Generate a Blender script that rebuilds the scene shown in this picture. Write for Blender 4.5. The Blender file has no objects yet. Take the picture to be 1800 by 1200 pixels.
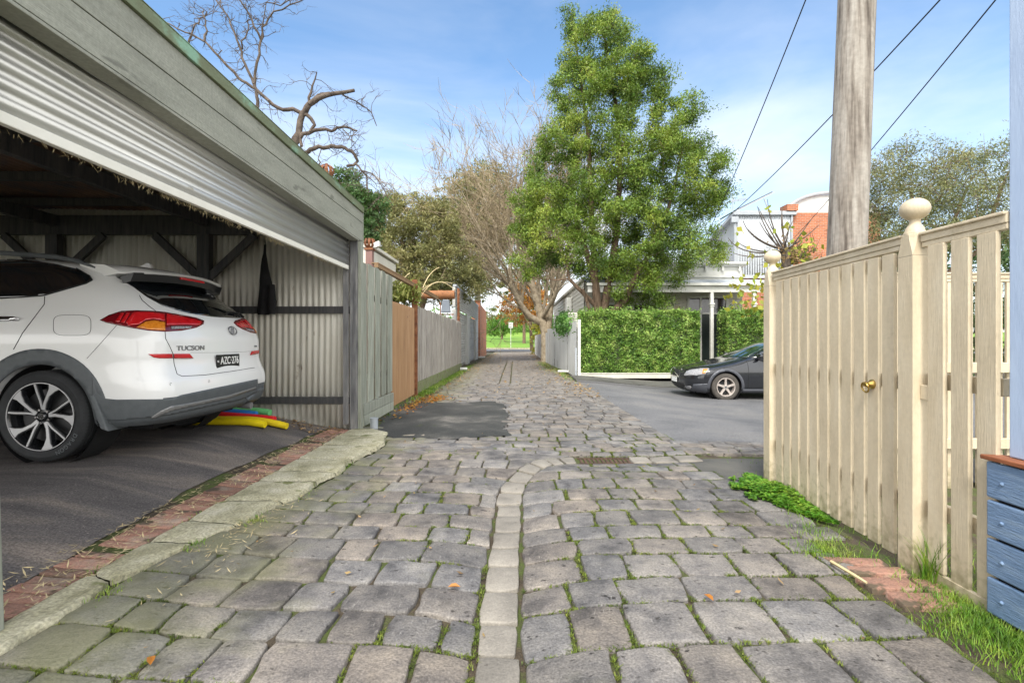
import bpy, bmesh, math, random
import numpy as np
from mathutils import Vector, Matrix
from mathutils.bvhtree import BVHTree
from mathutils.geometry import delaunay_2d_cdt
R = math.radians
random.seed(7); rng = np.random.default_rng(7)
S = bpy.context.scene
COL = S.collection

# ------------------------------------------------------------ camera, sky, sun, exposure
EYE = 1.15; F = 870.0; VX = 905.0; VY = 597.0
cd = bpy.data.cameras.new("camera"); cam = bpy.data.objects.new("camera", cd); COL.objects.link(cam)
cam.location = (0, 0, EYE); cam.rotation_euler = (R(90), 0, 0)
cd.sensor_width = 36; cd.lens = F / 1800 * 36
cd.shift_x = -(VX - 900) / 1800; cd.shift_y = -(600 - VY) / 1800
cd.clip_start = 0.05; cd.clip_end = 3000
S.camera = cam

SUN_EL, SUN_AZ = R(50), R(193)        # azimuth measured clockwise from +Y: sun behind the camera, a little to the left
w = bpy.data.worlds.new("World"); S.world = w; w.use_nodes = True
nt = w.node_tree; nt.nodes.clear()
N = nt.nodes.new; L = nt.links.new
out = N("ShaderNodeOutputWorld"); bg = N("ShaderNodeBackground"); sky = N("ShaderNodeTexSky")
sky.sky_type = 'NISHITA'; sky.sun_disc = False; sky.sun_elevation = SUN_EL; sky.sun_rotation = SUN_AZ
sky.air_density = 1.0; sky.dust_density = 0.6; sky.ozone_density = 1.2
tc = N("ShaderNodeTexCoord"); mp = N("ShaderNodeMapping"); mp.inputs["Scale"].default_value = (1.0, 1.0, 3.2)
mp.inputs["Location"].default_value = (0.35, 0.1, 0.0)
nz = N("ShaderNodeTexNoise"); nz.inputs["Scale"].default_value = 1.5; nz.inputs["Detail"].default_value = 7; nz.inputs["Roughness"].default_value = .55
nz.inputs["Distortion"].default_value = .5
rp = N("ShaderNodeValToRGB"); rp.color_ramp.elements[0].position = .40; rp.color_ramp.elements[1].position = .72
sx = N("ShaderNodeSeparateXYZ"); hz = N("ShaderNodeMapRange"); hz.inputs[1].default_value = 0.0; hz.inputs[2].default_value = .55
hz.inputs[3].default_value = 1.0; hz.inputs[4].default_value = .22
mu = N("ShaderNodeMath"); mu.operation = 'MULTIPLY'
hz2 = N("ShaderNodeMapRange"); hz2.inputs[1].default_value = 0.0; hz2.inputs[2].default_value = .42; hz2.inputs[3].default_value = .66; hz2.inputs[4].default_value = .0
ad = N("ShaderNodeMath"); ad.operation = 'ADD'; ad.use_clamp = True
mx = N("ShaderNodeMix"); mx.data_type = 'RGBA'; mx.inputs[7].default_value = (6.6, 6.7, 6.8, 1)
gm = N("ShaderNodeMix"); gm.data_type = 'RGBA'; gm.blend_type = 'MULTIPLY'; gm.inputs[0].default_value = 1; gm.inputs[7].default_value = (1.12, 1.30, 1.36, 1)
L(tc.outputs["Generated"], mp.inputs[0]); L(mp.outputs[0], nz.inputs["Vector"]); L(nz.outputs[0], rp.inputs[0])
L(tc.outputs["Generated"], sx.inputs[0]); L(sx.outputs[2], hz.inputs[0]); L(sx.outputs[2], hz2.inputs[0])
# unseen bright cloud added overhead and behind the camera, to whiten the fill light
bk = N("ShaderNodeMapRange"); bk.inputs[1].default_value = .45; bk.inputs[2].default_value = -.25; bk.inputs[3].default_value = 0; bk.inputs[4].default_value = .85
ad0 = N("ShaderNodeMath"); ad0.operation = 'ADD'
mb_ = N("ShaderNodeMix"); mb_.data_type = 'RGBA'; mb_.inputs[7].default_value = (15.5, 15.2, 14.6, 1)
L(sx.outputs[1], bk.inputs[0]); ad0.inputs[0].default_value = 0; L(hz2.outputs[0], ad0.inputs[1]); L(bk.outputs[0], mb_.inputs[0])
L(rp.outputs[0], mu.inputs[0]); L(hz.outputs[0], mu.inputs[1]); L(mu.outputs[0], ad.inputs[0]); L(ad0.outputs[0], ad.inputs[1])
L(sky.outputs[0], gm.inputs[6]); L(gm.outputs[2], mx.inputs[6]); L(ad.outputs[0], mx.inputs[0]); L(mx.outputs[2], mb_.inputs[6]); L(mb_.outputs[2], bg.inputs[0])
bg.inputs[1].default_value = 0.12
L(bg.outputs[0], out.inputs[0])

sl = bpy.data.lights.new("sun", 'SUN'); sl.energy = 2.4; sl.angle = R(14); sl.color = (1, .95, .86)
so = bpy.data.objects.new("sun", sl); COL.objects.link(so)
sd_ = Vector((math.sin(SUN_AZ) * math.cos(SUN_EL), math.cos(SUN_AZ) * math.cos(SUN_EL), math.sin(SUN_EL)))
so.rotation_euler = sd_.to_track_quat('Z', 'Y').to_euler(); so.location = (0, -5, 20)
S.view_settings.view_transform = 'Standard'; S.view_settings.look = 'None'; S.view_settings.exposure = 0.82; S.view_settings.gamma = 1
S.cycles.max_bounces = 8; S.cycles.transparent_max_bounces = 8
S.cycles.use_denoising = True

# ------------------------------------------------------------ helpers
def W(x, y, Y):
    """point at depth Y seen at (x, y) of the photograph"""
    return Vector(((x - VX) / F * Y, Y, EYE - (y - VY) / F * Y))
def sstep(a, b, t):
    t = np.clip((np.asarray(t, float) - a) / (b - a), 0, 1); return t * t * (3 - 2 * t)
def hash2(i, j, k=0):
    v = math.sin(i * 127.1 + j * 311.7 + k * 74.7) * 43758.5453; return v - math.floor(v)
def vnoise(x, y, s=0):
    x = np.asarray(x, float); y = np.asarray(y, float)
    xi = np.floor(x); yi = np.floor(y); fx = x - xi; fy = y - yi
    fx = fx * fx * (3 - 2 * fx); fy = fy * fy * (3 - 2 * fy)
    def h(a, b):
        v = np.sin(a * 127.1 + b * 311.7 + s * 74.7) * 43758.5453; return v - np.floor(v)
    return (h(xi, yi) * (1 - fx) + h(xi + 1, yi) * fx) * (1 - fy) + (h(xi, yi + 1) * (1 - fx) + h(xi + 1, yi + 1) * fx) * fy - .5

def hgt(x, y):
    """height of the ground"""
    x = np.asarray(x, float); y = np.asarray(y, float)
    z = -0.26 * sstep(1.0, 5.0, x) * sstep(4.4, 9.5, y) * (1 - .3 * sstep(14, 17, y))
    # dished gutter in the near lane
    z = z - 0.036 * np.exp(-((x + .05) / .22) ** 2) * (1 - sstep(4.0, 4.8, y))
    z = z + 0.018 * np.exp(-((x - .75) / .55) ** 2) * (1 - sstep(3.8, 4.6, y))
    z = z - 0.03 * np.exp(-((y - 4.85) / .25) ** 2) * sstep(.1, .6, x) * (1 - sstep(1.3, 2.0, x))
    z = z + 0.03 * sstep(1.2, 1.9, -x) * (1 - sstep(5.6, 7, y)) * (1 - .0 * y)
    z = z + .16 * sstep(2.03, 3.1, -x) * (1 - sstep(6.4, 7.0, y))      # ramp up into the carport
    z = z + .008 * vnoise(x * 1.3, y * 1.3, 3) * (1 - sstep(10, 20, y))
    # park rises beyond the far road
    z = z + .22 * sstep(60, 63, y) + .95 * sstep(63, 100, y) + 3.0 * sstep(95, 185, y) + 3 * sstep(180, 500, y)
    return z
def hh(x, y): return float(hgt(x, y))

class MB:
    def __init__(s): s.v = []; s.f = []; s.m = []; s.mi = 0
    def add(s, vs, fs):
        b = len(s.v); s.v.extend([tuple(p) for p in vs]); s.f.extend([tuple(i + b for i in f) for f in fs]); s.m.extend([s.mi] * len(fs)); return s
    def box(s, x0, x1, y0, y1, z0, z1):
        return s.add([(x0, y0, z0), (x1, y0, z0), (x1, y1, z0), (x0, y1, z0), (x0, y0, z1), (x1, y0, z1), (x1, y1, z1), (x0, y1, z1)],
                     [(0, 3, 2, 1), (4, 5, 6, 7), (0, 1, 5, 4), (1, 2, 6, 5), (2, 3, 7, 6), (3, 0, 4, 7)])
    def hexa(s, bot, top):
        return s.add(list(bot) + list(top), [(0, 3, 2, 1), (4, 5, 6, 7), (0, 1, 5, 4), (1, 2, 6, 5), (2, 3, 7, 6), (3, 0, 4, 7)])
    def bar(s, a, b, wd, ht, up=(0, 0, 1)):
        a = Vector(a); b = Vector(b); d = (b - a).normalized(); u = Vector(up); sx = d.cross(u)
        if sx.length < 1e-4: sx = d.cross(Vector((0, 1, 0)))
        sx.normalize(); u = sx.cross(d).normalized()
        q = [sx * (-wd / 2) - u * (ht / 2), sx * (wd / 2) - u * (ht / 2), sx * (wd / 2) + u * (ht / 2), sx * (-wd / 2) + u * (ht / 2)]
        return s.add([a + k for k in q] + [b + k for k in q], [(0, 3, 2, 1), (4, 5, 6, 7), (0, 1, 5, 4), (1, 2, 6, 5), (2, 3, 7, 6), (3, 0, 4, 7)])
    def tube(s, pts, rad, n=8, cap=True):
        pts = [Vector(p) for p in pts]
        if not hasattr(rad, '__len__'): rad = [rad] * len(pts)
        vs = []; up = None
        for i, p in enumerate(pts):
            d = (pts[min(i + 1, len(pts) - 1)] - pts[max(i - 1, 0)])
            if d.length < 1e-9: d = Vector((0, 0, 1))
            d.normalize()
            if up is None: up = d.orthogonal().normalized()
            else:
                up = up - d * up.dot(d)
                up = up.normalized() if up.length > 1e-5 else d.orthogonal().normalized()
            sd = d.cross(up)
            for k in range(n):
                a = 2 * math.pi * k / n
                vs.append(p + (up * math.cos(a) + sd * math.sin(a)) * rad[i])
        fs = []
        for i in range(len(pts) - 1):
            for k in range(n):
                a = i * n + k; b = i * n + (k + 1) % n
                fs.append((a, b, b + n, a + n))
        if cap:
            fs.append(tuple(range(n - 1, -1, -1))); fs.append(tuple((len(pts) - 1) * n + k for k in range(n)))
        return s.add(vs, fs)
    def lathe(s, prof, n=24, c=(0, 0, 0), ax='z', closed=False):
        vs = []; fs = []
        for (r, h) in prof:
            for k in range(n):
                a = 2 * math.pi * k / n
                x, y = r * math.cos(a), r * math.sin(a)
                p = (x, y, h) if ax == 'z' else ((x, h, y) if ax == 'y' else (h, x, y))
                vs.append((p[0] + c[0], p[1] + c[1], p[2] + c[2]))
        m = len(prof)
        for i in range(m if closed else m - 1):
            for k in range(n):
                a = i * n + k; b = i * n + (k + 1) % n; c2 = ((i + 1) % m) * n
                fs.append((a, b, c2 + (k + 1) % n, c2 + k))
        return s.add(vs, fs)
    def grid(s, fn, us, vs_):
        vs = [fn(u, v) for v in vs_ for u in us]; n = len(us)
        fs = [(j * n + i, j * n + i + 1, (j + 1) * n + i + 1, (j + 1) * n + i) for j in range(len(vs_) - 1) for i in range(n - 1)]
        return s.add(vs, fs)
    def prism(s, poly, ax, a, b):
        n = len(poly)
        def P(p, t): return (p[0], p[1], t) if ax == 'z' else ((p[0], t, p[1]) if ax == 'y' else (t, p[0], p[1]))
        return s.add([P(p, a) for p in poly] + [P(p, b) for p in poly],
                     [tuple(range(n - 1, -1, -1)), tuple(range(n, 2 * n))] + [(i, (i + 1) % n, n + (i + 1) % n, n + i) for i in range(n)])
    def build(s, name, mat, parent=None, smooth=False, bevel=0, sharp=40, solid=0, local=False, subsurf=0):
        v = np.array(s.v, float)
        if parent is not None: org = Vector((0, 0, 0)) if local else world_loc(parent)
        else:
            mn = v.min(0); mxx = v.max(0); org = Vector(((mn[0] + mxx[0]) / 2, (mn[1] + mxx[1]) / 2, mn[2]))
        v = v - np.array(org)
        me = bpy.data.meshes.new(name); me.from_pydata(v.tolist(), [], s.f)
        mats = mat if isinstance(mat, (list, tuple)) else [mat]
        for q in mats: me.materials.append(q)
        if len(mats) > 1: me.polygons.foreach_set("material_index", s.m)
        bm = bmesh.new(); bm.from_mesh(me); bmesh.ops.recalc_face_normals(bm, faces=bm.faces); bm.to_mesh(me); bm.free()
        if smooth:
            me.polygons.foreach_set("use_smooth", [True] * len(me.polygons))
            try: me.set_sharp_from_angle(angle=R(sharp))
            except Exception: pass
        me.update()
        o = bpy.data.objects.new(name, me); COL.objects.link(o)
        if parent is not None: o.parent = parent
        else: o.location = org
        if solid: md = o.modifiers.new("solid", 'SOLIDIFY'); md.thickness = solid; md.offset = -1
        if bevel: md = o.modifiers.new("bevel", 'BEVEL'); md.width = bevel; md.segments = 2; md.limit_method = 'ANGLE'; md.angle_limit = R(50)
        if subsurf: md = o.modifiers.new("sub", 'SUBSURF'); md.levels = subsurf; md.render_levels = subsurf
        return o
def world_loc(o):
    p = Vector((0, 0, 0))
    while o is not None: p += o.location; o = o.parent
    return p
def tag(o, label=None, cat=None, group=None, kind=None):
    if label: o['label'] = label
    if cat: o['category'] = cat
    if group: o['group'] = group
    if kind: o['kind'] = kind
    return o
def thing(name, label, cat, loc=(0, 0, 0), group=None):
    o = bpy.data.objects.new(name, None); COL.objects.link(o); o.location = loc; o.empty_display_size = .2
    return tag(o, label, cat, group)
def struct(o): o['kind'] = 'structure'; return o
def np_mesh(name, v, nper, mat, parent=None, smooth=False):
    """v: (n*nper,3) separate polygons of nper corners"""
    v = np.asarray(v, float); org = np.array(world_loc(parent)) if parent is not None else np.array([v[:, 0].mean(), v[:, 1].mean(), v[:, 2].min()])
    v = v - org; n = len(v) // nper
    me = bpy.data.meshes.new(name); me.vertices.add(len(v)); me.vertices.foreach_set("co", v.astype(np.float32).ravel())
    me.loops.add(n * nper); me.loops.foreach_set("vertex_index", np.arange(n * nper, dtype=np.int32))
    me.polygons.add(n); me.polygons.foreach_set("loop_start", np.arange(0, n * nper, nper, dtype=np.int32))
    me.polygons.foreach_set("loop_total", np.full(n, nper, dtype=np.int32))
    me.materials.append(mat); me.update(calc_edges=True)
    o = bpy.data.objects.new(name, me); COL.objects.link(o)
    if parent is not None: o.parent = parent
    else: o.location = org
    return o
def rand_unit(n):
    a = rng.normal(size=(n, 3)); return a / np.linalg.norm(a, axis=1)[:, None]
def leaf_quads(c, L_, asp=.45, up=0., jitter=.35, droop=0.):
    n = len(c); d = rand_unit(n); d[:, 2] -= droop; d /= np.linalg.norm(d, axis=1)[:, None]
    q = rand_unit(n); q[:, 2] += up; s = np.cross(d, q); s /= np.linalg.norm(s, axis=1)[:, None] + 1e-9
    l = (L_ * (1 + jitter * (rng.random(n) - .5) * 2))[:, None] / 2
    v = np.empty((n, 4, 3)); v[:, 0] = c - d * l; v[:, 1] = c + s * l * asp - d * l * .1; v[:, 2] = c + d * l; v[:, 3] = c - s * l * asp - d * l * .1
    return v.reshape(-1, 3)

# ------------------------------------------------------------ materials
def mat(name, cols, rough=.75, metal=0., vs=3., stretch=(1, 1, 1), bump=.25, bs=60., bstretch=None, island=0., coat=0., spec=.5,
        pos=None, detail=8, trans=0., hue=0., spots=None, dist=.0, bd=.01, rvar=0., fine=0.):
    m = bpy.data.materials.new(name); m.use_nodes = True; t = m.node_tree; nn = t.nodes.new; ll = t.links.new
    b = t.nodes["Principled BSDF"]; b.inputs["Roughness"].default_value = rough; b.inputs["Metallic"].default_value = metal
    b.inputs["Specular IOR Level"].default_value = spec
    if coat: b.inputs["Coat Weight"].default_value = coat; b.inputs["Coat Roughness"].default_value = .04
    if isinstance(cols[0], (int, float)): cols = [cols]
    tcn = nn("ShaderNodeTexCoord"); mpn = nn("ShaderNodeMapping"); mpn.inputs["Scale"].default_value = stretch; ll(tcn.outputs["Object"], mpn.inputs[0])
    if len(cols) > 1:
        n1 = nn("ShaderNodeTexNoise"); n1.inputs["Scale"].default_value = vs; n1.inputs["Detail"].default_value = detail; n1.inputs["Roughness"].default_value = .6
        n1.inputs["Distortion"].default_value = dist
        ll(mpn.outputs[0], n1.inputs["Vector"]); r = nn("ShaderNodeValToRGB"); ll(n1.outputs[0], r.inputs[0])
        k = len(cols); ps = pos or [.32 + .36 * i / (k - 1) for i in range(k)]
        while len(r.color_ramp.elements) < k: r.color_ramp.elements.new(.5)
        for e, p, c in zip(r.color_ramp.elements, ps, cols): e.position = p; e.color = (*c[:3], 1)
        colout = r.outputs[0]
    else:
        rg = nn("ShaderNodeRGB"); rg.outputs[0].default_value = (*cols[0][:3], 1); colout = rg.outputs[0]
    if fine:
        nf = nn("ShaderNodeTexNoise"); nf.inputs["Scale"].default_value = bs * 1.7; nf.inputs["Detail"].default_value = 4; ll(tcn.outputs["Object"], nf.inputs["Vector"])
        mr = nn("ShaderNodeMapRange"); mr.inputs[1].default_value = .3; mr.inputs[2].default_value = .7; mr.inputs[3].default_value = 1 - fine; mr.inputs[4].default_value = 1 + fine
        ll(nf.outputs[0], mr.inputs[0]); vm = nn("ShaderNodeVectorMath"); vm.operation = 'SCALE'; ll(colout, vm.inputs[0]); ll(mr.outputs[0], vm.inputs["Scale"]); colout = vm.outputs[0]
    if spots:
        sc, th, c, st = spots
        n2 = nn("ShaderNodeTexNoise"); n2.inputs["Scale"].default_value = sc; n2.inputs["Detail"].default_value = 5; n2.inputs["Roughness"].default_value = .55
        ms = nn("ShaderNodeMapping"); ms.inputs["Scale"].default_value = st; ms.inputs["Location"].default_value = (3.1, 7.7, 1.3)
        ll(tcn.outputs["Object"], ms.inputs[0]); ll(ms.outputs[0], n2.inputs["Vector"])
        rr = nn("ShaderNodeMapRange"); rr.inputs[1].default_value = th; rr.inputs[2].default_value = th + .06; ll(n2.outputs[0], rr.inputs[0])
        mxn = nn("ShaderNodeMix"); mxn.data_type = 'RGBA'; mxn.inputs[7].default_value = (*c, 1); ll(colout, mxn.inputs[6]); ll(rr.outputs[0], mxn.inputs[0]); colout = mxn.outputs[2]
    if island or hue:
        g = nn("ShaderNodeNewGeometry"); hs = nn("ShaderNodeHueSaturation"); mr = nn("ShaderNodeMapRange")
        mr.inputs[3].default_value = 1 - island; mr.inputs[4].default_value = 1 + island; ll(g.outputs["Random Per Island"], mr.inputs[0]); ll(mr.outputs[0], hs.inputs["Value"])
        if hue:
            f2 = nn("ShaderNodeMath"); f2.operation = 'MULTIPLY'; f2.inputs[1].default_value = 7.31; fr = nn("ShaderNodeMath"); fr.operation = 'FRACT'
            m2 = nn("ShaderNodeMapRange"); m2.inputs[3].default_value = .5 - hue; m2.inputs[4].default_value = .5 + hue
            ll(g.outputs["Random Per Island"], f2.inputs[0]); ll(f2.outputs[0], fr.inputs[0]); ll(fr.outputs[0], m2.inputs[0]); ll(m2.outputs[0], hs.inputs["Hue"])
        ll(colout, hs.inputs["Color"]); colout = hs.outputs[0]
    ll(colout, b.inputs["Base Color"])
    if bump:
        n3 = nn("ShaderNodeTexNoise"); n3.inputs["Scale"].default_value = bs; n3.inputs["Detail"].default_value = 6; n3.inputs["Roughness"].default_value = .6
        mb = nn("ShaderNodeMapping"); mb.inputs["Scale"].default_value = bstretch or stretch; ll(tcn.outputs["Object"], mb.inputs[0]); ll(mb.outputs[0], n3.inputs["Vector"])
        bp = nn("ShaderNodeBump"); bp.inputs["Strength"].default_value = bump; bp.inputs["Distance"].default_value = bd; ll(n3.outputs[0], bp.inputs["Height"]); ll(bp.outputs[0], b.inputs["Normal"])
        if rvar:
            rr2 = nn("ShaderNodeMapRange"); rr2.inputs[3].default_value = rough - rvar; rr2.inputs[4].default_value = rough + rvar; ll(n3.outputs[0], rr2.inputs[0]); ll(rr2.outputs[0], b.inputs["Roughness"])
    if trans:
        tl = nn("ShaderNodeBsdfTranslucent"); ms = nn("ShaderNodeMixShader"); ms.inputs[0].default_value = trans; ll(colout, tl.inputs[0])
        ll(b.outputs[0], ms.inputs[1]); ll(tl.outputs[0], ms.inputs[2]); ll(ms.outputs[0], t.nodes["Material Output"].inputs[0])
    return m
def leafmat(name, cols, vs=.8, island=.35, hue=.02, rough=.5):
    return mat(name, cols, rough=rough, vs=vs, bump=0, island=island, hue=hue, trans=.35, detail=3)
def brickmat(name, plane, cols, mortar, bw=.23, bh=.076, ms=.01):
    m = mat(name, cols, rough=.85, vs=1.5, bump=0); t = m.node_tree; nn = t.nodes.new; ll = t.links.new; b = t.nodes["Principled BSDF"]
    old = b.inputs["Base Color"].links[0].from_socket
    tcn = nn("ShaderNodeTexCoord"); sp = nn("ShaderNodeSeparateXYZ"); cb = nn("ShaderNodeCombineXYZ"); ll(tcn.outputs["Object"], sp.inputs[0])
    ll(sp.outputs[0 if plane == 'xz' else 1], cb.inputs[0]); ll(sp.outputs[2], cb.inputs[1])
    br = nn("ShaderNodeTexBrick"); ll(cb.outputs[0], br.inputs["Vector"]); br.inputs["Scale"].default_value = 1
    br.inputs["Brick Width"].default_value = bw; br.inputs["Row Height"].default_value = bh; br.inputs["Mortar Size"].default_value = ms; br.inputs["Mortar Smooth"].default_value = .1
    br.inputs["Color1"].default_value = (.72, .72, .72, 1); br.inputs["Color2"].default_value = (1.12, 1.08, 1.05, 1); br.inputs["Mortar"].default_value = (1, 1, 1, 1); br.inputs["Bias"].default_value = 0
    m1 = nn("ShaderNodeMix"); m1.data_type = 'RGBA'; m1.blend_type = 'MULTIPLY'; m1.inputs[0].default_value = 1; ll(old, m1.inputs[6]); ll(br.outputs[0], m1.inputs[7])
    m2 = nn("ShaderNodeMix"); m2.data_type = 'RGBA'; ll(br.outputs[1], m2.inputs[0]); ll(m1.outputs[2], m2.inputs[6]); m2.inputs[7].default_value = (*mortar, 1)
    ll(m2.outputs[2], b.inputs["Base Color"])
    bp = nn("ShaderNodeBump"); bp.inputs["Strength"].default_value = .6; bp.inputs["Distance"].default_value = .008; bp.invert = True; ll(br.outputs[1], bp.inputs["Height"]); ll(bp.outputs[0], b.inputs["Normal"])
    return m

M = {}
M['dirt'] = mat("dirt", [(.035, .027, .017), (.07, .053, .034), (.06, .085, .014), (.05, .038, .022)], rough=.95, vs=4, bump=.8, bs=90, fine=.4)
M['asphalt'] = mat("asphalt", [(.09, .092, .097), (.13, .13, .135), (.17, .165, .16)], rough=.85, vs=.9, bump=.8, bs=50, fine=.6, spots=(75, .64, (.27, .26, .25), (1, 1, 1)))
M['drive'] = mat("driveway_asphalt", [(.068, .062, .062), (.11, .099, .096), (.165, .142, .125), (.25, .21, .18)], rough=.8, vs=1.3, stretch=(.35, 1.5, 1), bump=.8, bs=60, fine=.5, dist=1.2,
                 pos=[.36, .48, .58, .72], spots=(80, .65, (.33, .29, .26), (1, 1, 1)), rvar=.12)
M['patch'] = mat("patch_asphalt", [(.030, .031, .029), (.055, .054, .050), (.15, .14, .125)], rough=.75, vs=1.1, bump=.9, bs=50, fine=.6, pos=[.42, .54, .66], spots=(3, .66, (.045, .06, .012), (1, 1, 1)))
M['concrete'] = mat("old_concrete", [(.25, .235, .14), (.39, .365, .25), (.48, .45, .34)], rough=.92, vs=5, bump=1., bs=45, fine=.35, spots=(6, .61, (.17, .18, .07), (1, 1, 1)))
M['redbrick'] = mat("worn_brick", [(.20, .125, .095), (.31, .165, .12), (.30, .235, .185)], rough=.9, vs=6, bump=.9, bs=60, island=.35, fine=.25, spots=(7, .58, (.10, .075, .05), (1, 1, 1)))
M['far_road'] = mat("far_road", [(.10, .10, .105), (.15, .15, .15)], rough=.9, vs=.4, bump=.3, bs=60)
M['line'] = mat("white_line", [(.75, .75, .73)], bump=0)
M['lawn'] = mat("park_lawn", [(.08, .17, .008), (.13, .25, .014), (.19, .30, .03)], rough=.9, vs=.12, bump=.5, bs=6, bd=.05, fine=.2, stretch=(1, .4, 1))
M['soil'] = mat("garden_soil", [(.06, .045, .03), (.09, .08, .04)], rough=.95, vs=2, bump=.6, bs=30)

def paint_wood(name, cols, grain=(6, 6, .5), rough=.7, bump=.35, **k):
    return mat(name, cols, rough=rough, vs=5, stretch=grain, bump=bump, bs=22, bstretch=grain, **k)
M['cream'] = mat("cream_paint", [(.50, .42, .295), (.56, .475, .34), (.60, .52, .385)], rough=.55, vs=5, stretch=(2, 2, .5), bump=.3, bs=26, bstretch=(5, 5, .4), fine=.05, island=.05, spots=(17, .70, (.36, .29, .19), (1, 1, .5)))
def grime(m, z1=.30, col=(.17, .15, .07)):
    """splashed dirt and algae close to the ground"""
    t = m.node_tree; nn = t.nodes.new; ll = t.links.new; b = t.nodes["Principled BSDF"]; old = b.inputs["Base Color"].links[0].from_socket
    g = nn("ShaderNodeNewGeometry"); sp = nn("ShaderNodeSeparateXYZ"); ll(g.outputs["Position"], sp.inputs[0]); mr = nn("ShaderNodeMapRange"); mr.inputs[1].default_value = -.05; mr.inputs[2].default_value = z1; mr.inputs[3].default_value = .34; mr.inputs[4].default_value = -.1
    n = nn("ShaderNodeTexNoise"); n.inputs["Scale"].default_value = 22; n.inputs["Detail"].default_value = 6; ll(g.outputs["Position"], n.inputs["Vector"]); a = nn("ShaderNodeMath"); a.operation = 'ADD'; ll(sp.outputs[2], mr.inputs[0]); ll(mr.outputs[0], a.inputs[0]); ll(n.outputs[0], a.inputs[1])
    th = nn("ShaderNodeMapRange"); th.inputs[1].default_value = .56; th.inputs[2].default_value = .92; th.inputs[4].default_value = .8; ll(a.outputs[0], th.inputs[0]); mx_ = nn("ShaderNodeMix"); mx_.data_type = 'RGBA'; mx_.inputs[7].default_value = (*col, 1); ll(old, mx_.inputs[6]); ll(th.outputs[0], mx_.inputs[0]); ll(mx_.outputs[2], b.inputs["Base Color"])
grime(M['cream'])
M['grn_wood'] = paint_wood("faded_green_wood", [(.18, .19, .15), (.29, .305, .25), (.37, .38, .32)], island=.2, spots=(3, .64, (.20, .18, .15), (5, 5, .5)), bump=.6)
M['grn_fascia'] = mat("faded_green_fascia", [(.215, .218, .18), (.275, .28, .232), (.32, .322, .27)], rough=.7, vs=3, stretch=(1, .5, 3), bump=.35, bs=30, bstretch=(1, .3, 5), fine=.12, spots=(5, .66, (.17, .17, .14), (1, .5, 2)))
M['cap'] = mat("mossy_metal_cap", [(.13, .14, .075), (.16, .19, .11), (.22, .38, .27)], rough=.7, vs=5, stretch=(1, .6, 1), bump=.3, bs=60, pos=[.35, .55, .66])
M['grey_wood'] = paint_wood("grey_weathered_wood", [(.20, .185, .165), (.34, .31, .28), (.44, .41, .37)], island=.12, bump=.7)
M['post_wood'] = paint_wood("grey_post_wood", [(.07, .07, .075), (.15, .15, .155), (.24, .235, .225)], bump=.7)
M['dark_wood'] = paint_wood("old_dark_frame_wood", [(.022, .024, .028), (.05, .05, .052), (.075, .07, .064)], bump=.5)
M['roof_sheet'] = mat("rusty_roof_sheet", [(.10, .10, .11), (.22, .13, .09), (.42, .25, .15)], rough=.8, metal=.0, vs=2.2, bump=.4, bs=40)
M['corr'] = mat("galvanised_sheet", [(.50, .47, .40), (.66, .64, .57), (.76, .75, .69)], rough=.5, metal=.1, vs=1.6, stretch=(1, 1, .35), bump=.15, bs=50, spots=(5, .67, (.22, .16, .10), (1, 1, .4)))
M['corr2'] = mat("grey_blue_sheet", [(.40, .405, .395), (.52, .525, .51)], rough=.65, metal=.0, vs=1.2, stretch=(1, 1, .3), bump=.15, bs=50, island=.12)
M['roller'] = mat("roller_door_steel", [(.42, .42, .40), (.50, .50, .475)], rough=.33, metal=.45, vs=3, stretch=(1, .4, 1), bump=.05, bs=50, spots=(11, .68, (.30, .27, .20), (1, .3, 1)))
M['roller_bar'] = mat("roller_bottom_bar", [(.72, .70, .62), (.80, .78, .70)], rough=.5, vs=6, bump=.1)
M['brownfelt'] = mat("brown_underside", [(.06, .052, .046), (.085, .075, .066)], rough=.9, vs=20, bump=.2)
M['brown_sheet'] = mat("tan_sheet_metal", [(.24, .135, .065), (.31, .18, .085), (.35, .21, .11)], rough=.6, vs=3, stretch=(1, 3, .4), bump=.1, spots=(8, .68, (.17, .09, .05), (1, 1, .5)))
M['rust'] = mat("rusty_steel", [(.10, .035, .018), (.20, .075, .03), (.28, .13, .06)], rough=.85, vs=9, bump=.5, bs=60)
M['rust_o'] = mat("orange_rust", [(.17, .07, .03), (.29, .12, .045), (.13, .065, .035)], rough=.8, vs=8, bump=.3)
M['tan_wood'] = paint_wood("brown_trim", [(.20, .12, .06), (.30, .19, .10)])
M['moss_board'] = mat("mossy_board", [(.10, .13, .035), (.2, .2, .12), (.13, .2, .03)], rough=.95, vs=6, bump=.6, bs=50)
M['white'] = mat("white_paint", [(.56, .56, .53), (.66, .66, .62)], rough=.5, vs=4, bump=.08)
M['board'] = mat("weatherboard_paint", [(.50, .48, .42), (.60, .58, .51)], rough=.6, vs=3, bump=.1)
M['light_sheet'] = mat("pale_wall_sheet", [(.42, .45, .49), (.50, .53, .56)], rough=.5, metal=.15, vs=2, bump=.05)
M['grey_trim'] = mat("grey_trim", [(.33, .36, .40), (.40, .43, .46)], rough=.5, vs=3, bump=.05)
M['glass_dk'] = mat("dark_glass", [(.012, .014, .016)], rough=.06, bump=0, spec=.8)
M['black'] = mat("black_plastic", [(.012, .012, .013)], rough=.6, bump=.1)
M['bx'] = brickmat("red_brick_front", 'xz', [(.44, .13, .055), (.52, .18, .08)], (.36, .25, .19))
M['by'] = brickmat("red_brick_side", 'yz', [(.46, .15, .07), (.55, .22, .11)], (.36, .22, .16))
M['blue_w'] = paint_wood("pale_blue_paint", [(.38, .48, .66), (.43, .53, .70)], bump=.2, grain=(3, 3, .6), spots=(9, .68, (.26, .33, .5), (1, 1, .35)))
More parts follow.
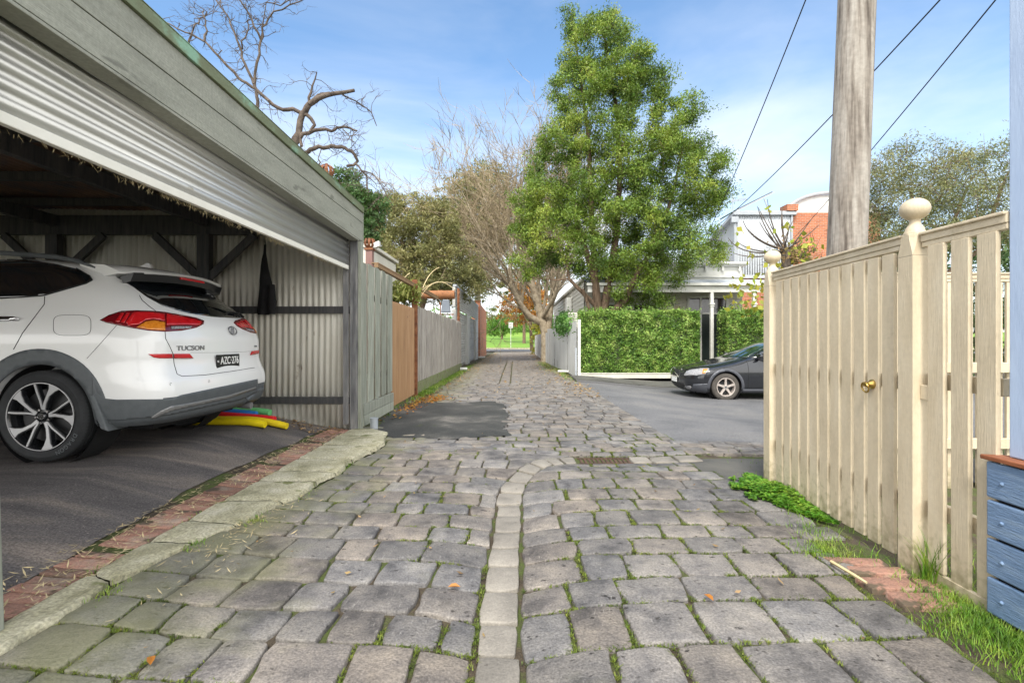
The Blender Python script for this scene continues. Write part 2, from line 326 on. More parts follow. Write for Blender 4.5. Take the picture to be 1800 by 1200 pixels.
M['blue_b'] = paint_wood("blue_board_paint", [(.115, .19, .31), (.155, .24, .385), (.215, .30, .42)], grain=(4, .8, 6), bump=.6, spots=(6, .665, (.33, .38, .44), (2, .6, 5)), island=.1)
M['red_cap'] = paint_wood("oiled_timber_cap", [(.20, .065, .025), (.32, .11, .045)], grain=(3, .6, 3))
M['brass'] = mat("brass", [(.42, .27, .07), (.55, .38, .12)], rough=.3, metal=1., vs=20, bump=.05)
M['pole'] = mat("weathered_pole_wood", [(.085, .07, .058), (.20, .175, .15), (.285, .26, .23), (.36, .335, .30)], rough=.9, vs=7, stretch=(2.2, 2.2, .16), bump=.8, bs=14, bstretch=(3, 3, .25), pos=[.34, .44, .54, .7], fine=.15)
M['wire'] = mat("black_wire", [(.012, .012, .014)], bump=0)
M['bark'] = mat("brown_bark", [(.06, .04, .026), (.15, .10, .065), (.22, .155, .11)], rough=.95, vs=6, stretch=(3, 3, .6), bump=.9, bs=20, bstretch=(3, 3, .6), bd=.03)
M['bark_tan'] = mat("tan_bark", [(.18, .14, .09), (.34, .28, .20), (.44, .38, .285)], rough=.95, vs=5, bump=.8, bs=20, bd=.03)
M['bark_gum'] = mat("pale_gum_bark", [(.26, .24, .20), (.42, .40, .34)], rough=.8, vs=2, bump=.3)
M['bark_grey'] = mat("dead_wood", [(.045, .034, .026), (.095, .075, .06), (.15, .12, .095)], rough=.95, vs=8, bump=.8, bs=40)
# ------------------------------------------------------------ ground
def nonuni(parts):
    o = []
    for a, b, s in parts: o += list(np.arange(a, b, s))
    return np.array(sorted(set(np.round(o, 4))))
gx = nonuni([(-900, -60, 60), (-60, -14, 4), (-14, -4, .5), (-4, 4, .1), (4, 14, .5), (14, 60, 4), (60, 901, 60)])
gy = nonuni([(-300, -4, 30), (-4, 0, .5), (0, 7, .1), (7, 20, .4), (20, 60, 1.5), (60, 64, .5), (64, 200, 4), (200, 1500, 60)])
def drop(x, y):   # soil lies lower under every paved surface
    d = .019
    if -2.6 < x < -1.95 and y < 6.3: return .006
    if x < -2.0 or x > 2.0 or y > 6.5: d = .03
    if y > 47: d = .06
    return d
g = MB(); g.grid(lambda x, y: (x, y, hh(x, y) - drop(x, y)), gx, gy)
for i, f in enumerate(g.f):
    cy = g.v[f[0]][1]; cx = g.v[f[0]][0]
    if cy >= 62.0: g.m[i] = 2
    elif cy > 15.0 and abs(cx) > 2.2 or cx < -2.3 and cy > 6.4 or cy > 5.6 and cx > 1.8: g.m[i] = 1
struct(g.build("ground", [M['dirt'], M['soil'], M['lawn']], smooth=True, sharp=180))

def sheet(name, poly_in, x0, x1, y0, y1, step, mat_, lift, inside=None):
    xs = np.arange(x0, x1 + 1e-6, step); ys = np.arange(y0, y1 + 1e-6, step); m = MB()
    m.grid(lambda x, y: (*poly_in(x, y), hh(*poly_in(x, y)) + lift), xs, ys)
    return struct(m.build(name, mat_, smooth=True, sharp=180))

def warp(t, s, a=.02): return a * float(vnoise(t * 3.1, s, 5)) + a * .5 * float(vnoise(t * 9.7, s + 3, 6))
# carport floor: asphalt, its lane edge breaking off against the brick edging
def cedge(y): return np.interp(y, [-1, 2.1, 3.57, 5.87, 6.2], [-2.12, -2.2, -2.36, -2.33, -2.33]) + warp(y, 1, .05)
sheet("driveway", lambda u, y: (cedge(y) + (u) * (8.6 - 2.2), y), -1.0, 0.0, -1.0, 6.28, .1, M['drive'], .004)
# street
def road_pt(u, v):
    xl = np.interp(v, [0, .25, .5, 1], [1.86, 1.80, 1.72, 1.85]); y = 5.62 + v * 8.2 - (.12 if v == 0 else 0)
    if u == 0: x = xl - .16
    elif u < .5: x = xl + u * 4
    else: x = xl + 2 + (u - .5) * 60
    return x, y + warp(x, 4, .05) * (1 if v < .05 else 0)
m = MB(); m.grid(lambda u, v: (*road_pt(u, v), hh(*road_pt(u, v)) - (.010 if u == 0 or v == 0 else -.002)), list(np.linspace(0, .5, 12)) + list(np.linspace(.55, 1.2, 12)), np.linspace(0, 1, 60))
struct(m.build("road", M['asphalt'], smooth=True, sharp=180))
# footpath along the hedge, a step above the road
m = MB(); xs = list(np.linspace(1.72, 9, 30)) + [14, 22, 34]
m.grid(lambda x, y: (x, y, hh(x, y) + .07), xs, np.linspace(13.95, 15.5, 6)); m.grid(lambda x, t: (x, 13.95, hh(x, 13.95) - .05 + t * .12), xs, [0, 1])
m.grid(lambda y, t: (1.72, y, hh(1.72, y) - .05 + t * .12), np.linspace(13.95, 15.5, 6), [0, 1])
M['fpath'] = mat("footpath_asphalt", [(.055, .055, .05), (.09, .088, .08), (.12, .115, .10)], rough=.85, vs=2, bump=.6, bs=120, fine=.35)
struct(m.build("footpath", M['fpath'], smooth=True, sharp=30))
m = MB(); m.grid(lambda x, y: (x, y, hh(x, y) + .045), list(np.linspace(1.72, 9, 30)) + [14, 22, 34], [13.72, 13.93]); m.grid(lambda x, t: (x, 13.72, hh(x, 13.72) - .03 + t * .075), list(np.linspace(1.72, 9, 30)) + [14, 22, 34], [0, 1])
struct(m.build("kerb", M['far_road'], smooth=True, sharp=30))
# asphalt scrap on the corner by the gate
m = MB(); m.grid(lambda u, v: ((lambda x, y: (x, y, hh(x, y) - .006))(1.50 + .05 * math.sin(v * 7) + u * 3.2, 4.02 + v * .80)), np.linspace(0, 1, 20), np.linspace(0, 1, 8))
struct(m.build("corner_pavement", M['fpath'], smooth=True, sharp=180))
# dark asphalt patch over the setts
def patch_pt(u, v):
    y = 5.78 + v * 3.3; x0 = -2.0 + .55 * (1 - v) ** 3 * (1 if v < .6 else .6); x1 = -.08 - .25 * v ** 3 + .03 * math.sin(v * 17)
    return x0 + (x1 - x0) * u, y + .06 * math.sin(u * 9) + (u - .5) * .12
_pp = patch_pt
def patch_pt(u, v):
    x, y = _pp(u, v); e = (u in (0., 1.)) or (v in (0., 1.)); return (x + (.10 * float(vnoise(y * 4, u, 3)) + .05 * float(vnoise(y * 13, u, 8)) if u in (0., 1.) else 0), y + (.10 * float(vnoise(x * 4, v, 4)) + .05 * float(vnoise(x * 13, v, 7)) if v in (0., 1.) else 0))
m = MB(); m.grid(lambda u, v: (*patch_pt(u, v), hh(*patch_pt(u, v)) + .006 + .004 * float(vnoise(u * 9, v * 9, 2)) + .006 * math.sin(min(1, min(u, 1 - u) * 8) * 1.57) * math.sin(min(1, min(v, 1 - v) * 8) * 1.57)), [float(q) for q in np.linspace(0, 1, 40)], [float(q) for q in np.linspace(0, 1, 60)])
struct(m.build("road_patch", M['patch'], smooth=True, sharp=180))
# far road, its kerb and white lines
m = MB(); m.grid(lambda x, y: (x, y, hh(x, y) + .02), list(range(-200, 201, 10)), [48, 52, 56, 60]); struct(m.build("far_road", M['far_road']))
m = MB()
for k in range(-12, 12):
    m.add([(k * 9 - 3.2, 55.2, .03), (k * 9 + 2.6, 55.2, .03), (k * 9 + 2.6, 55.55, .03), (k * 9 - 3.2, 55.55, .03)], [(0, 1, 2, 3)])
struct(m.build("road_marking", M['line']))
m = MB(); m.box(-200, 200, 60.2, 60.5, -.05, .17); struct(m.build("far_kerb", M['concrete']))

# concrete strip between brick edging and setts
def kerbR(y): return float(np.interp(y, [-1, 1.6, 2.0, 2.32, 2.7, 3.0, 3.25, 3.5, 3.8, 4.3, 4.6, 5.0, 5.4, 5.9, 6.3], [-1.88, -1.86, -1.84, -1.84, -1.78, -1.66, -1.66, -1.55, -1.56, -1.5, -1.53, -1.44, -1.42, -1.50, -1.9]))
def kerbL(y): return float(np.interp(y, [-1, 2, 6.3], [-2.0, -2.01, -2.06]))
def kr(y): return kerbR(y) + .05 * float(vnoise(y * 6, 1, 9)) + .03 * float(vnoise(y * 19, 1, 19))
m = MB(); cuts = [-1.0, .9, 1.75, 2.32, 2.72, 3.02, 3.42, 3.9, 4.2, 4.62, 4.95, 5.2, 5.8, 6.26]
for a, b in zip(cuts[:-1], cuts[1:]):
    ys = np.linspace(a + .004, b - .004, max(6, int((b - a) / .04)))
    def P(u, y):
        x0, x1 = kerbL(y) + .004, kr(y)
        sk = .2 * (u - .5) * ((float(vnoise(a * 5, 3, 2)) * (b - y) + float(vnoise(b * 5, 3, 2)) * (y - a)) / (b - a)) + .02 * float(vnoise(u * 6, b * 3, 4)) * (y - a) / (b - a) + .02 * float(vnoise(u * 6, a * 3, 4)) * (b - y) / (b - a)
        e = min(1., 14 * min(u, 1 - u) + .0)
        return (x0 + (x1 - x0) * u, y + sk, hh(x0, y) + .008 + .012 * min(1., 26 * min(u, 1 - u)) + .010 * float(vnoise(y * 9, u * 5 + a, 3)) + .006 * float(vnoise(y * 31, u * 17 + a, 3)) - (.03 if u in (0., 1.) else 0) - (.012 if y in (ys[0], ys[-1]) else 0))
    m.grid(P, [0., .02, .1, .3, .5, .7, .9, .98, 1.], ys)
struct(m.build("kerb", M['concrete'], smooth=True, sharp=60))

# ------------------------------------------------------------ stones (setts) as real rounded blocks
def stones(name, cells, mat_, n1=8, crown=.004, rad=.17, wob=1.0, base=None, sink=.035):
    """cells: list of 4 corner (x,y) ccw, gap already removed"""
    if n1 >= 8: s = np.array([-1, -.985, -.955, -.9, -.35, .35, .9, .955, .985, 1.])
    elif n1 >= 6: s = np.array([-1, -.95, -.75, .0, .75, .95, 1.])
    else: s = np.array([-1, -.88, .88, 1.])
    n = len(s); SS, TT = np.meshgrid(s, s); SS = SS.ravel(); TT = TT.ravel()
    edge = (np.abs(SS) == 1) | (np.abs(TT) == 1)
    f0 = [(j * n + i, j * n + i + 1, (j + 1) * n + i + 1, (j + 1) * n + i) for j in range(n - 1) for i in range(n - 1)]
    V = []; Fc = []; b = 0
    for c in cells:
        c = np.array(c, float); k = rad * (.7 + .6 * random.random())
        a = np.maximum(np.abs(SS), 1e-6); t = np.maximum(np.abs(TT), 1e-6)
        # squircle-like corner rounding
        q = (a ** 6) * (t ** 6) * k * .5
        s2 = SS * (1 - q); t2 = TT * (1 - q)
        u = (s2 + 1) / 2; v = (t2 + 1) / 2
        p = (c[0][None] * ((1 - u) * (1 - v))[:, None] + c[1][None] * (u * (1 - v))[:, None] + c[2][None] * (u * v)[:, None] + c[3][None] * ((1 - u) * v)[:, None])
        if n1 >= 6:
            p[:, 0] += wob * (.020 * vnoise(p[:, 0] * 11 + b, p[:, 1] * 11, 1) + .008 * vnoise(p[:, 0] * 37, p[:, 1] * 37 + b, 4)); p[:, 1] += wob * (.020 * vnoise(p[:, 0] * 12, p[:, 1] * 11 + b, 2) + .008 * vnoise(p[:, 0] * 37 + b, p[:, 1] * 37, 5))
        cx, cy = c.mean(0)
        tilt = (random.random() - .5) * .024, (random.random() - .5) * .03
        z = hgt(p[:, 0], p[:, 1]) + crown * (1 - np.abs(SS) ** 6) * (1 - np.abs(TT) ** 6) * (.4 + .9 * random.random()) + (p[:, 0] - cx) * tilt[0] + (p[:, 1] - cy) * tilt[1] + (random.random() - .5) * .008
        mxe = np.maximum(np.abs(SS), np.abs(TT)); z += -.0055 * (mxe > .97) - .0012 * ((mxe > .93) & (mxe < .97))
        if n1 >= 6: z += .006 * vnoise(p[:, 0] * 14, p[:, 1] * 14, b) + .004 * vnoise(p[:, 0] * 33, p[:, 1] * 33, b)
        z -= sink * edge
        V.append(np.column_stack([p, z])); Fc.append([(i + b, j + b, k2 + b, l + b) for i, j, k2, l in f0]); b += n * n
    m = MB(); m.v = np.vstack(V).tolist(); m.f = [f for q in Fc for f in q]; m.m = [0] * len(m.f)
    o = m.build(name, mat_, smooth=True, sharp=60)
    return o
# sett material: blue-grey stone, per-stone tint, vesicles, moss close to the carport kerb
def sett_mat():
    m = mat("bluestone", [(.072, .069, .068), (.133, .126, .120), (.186, .174, .158), (.23, .213, .187)], rough=.62, vs=5.5, bump=.7, bs=70, island=.17, hue=.0, fine=.34, rvar=.16, bd=.012,
            spots=(21, .635, (.03, .026, .023), (1, 1.5, 1)))
    t = m.node_tree; nn = t.nodes.new; ll = t.links.new; b = t.nodes["Principled BSDF"]; old = b.inputs["Base Color"].links[0].from_socket
    # pale scuffs and darker damp stains
    for (sc, lo, hi, colr, amt, st) in ((7, .60, .74, (.045, .042, .04), .6, (1, 1, 1)), (30, .63, .72, (.30, .29, .27), .5, (2.5, .7, 1))):
        ns = nn("ShaderNodeTexNoise"); ns.inputs["Scale"].default_value = sc; ns.inputs["Detail"].default_value = 6; tcx = nn("ShaderNodeTexCoord"); mpx = nn("ShaderNodeMapping"); mpx.inputs["Scale"].default_value = st; mpx.inputs["Location"].default_value = (5, 2, sc); ll(tcx.outputs["Object"], mpx.inputs[0]); ll(mpx.outputs[0], ns.inputs["Vector"])
        r_ = nn("ShaderNodeMapRange"); r_.inputs[1].default_value = lo; r_.inputs[2].default_value = hi; r_.inputs[4].default_value = amt; ll(ns.outputs[0], r_.inputs[0]); mz = nn("ShaderNodeMix"); mz.data_type = 'RGBA'; mz.inputs[7].default_value = (*colr, 1); ll(old, mz.inputs[6]); ll(r_.outputs[0], mz.inputs[0]); old = mz.outputs[2]
    # warm or violet tint chosen per stone
    g = nn("ShaderNodeNewGeometry"); mq = nn("ShaderNodeMath"); mq.operation = 'MULTIPLY'; mq.inputs[1].default_value = 13.7; fr = nn("ShaderNodeMath"); fr.operation = 'FRACT'
    ll(g.outputs["Random Per Island"], mq.inputs[0]); ll(mq.outputs[0], fr.inputs[0])
    rp2 = nn("ShaderNodeValToRGB"); ll(fr.outputs[0], rp2.inputs[0]); e = rp2.color_ramp.elements; e[0].color = (.96, .98, 1.04, 1); e[1].color = (1.08, 1.0, .94, 1); e[1].position = .9
    e2 = rp2.color_ramp.elements.new(.5); e2.color = (1.0, .985, 1.0, 1)
    mm = nn("ShaderNodeMix"); mm.data_type = 'RGBA'; mm.blend_type = 'MULTIPLY'; mm.inputs[0].default_value = 1; ll(old, mm.inputs[6]); ll(rp2.outputs[0], mm.inputs[7])
    # moss / lichen film
    sp = nn("ShaderNodeSeparateXYZ"); ll(g.outputs["Position"], sp.inputs[0])
    mr = nn("ShaderNodeMapRange"); mr.inputs[1].default_value = -.75; mr.inputs[2].default_value = -1.6; ll(sp.outputs[0], mr.inputs[0])
    nz2 = nn("ShaderNodeTexNoise"); nz2.inputs["Scale"].default_value = 3.4; nz2.inputs["Detail"].default_value = 7; ll(g.outputs["Position"], nz2.inputs["Vector"])
    sm = nn("ShaderNodeMath"); sm.operation = 'MULTIPLY_ADD'; sm.inputs[1].default_value = .42; ll(mr.outputs[0], sm.inputs[0]); ll(nz2.outputs[0], sm.inputs[2])
    th = nn("ShaderNodeMapRange"); th.inputs[1].default_value = .62; th.inputs[2].default_value = 1.0; th.inputs[4].default_value = .62; ll(sm.outputs[0], th.inputs[0])
    m3 = nn("ShaderNodeMix"); m3.data_type = 'RGBA'; m3.inputs[7].default_value = (.20, .20, .095, 1); ll(mm.outputs[2], m3.inputs[6]); ll(th.outputs[0], m3.inputs[0])
    # fallen debris staining far down the lane
    yr = nn("ShaderNodeMapRange"); yr.inputs[1].default_value = 9; yr.inputs[2].default_value = 24; yr.inputs[4].default_value = .45; ll(sp.outputs[1], yr.inputs[0])
    m4 = nn("ShaderNodeMix"); m4.data_type = 'RGBA'; m4.inputs[7].default_value = (.24, .20, .155, 1); ll(m3.outputs[2], m4.inputs[6]); ll(yr.outputs[0], m4.inputs[0])
    ll(m4.outputs[2], b.inputs["Base Color"])
    return m
M['sett'] = sett_mat()
M['sett_w'] = mat("worn_gutter_stone", [(.16, .147, .128), (.23, .21, .182), (.28, .258, .222)], rough=.7, vs=4, bump=.5, bs=70, island=.12, fine=.15, spots=(20, .70, (.06, .05, .04), (1, 1, 1)))

GX0, GX1 = -.145, .035
def gut_out(y):     # outer (left) edge of the gutter
    if y < 3.55: return GX0 + .012 * math.sin(y * 2.3)
    cx, cy, r = .62, 3.55, .765
    d = y - cy
    ry = 1.42
    return cx - r * math.sqrt(max(0, 1 - (d / ry) ** 2)) if d < ry else None
def gut_in(y):
    if y < 3.55: return GX1 + .012 * math.sin(y * 2.3)
    cx, cy, r, ry = .62, 3.55, .575, 1.16
    d = y - cy
    return cx - r * math.sqrt(max(0, 1 - (d / ry) ** 2)) if d < ry else None
random.seed(11)
def rowset(y0, y1, lo, hi):
    o = [y0]
    while o[-1] < y1: o.append(o[-1] + random.uniform(lo, hi))
    return o
cells_near, cells_mid, cells_far, joints = [], [], [], []
def in_patch(x, y): return x < -.36 and 5.98 < y < 8.85 and x > -1.9 + .5 * (y < 6.5)
def fill_row(ya, yb, xa, xb, slant, wlo, whi, dest, gap=.0055, xfa=None, xfb=None):
    """one course of stones between two courses lines, from xa to xb"""
    if xb - xa < .07: return
    xs = [xa]
    while xs[-1] < xb - wlo * .8: xs.append(min(xb, xs[-1] + random.uniform(wlo, whi)))
    if xb - xs[-1] > 1e-6: xs.append(xb)
    if len(xs) > 2 and xs[-1] - xs[-2] < wlo * .55: xs.pop(-2)
    if len(xs) < 2: xs = [xa, xb]
    jt = [0] + [random.uniform(-.009, .009) for _ in xs[1:-1]] + [0]
    for i in range(len(xs) - 1):
        a, b = xs[i], xs[i + 1]; g0 = gap * random.uniform(.6, 1.5)
        yA = lambda x: ya + slant(x, ya); yB = lambda x: yb + slant(x, yb)
        la = (xfa(ya) if (i == 0 and xfa) else a - jt[i]); lb = (xfa(yb) if (i == 0 and xfa) else a + jt[i])
        ra = (xfb(ya) if (i == len(xs) - 2 and xfb) else b - jt[i + 1]); rb = (xfb(yb) if (i == len(xs) - 2 and xfb) else b + jt[i + 1])
        if ra - la < .05 or rb - lb < .03: continue
        if max(ra - la, rb - lb) < .05: continue
        if in_patch((la + ra) / 2, (ya + yb) / 2): continue
        dest.append([(la + g0, yA(la) + g0), (ra - g0, yA(ra) + g0), (rb - g0, yB(rb) - g0), (lb + g0, yB(lb) - g0)])
        joints.append((rb, yB(b), ra, yA(b))); joints.append((la, yA(a), ra, yA(b)))
def slantL(x, y): return -.10 * (x - GX0) * max(0, 1 - y / 6) + .006 * math.sin(x * 6 + y * 9)
def slantR(x, y): return .11 * (x - GX1) * max(0, 1 - y / 4.9) + .006 * math.sin(x * 5 + y * 7)
# left field up to the end of the concrete strip
ys = rowset(.35, 4.85, .2, .285)
for ya, yb in zip(ys[:-1], ys[1:]):
    ym = (ya + yb) / 2
    def fa(y): return kerbR(y) + .012
    go = gut_out(min(yb, 4.9)); ga = gut_out(ya)
    xe = min(ga if ga is not None else .6, .6)
    fill_row(ya, yb, fa(ym), xe, slantL, .19, .33, cells_near if ym < 5 else cells_mid, xfa=fa, xfb=lambda y: min(gut_out(y) if gut_out(y) is not None else .6, .62))
yL = ys[-1]
# right field inside the gutter sweep
ys = [.62, .9, 1.2, 1.5, 1.806, 2.106, 2.334, 2.595, 2.80, 3.0, 3.26, 3.5, 3.77, 4.05, 4.31, 4.5, 4.66]
for ya, yb in zip(ys[:-1], ys[1:]):
    ym = (ya + yb) / 2; gi = gut_in(yb)
    xa = gut_in(ya) if gut_in(ya) is not None else .62
    if gi is None: gi = .62
    far = 1.93 if ya < 3.9 else (1.72 if ya < 4.1 else 1.66)
    if ya < 2.6: far = 1.62 if ya < 2.3 else 1.72
    fill_row(ya, yb, max(xa, gi) if ya > 4.2 else xa, far + random.uniform(-.04, .04), slantR, .2, .33, cells_near, xfa=lambda y: (gut_in(y) if gut_in(y) is not None else .62))
# courses past the drain, full width
ys2 = [4.985, 5.14, 5.32, 5.5, 5.66]
def flatS(x, y): return .005 * math.sin(x * 4 + y * 5)
for ya, yb in zip(ys2[:-1], ys2[1:]):
    fill_row(ya, yb, kerbR(ya) + .012 if ya > yL - .1 else -.1, 3.1, flatS, .2, .36, cells_near)
for ya, yb in zip([yL, ], [5.66]): pass
ysl = list(np.linspace(yL, 5.66, max(2, int((5.66 - yL) / .19)) + 1))
cells_near[:] = [c for c in cells_near if not (c[0][1] > 4.95 and (c[0][0] + c[1][0]) / 2 < -.1 and c[0][1] < 5.66 and False)]
left_lim = lambda y: -1.98 if y > 6.3 else kerbR(y) + .012
for ya, yb in zip(ysl[:-1], ysl[1:]):
    if yb < 5.0 or ya > yL - .01:
        fill_row(ya, yb, left_lim((ya + yb) / 2), -.1 if ya > 4.95 else .45, flatS, .2, .34, cells_near)
# the long lane beyond
y = 5.66
while y < 47.3:
    d = random.uniform(.17, .23) if y < 12 else random.uniform(.2, .27)
    ya, yb = y, y + d; y = yb
    x0 = -2.0 + (.12 if y > 20 else 0); x1 = 1.83 if y < 14 else 1.72
    if 5.8 < ya < 8.9: x0l = -2.0
    dest = cells_mid if ya < 12 else cells_far
    # stones meet a twin line of gutter stones from 9 m on
    if 13 < ya < 27:
        fill_row(ya, yb, x0, -.42, flatS, .2, .36, dest); fill_row(ya, yb, -.42, -.12, flatS, .3, .3, dest, gap=.018 if 19 < ya < 25 else .007); fill_row(ya, yb, -.12, x1, flatS, .2, .36, dest)
    else: fill_row(ya, yb, x0, x1, flatS, .2, .36, dest)
stones("lane", cells_near, M['sett'], 8)
stones("lane_paving", cells_mid, M['sett'], 6, crown=.005, wob=.5)
stones("lane_paving", cells_far, M['sett'], 4, crown=.012)
for n_ in ("lane", "lane_paving", "lane_paving.001"): bpy.data.objects[n_]['kind'] = 'structure'
# gutter stones
gc = []; y = .3
while y < 3.5:
    yb = min(3.55, y + random.uniform(.2, .3)); o = lambda t: GX0 + .012 * math.sin(t * 2.3); i_ = lambda t: GX1 + .012 * math.sin(t * 2.3)
    gc.append([(o(y) + .010, y + .005), (i_(y) - .010, y + .005), (i_(yb) - .010, yb - .005), (o(yb) + .010, yb - .005)]); y = yb
aa = np.linspace(0, R(88), 8)
for a, b in zip(aa[:-1], aa[1:]):
    O = lambda t: (.62 - .765 * math.cos(t), 3.55 + 1.42 * math.sin(t)); I = lambda t: (.62 - .575 * math.cos(t), 3.55 + 1.16 * math.sin(t)); e = .012
    gc.append([O(a + e), I(a + e), I(b - e), O(b - e)])
x = .62
while x < 1.6:
    xb = x + random.uniform(.2, .27)
    if not (.60 < x < .9): gc.append([(x + .006, 4.715), (xb - .006, 4.715), (xb - .006, 4.96), (x + .006, 4.96)])
    x = xb
struct(stones("gutter", gc, M['sett_w'], 8, crown=.008, sink=.04))
M['rust_d'] = mat("dark_rust", [(.045, .028, .02), (.10, .055, .035)], rough=.9, vs=12, bump=.4)
# rusty drain set in the gutter
t = thing("drain_grate", "rusty brown drain grate sunk in the curved gutter", "drain", (.87, 4.85, hh(.87, 4.85) - .03))
b = MB(); zz = hh(.87, 4.85)
for k in range(12): b.box(.64 + k * .042, .64 + k * .042 + .022, 4.76, 4.94, zz - .03, zz - .008)
b.box(.62, 1.14, 4.74, 4.757, zz - .035, zz - .004); b.box(.62, 1.14, 4.943, 4.96, zz - .035, zz - .004); b.build("grate", M['rust_d'], t)
b = MB(); b.box(.62, 1.14, 4.74, 4.96, zz - .05, zz - .034); b.build("silt", M['dirt'], t)

# brick edging along the carport slab
bc = []; y = -.5; k = 0
while y < 6.15:
    xl = float(cedge(y)) - .03; xr = kerbL(y) - .006
    xm = (xl + xr) / 2
    d = .076 if k % 5 else .11
    if hash2(k, 3) > .08:
        if xr - xl > .23: bc.append([(xr - .225, y + .003 + .01 * hash2(k, 1)), (xr - .004, y + .004), (xr - .004, y + d - .004), (xr - .225, y + d - .004)])
        else: bc.append([(xl, y + .004), (xr - .004, y + .004), (xr - .004, y + d - .004), (xl, y + d - .004)])
    y += d; k += 1
struct(stones("brick_edging", bc, M['redbrick'], 8, crown=.001, rad=.03, wob=.25, sink=.03))
for o in bpy.data.objects:
    if o.name == "brick_edging": o.location.z += .006

# paver bricks by the gate
bp_ = thing("paver_bricks", "worn red paver bricks laid on the ground at the foot of the large gate post", "bricks", (1.72, 2.35, 0))
pv = [[(1.62, 2.53), (1.92, 2.51), (1.92, 2.60), (1.62, 2.62)], [(1.66, 2.42), (1.93, 2.40), (1.94, 2.49), (1.67, 2.51)], [(1.64, 2.27), (1.87, 2.27), (1.89, 2.385), (1.64, 2.39)],
      [(1.885, 2.25), (2.02, 2.23), (2.04, 2.36), (1.9, 2.375)], [(1.68, 2.13), (1.93, 2.12), (1.95, 2.24), (1.68, 2.25)]]
for i, c in enumerate(pv):
    o = stones("brick", [c], M['redbrick'], 8, crown=.001, rad=.03, wob=.25, sink=.04); l = o.location.copy(); o.parent = bp_; o.location = l - bp_.location + Vector((0, 0, .008))

# ------------------------------------------------------------ sheet builders
def corr_sheet(m, p0, p1, z0, z1, nrm, pitch=.076, amp=.009, top=None, per=4):
    p0 = Vector(p0); p1 = Vector(p1); nrm = Vector(nrm); Lh = (p1 - p0).length; n = max(2, int(Lh / pitch * per)); vs = []
    for i in range(n + 1):
        s = i / n; p = p0.lerp(p1, s); o = math.sin(s * Lh / pitch * 2 * math.pi) * amp
        t0 = z0(s) if callable(z0) else z0; t1 = z1(s) if callable(z1) else z1
        vs += [(p.x + nrm.x * o, p.y + nrm.y * o, t0), (p.x + nrm.x * o, p.y + nrm.y * o, t1)]
    m.add(vs, [(2 * i, 2 * i + 2, 2 * i + 3, 2 * i + 1) for i in range(n)])
def hsheet(m, p0, p1, prof, nrm):
    """profile list (offset, z) swept from p0 to p1"""
    p0 = Vector(p0); p1 = Vector(p1); nrm = Vector(nrm); vs = []
    for o, z in prof: vs += [(p0.x + nrm.x * o, p0.y + nrm.y * o, z), (p1.x + nrm.x * o, p1.y + nrm.y * o, z)]
    m.add(vs, [(2 * i, 2 * i + 1, 2 * i + 3, 2 * i + 2) for i in range(len(prof) - 1)])
def roller_prof(z0, z1, pitch=.075, depth=.013):
    pr = []; z = z0
    while z < z1 - 1e-6:
        for f, o in ((0, 0), (.16, .0), (.24, .45), (.36, .85), (.5, 1), (.64, .85), (.76, .45), (.84, 0)): pr.append((o * depth, min(z1, z + f * pitch)))
        z += pitch
    return pr
def wb_prof(z0, z1, pitch=.15, lap=.018):
    pr = []; z = z0
    while z < z1 - 1e-6:
        pr += [(lap, z), (.003, min(z1, z + pitch))]; z += pitch
    return pr
def palings(parent, mat_, pts0, pts1, ztop, zbot, n, th=.018, gap=.003, name="palings", bev=.002, depthj=.006, nrm=(1, 0, 0), var=.015, alt=.012):
    p0 = Vector(pts0); p1 = Vector(pts1); nrm = Vector(nrm); m = MB()
    for i in range(n):
        a, b = i / n, (i + 1) / n; A = p0.lerp(p1, a); B = p0.lerp(p1, b); d = (B - A).normalized(); A = A + d * gap; B = B - d * gap
        off = nrm * (depthj * (hash2(i, 5) - .5) * 2 + (alt if i % 2 else 0)); T = nrm * th
        z1a = ztop(a) + var * (hash2(i, 8) - .5); z1b = ztop(b) + var * (hash2(i, 8) - .5)
        q = [A + off - T, B + off - T, B + off, A + off]
        m.hexa([(p.x, p.y, zbot(a)) for p in q], [(q[0].x, q[0].y, z1a), (q[1].x, q[1].y, z1b), (q[2].x, q[2].y, z1b), (q[3].x, q[3].y, z1a)])
    return m.build(name, mat_, parent, bevel=bev)
# ------------------------------------------------------------ carport
XF = -1.93
cp = thing("carport", "faded green timber carport with half-raised steel roller door on the left of the lane", "carport", (XF, 4.1, 0))
Y0, Y1 = -1.0, 6.27
zb = lambda y: EYE + 1.245 + .0143 * (6.2 - y); zt = lambda y: EYE + 1.60 + .016 * (6.2 - y); zs = lambda y: EYE + 1.478
def fboard(za, zb_, x0, x1, yA=Y0, yB=Y1, m=None):
    m = m or MB(); m.hexa([(x0, yA, za(yA)), (x1, yA, za(yA)), (x1, yB, za(yB)), (x0, yB, za(yB))], [(x0, yA, zb_(yA)), (x1, yA, zb_(yA)), (x1, yB, zb_(yB)), (x0, yB, zb_(yB))]); return m
fboard(zb, lambda y: zs(y) - .004, XF - .035, XF).build("fascia_board", M['grn_fascia'], cp, bevel=.003)
fboard(zs, zt, XF - .035, XF + .003).build("fascia_board", M['grn_fascia'], cp, bevel=.003)
m = fboard(lambda y: zt(y) + .002, lambda y: zt(y) + .075, XF - .06, XF + .022); fboard(lambda y: zt(y) + .077, lambda y: zt(y) + .083, XF - .2, XF + .024, m=m); m.build("parapet_cap", M['cap'], cp, bevel=.006)
m = MB(); m.box(XF - .05, XF + .006, Y1 + .002, Y1 + .03, EYE + 1.20, EYE + 1.63); m.build("fascia_end", M['grn_wood'], cp, bevel=.003)
m = fboard(lambda y: zb(y) + .02, lambda y: zb(y) + .17, XF - .13, XF - .037); m.build("lintel", M['brownfelt'], cp, bevel=.004)
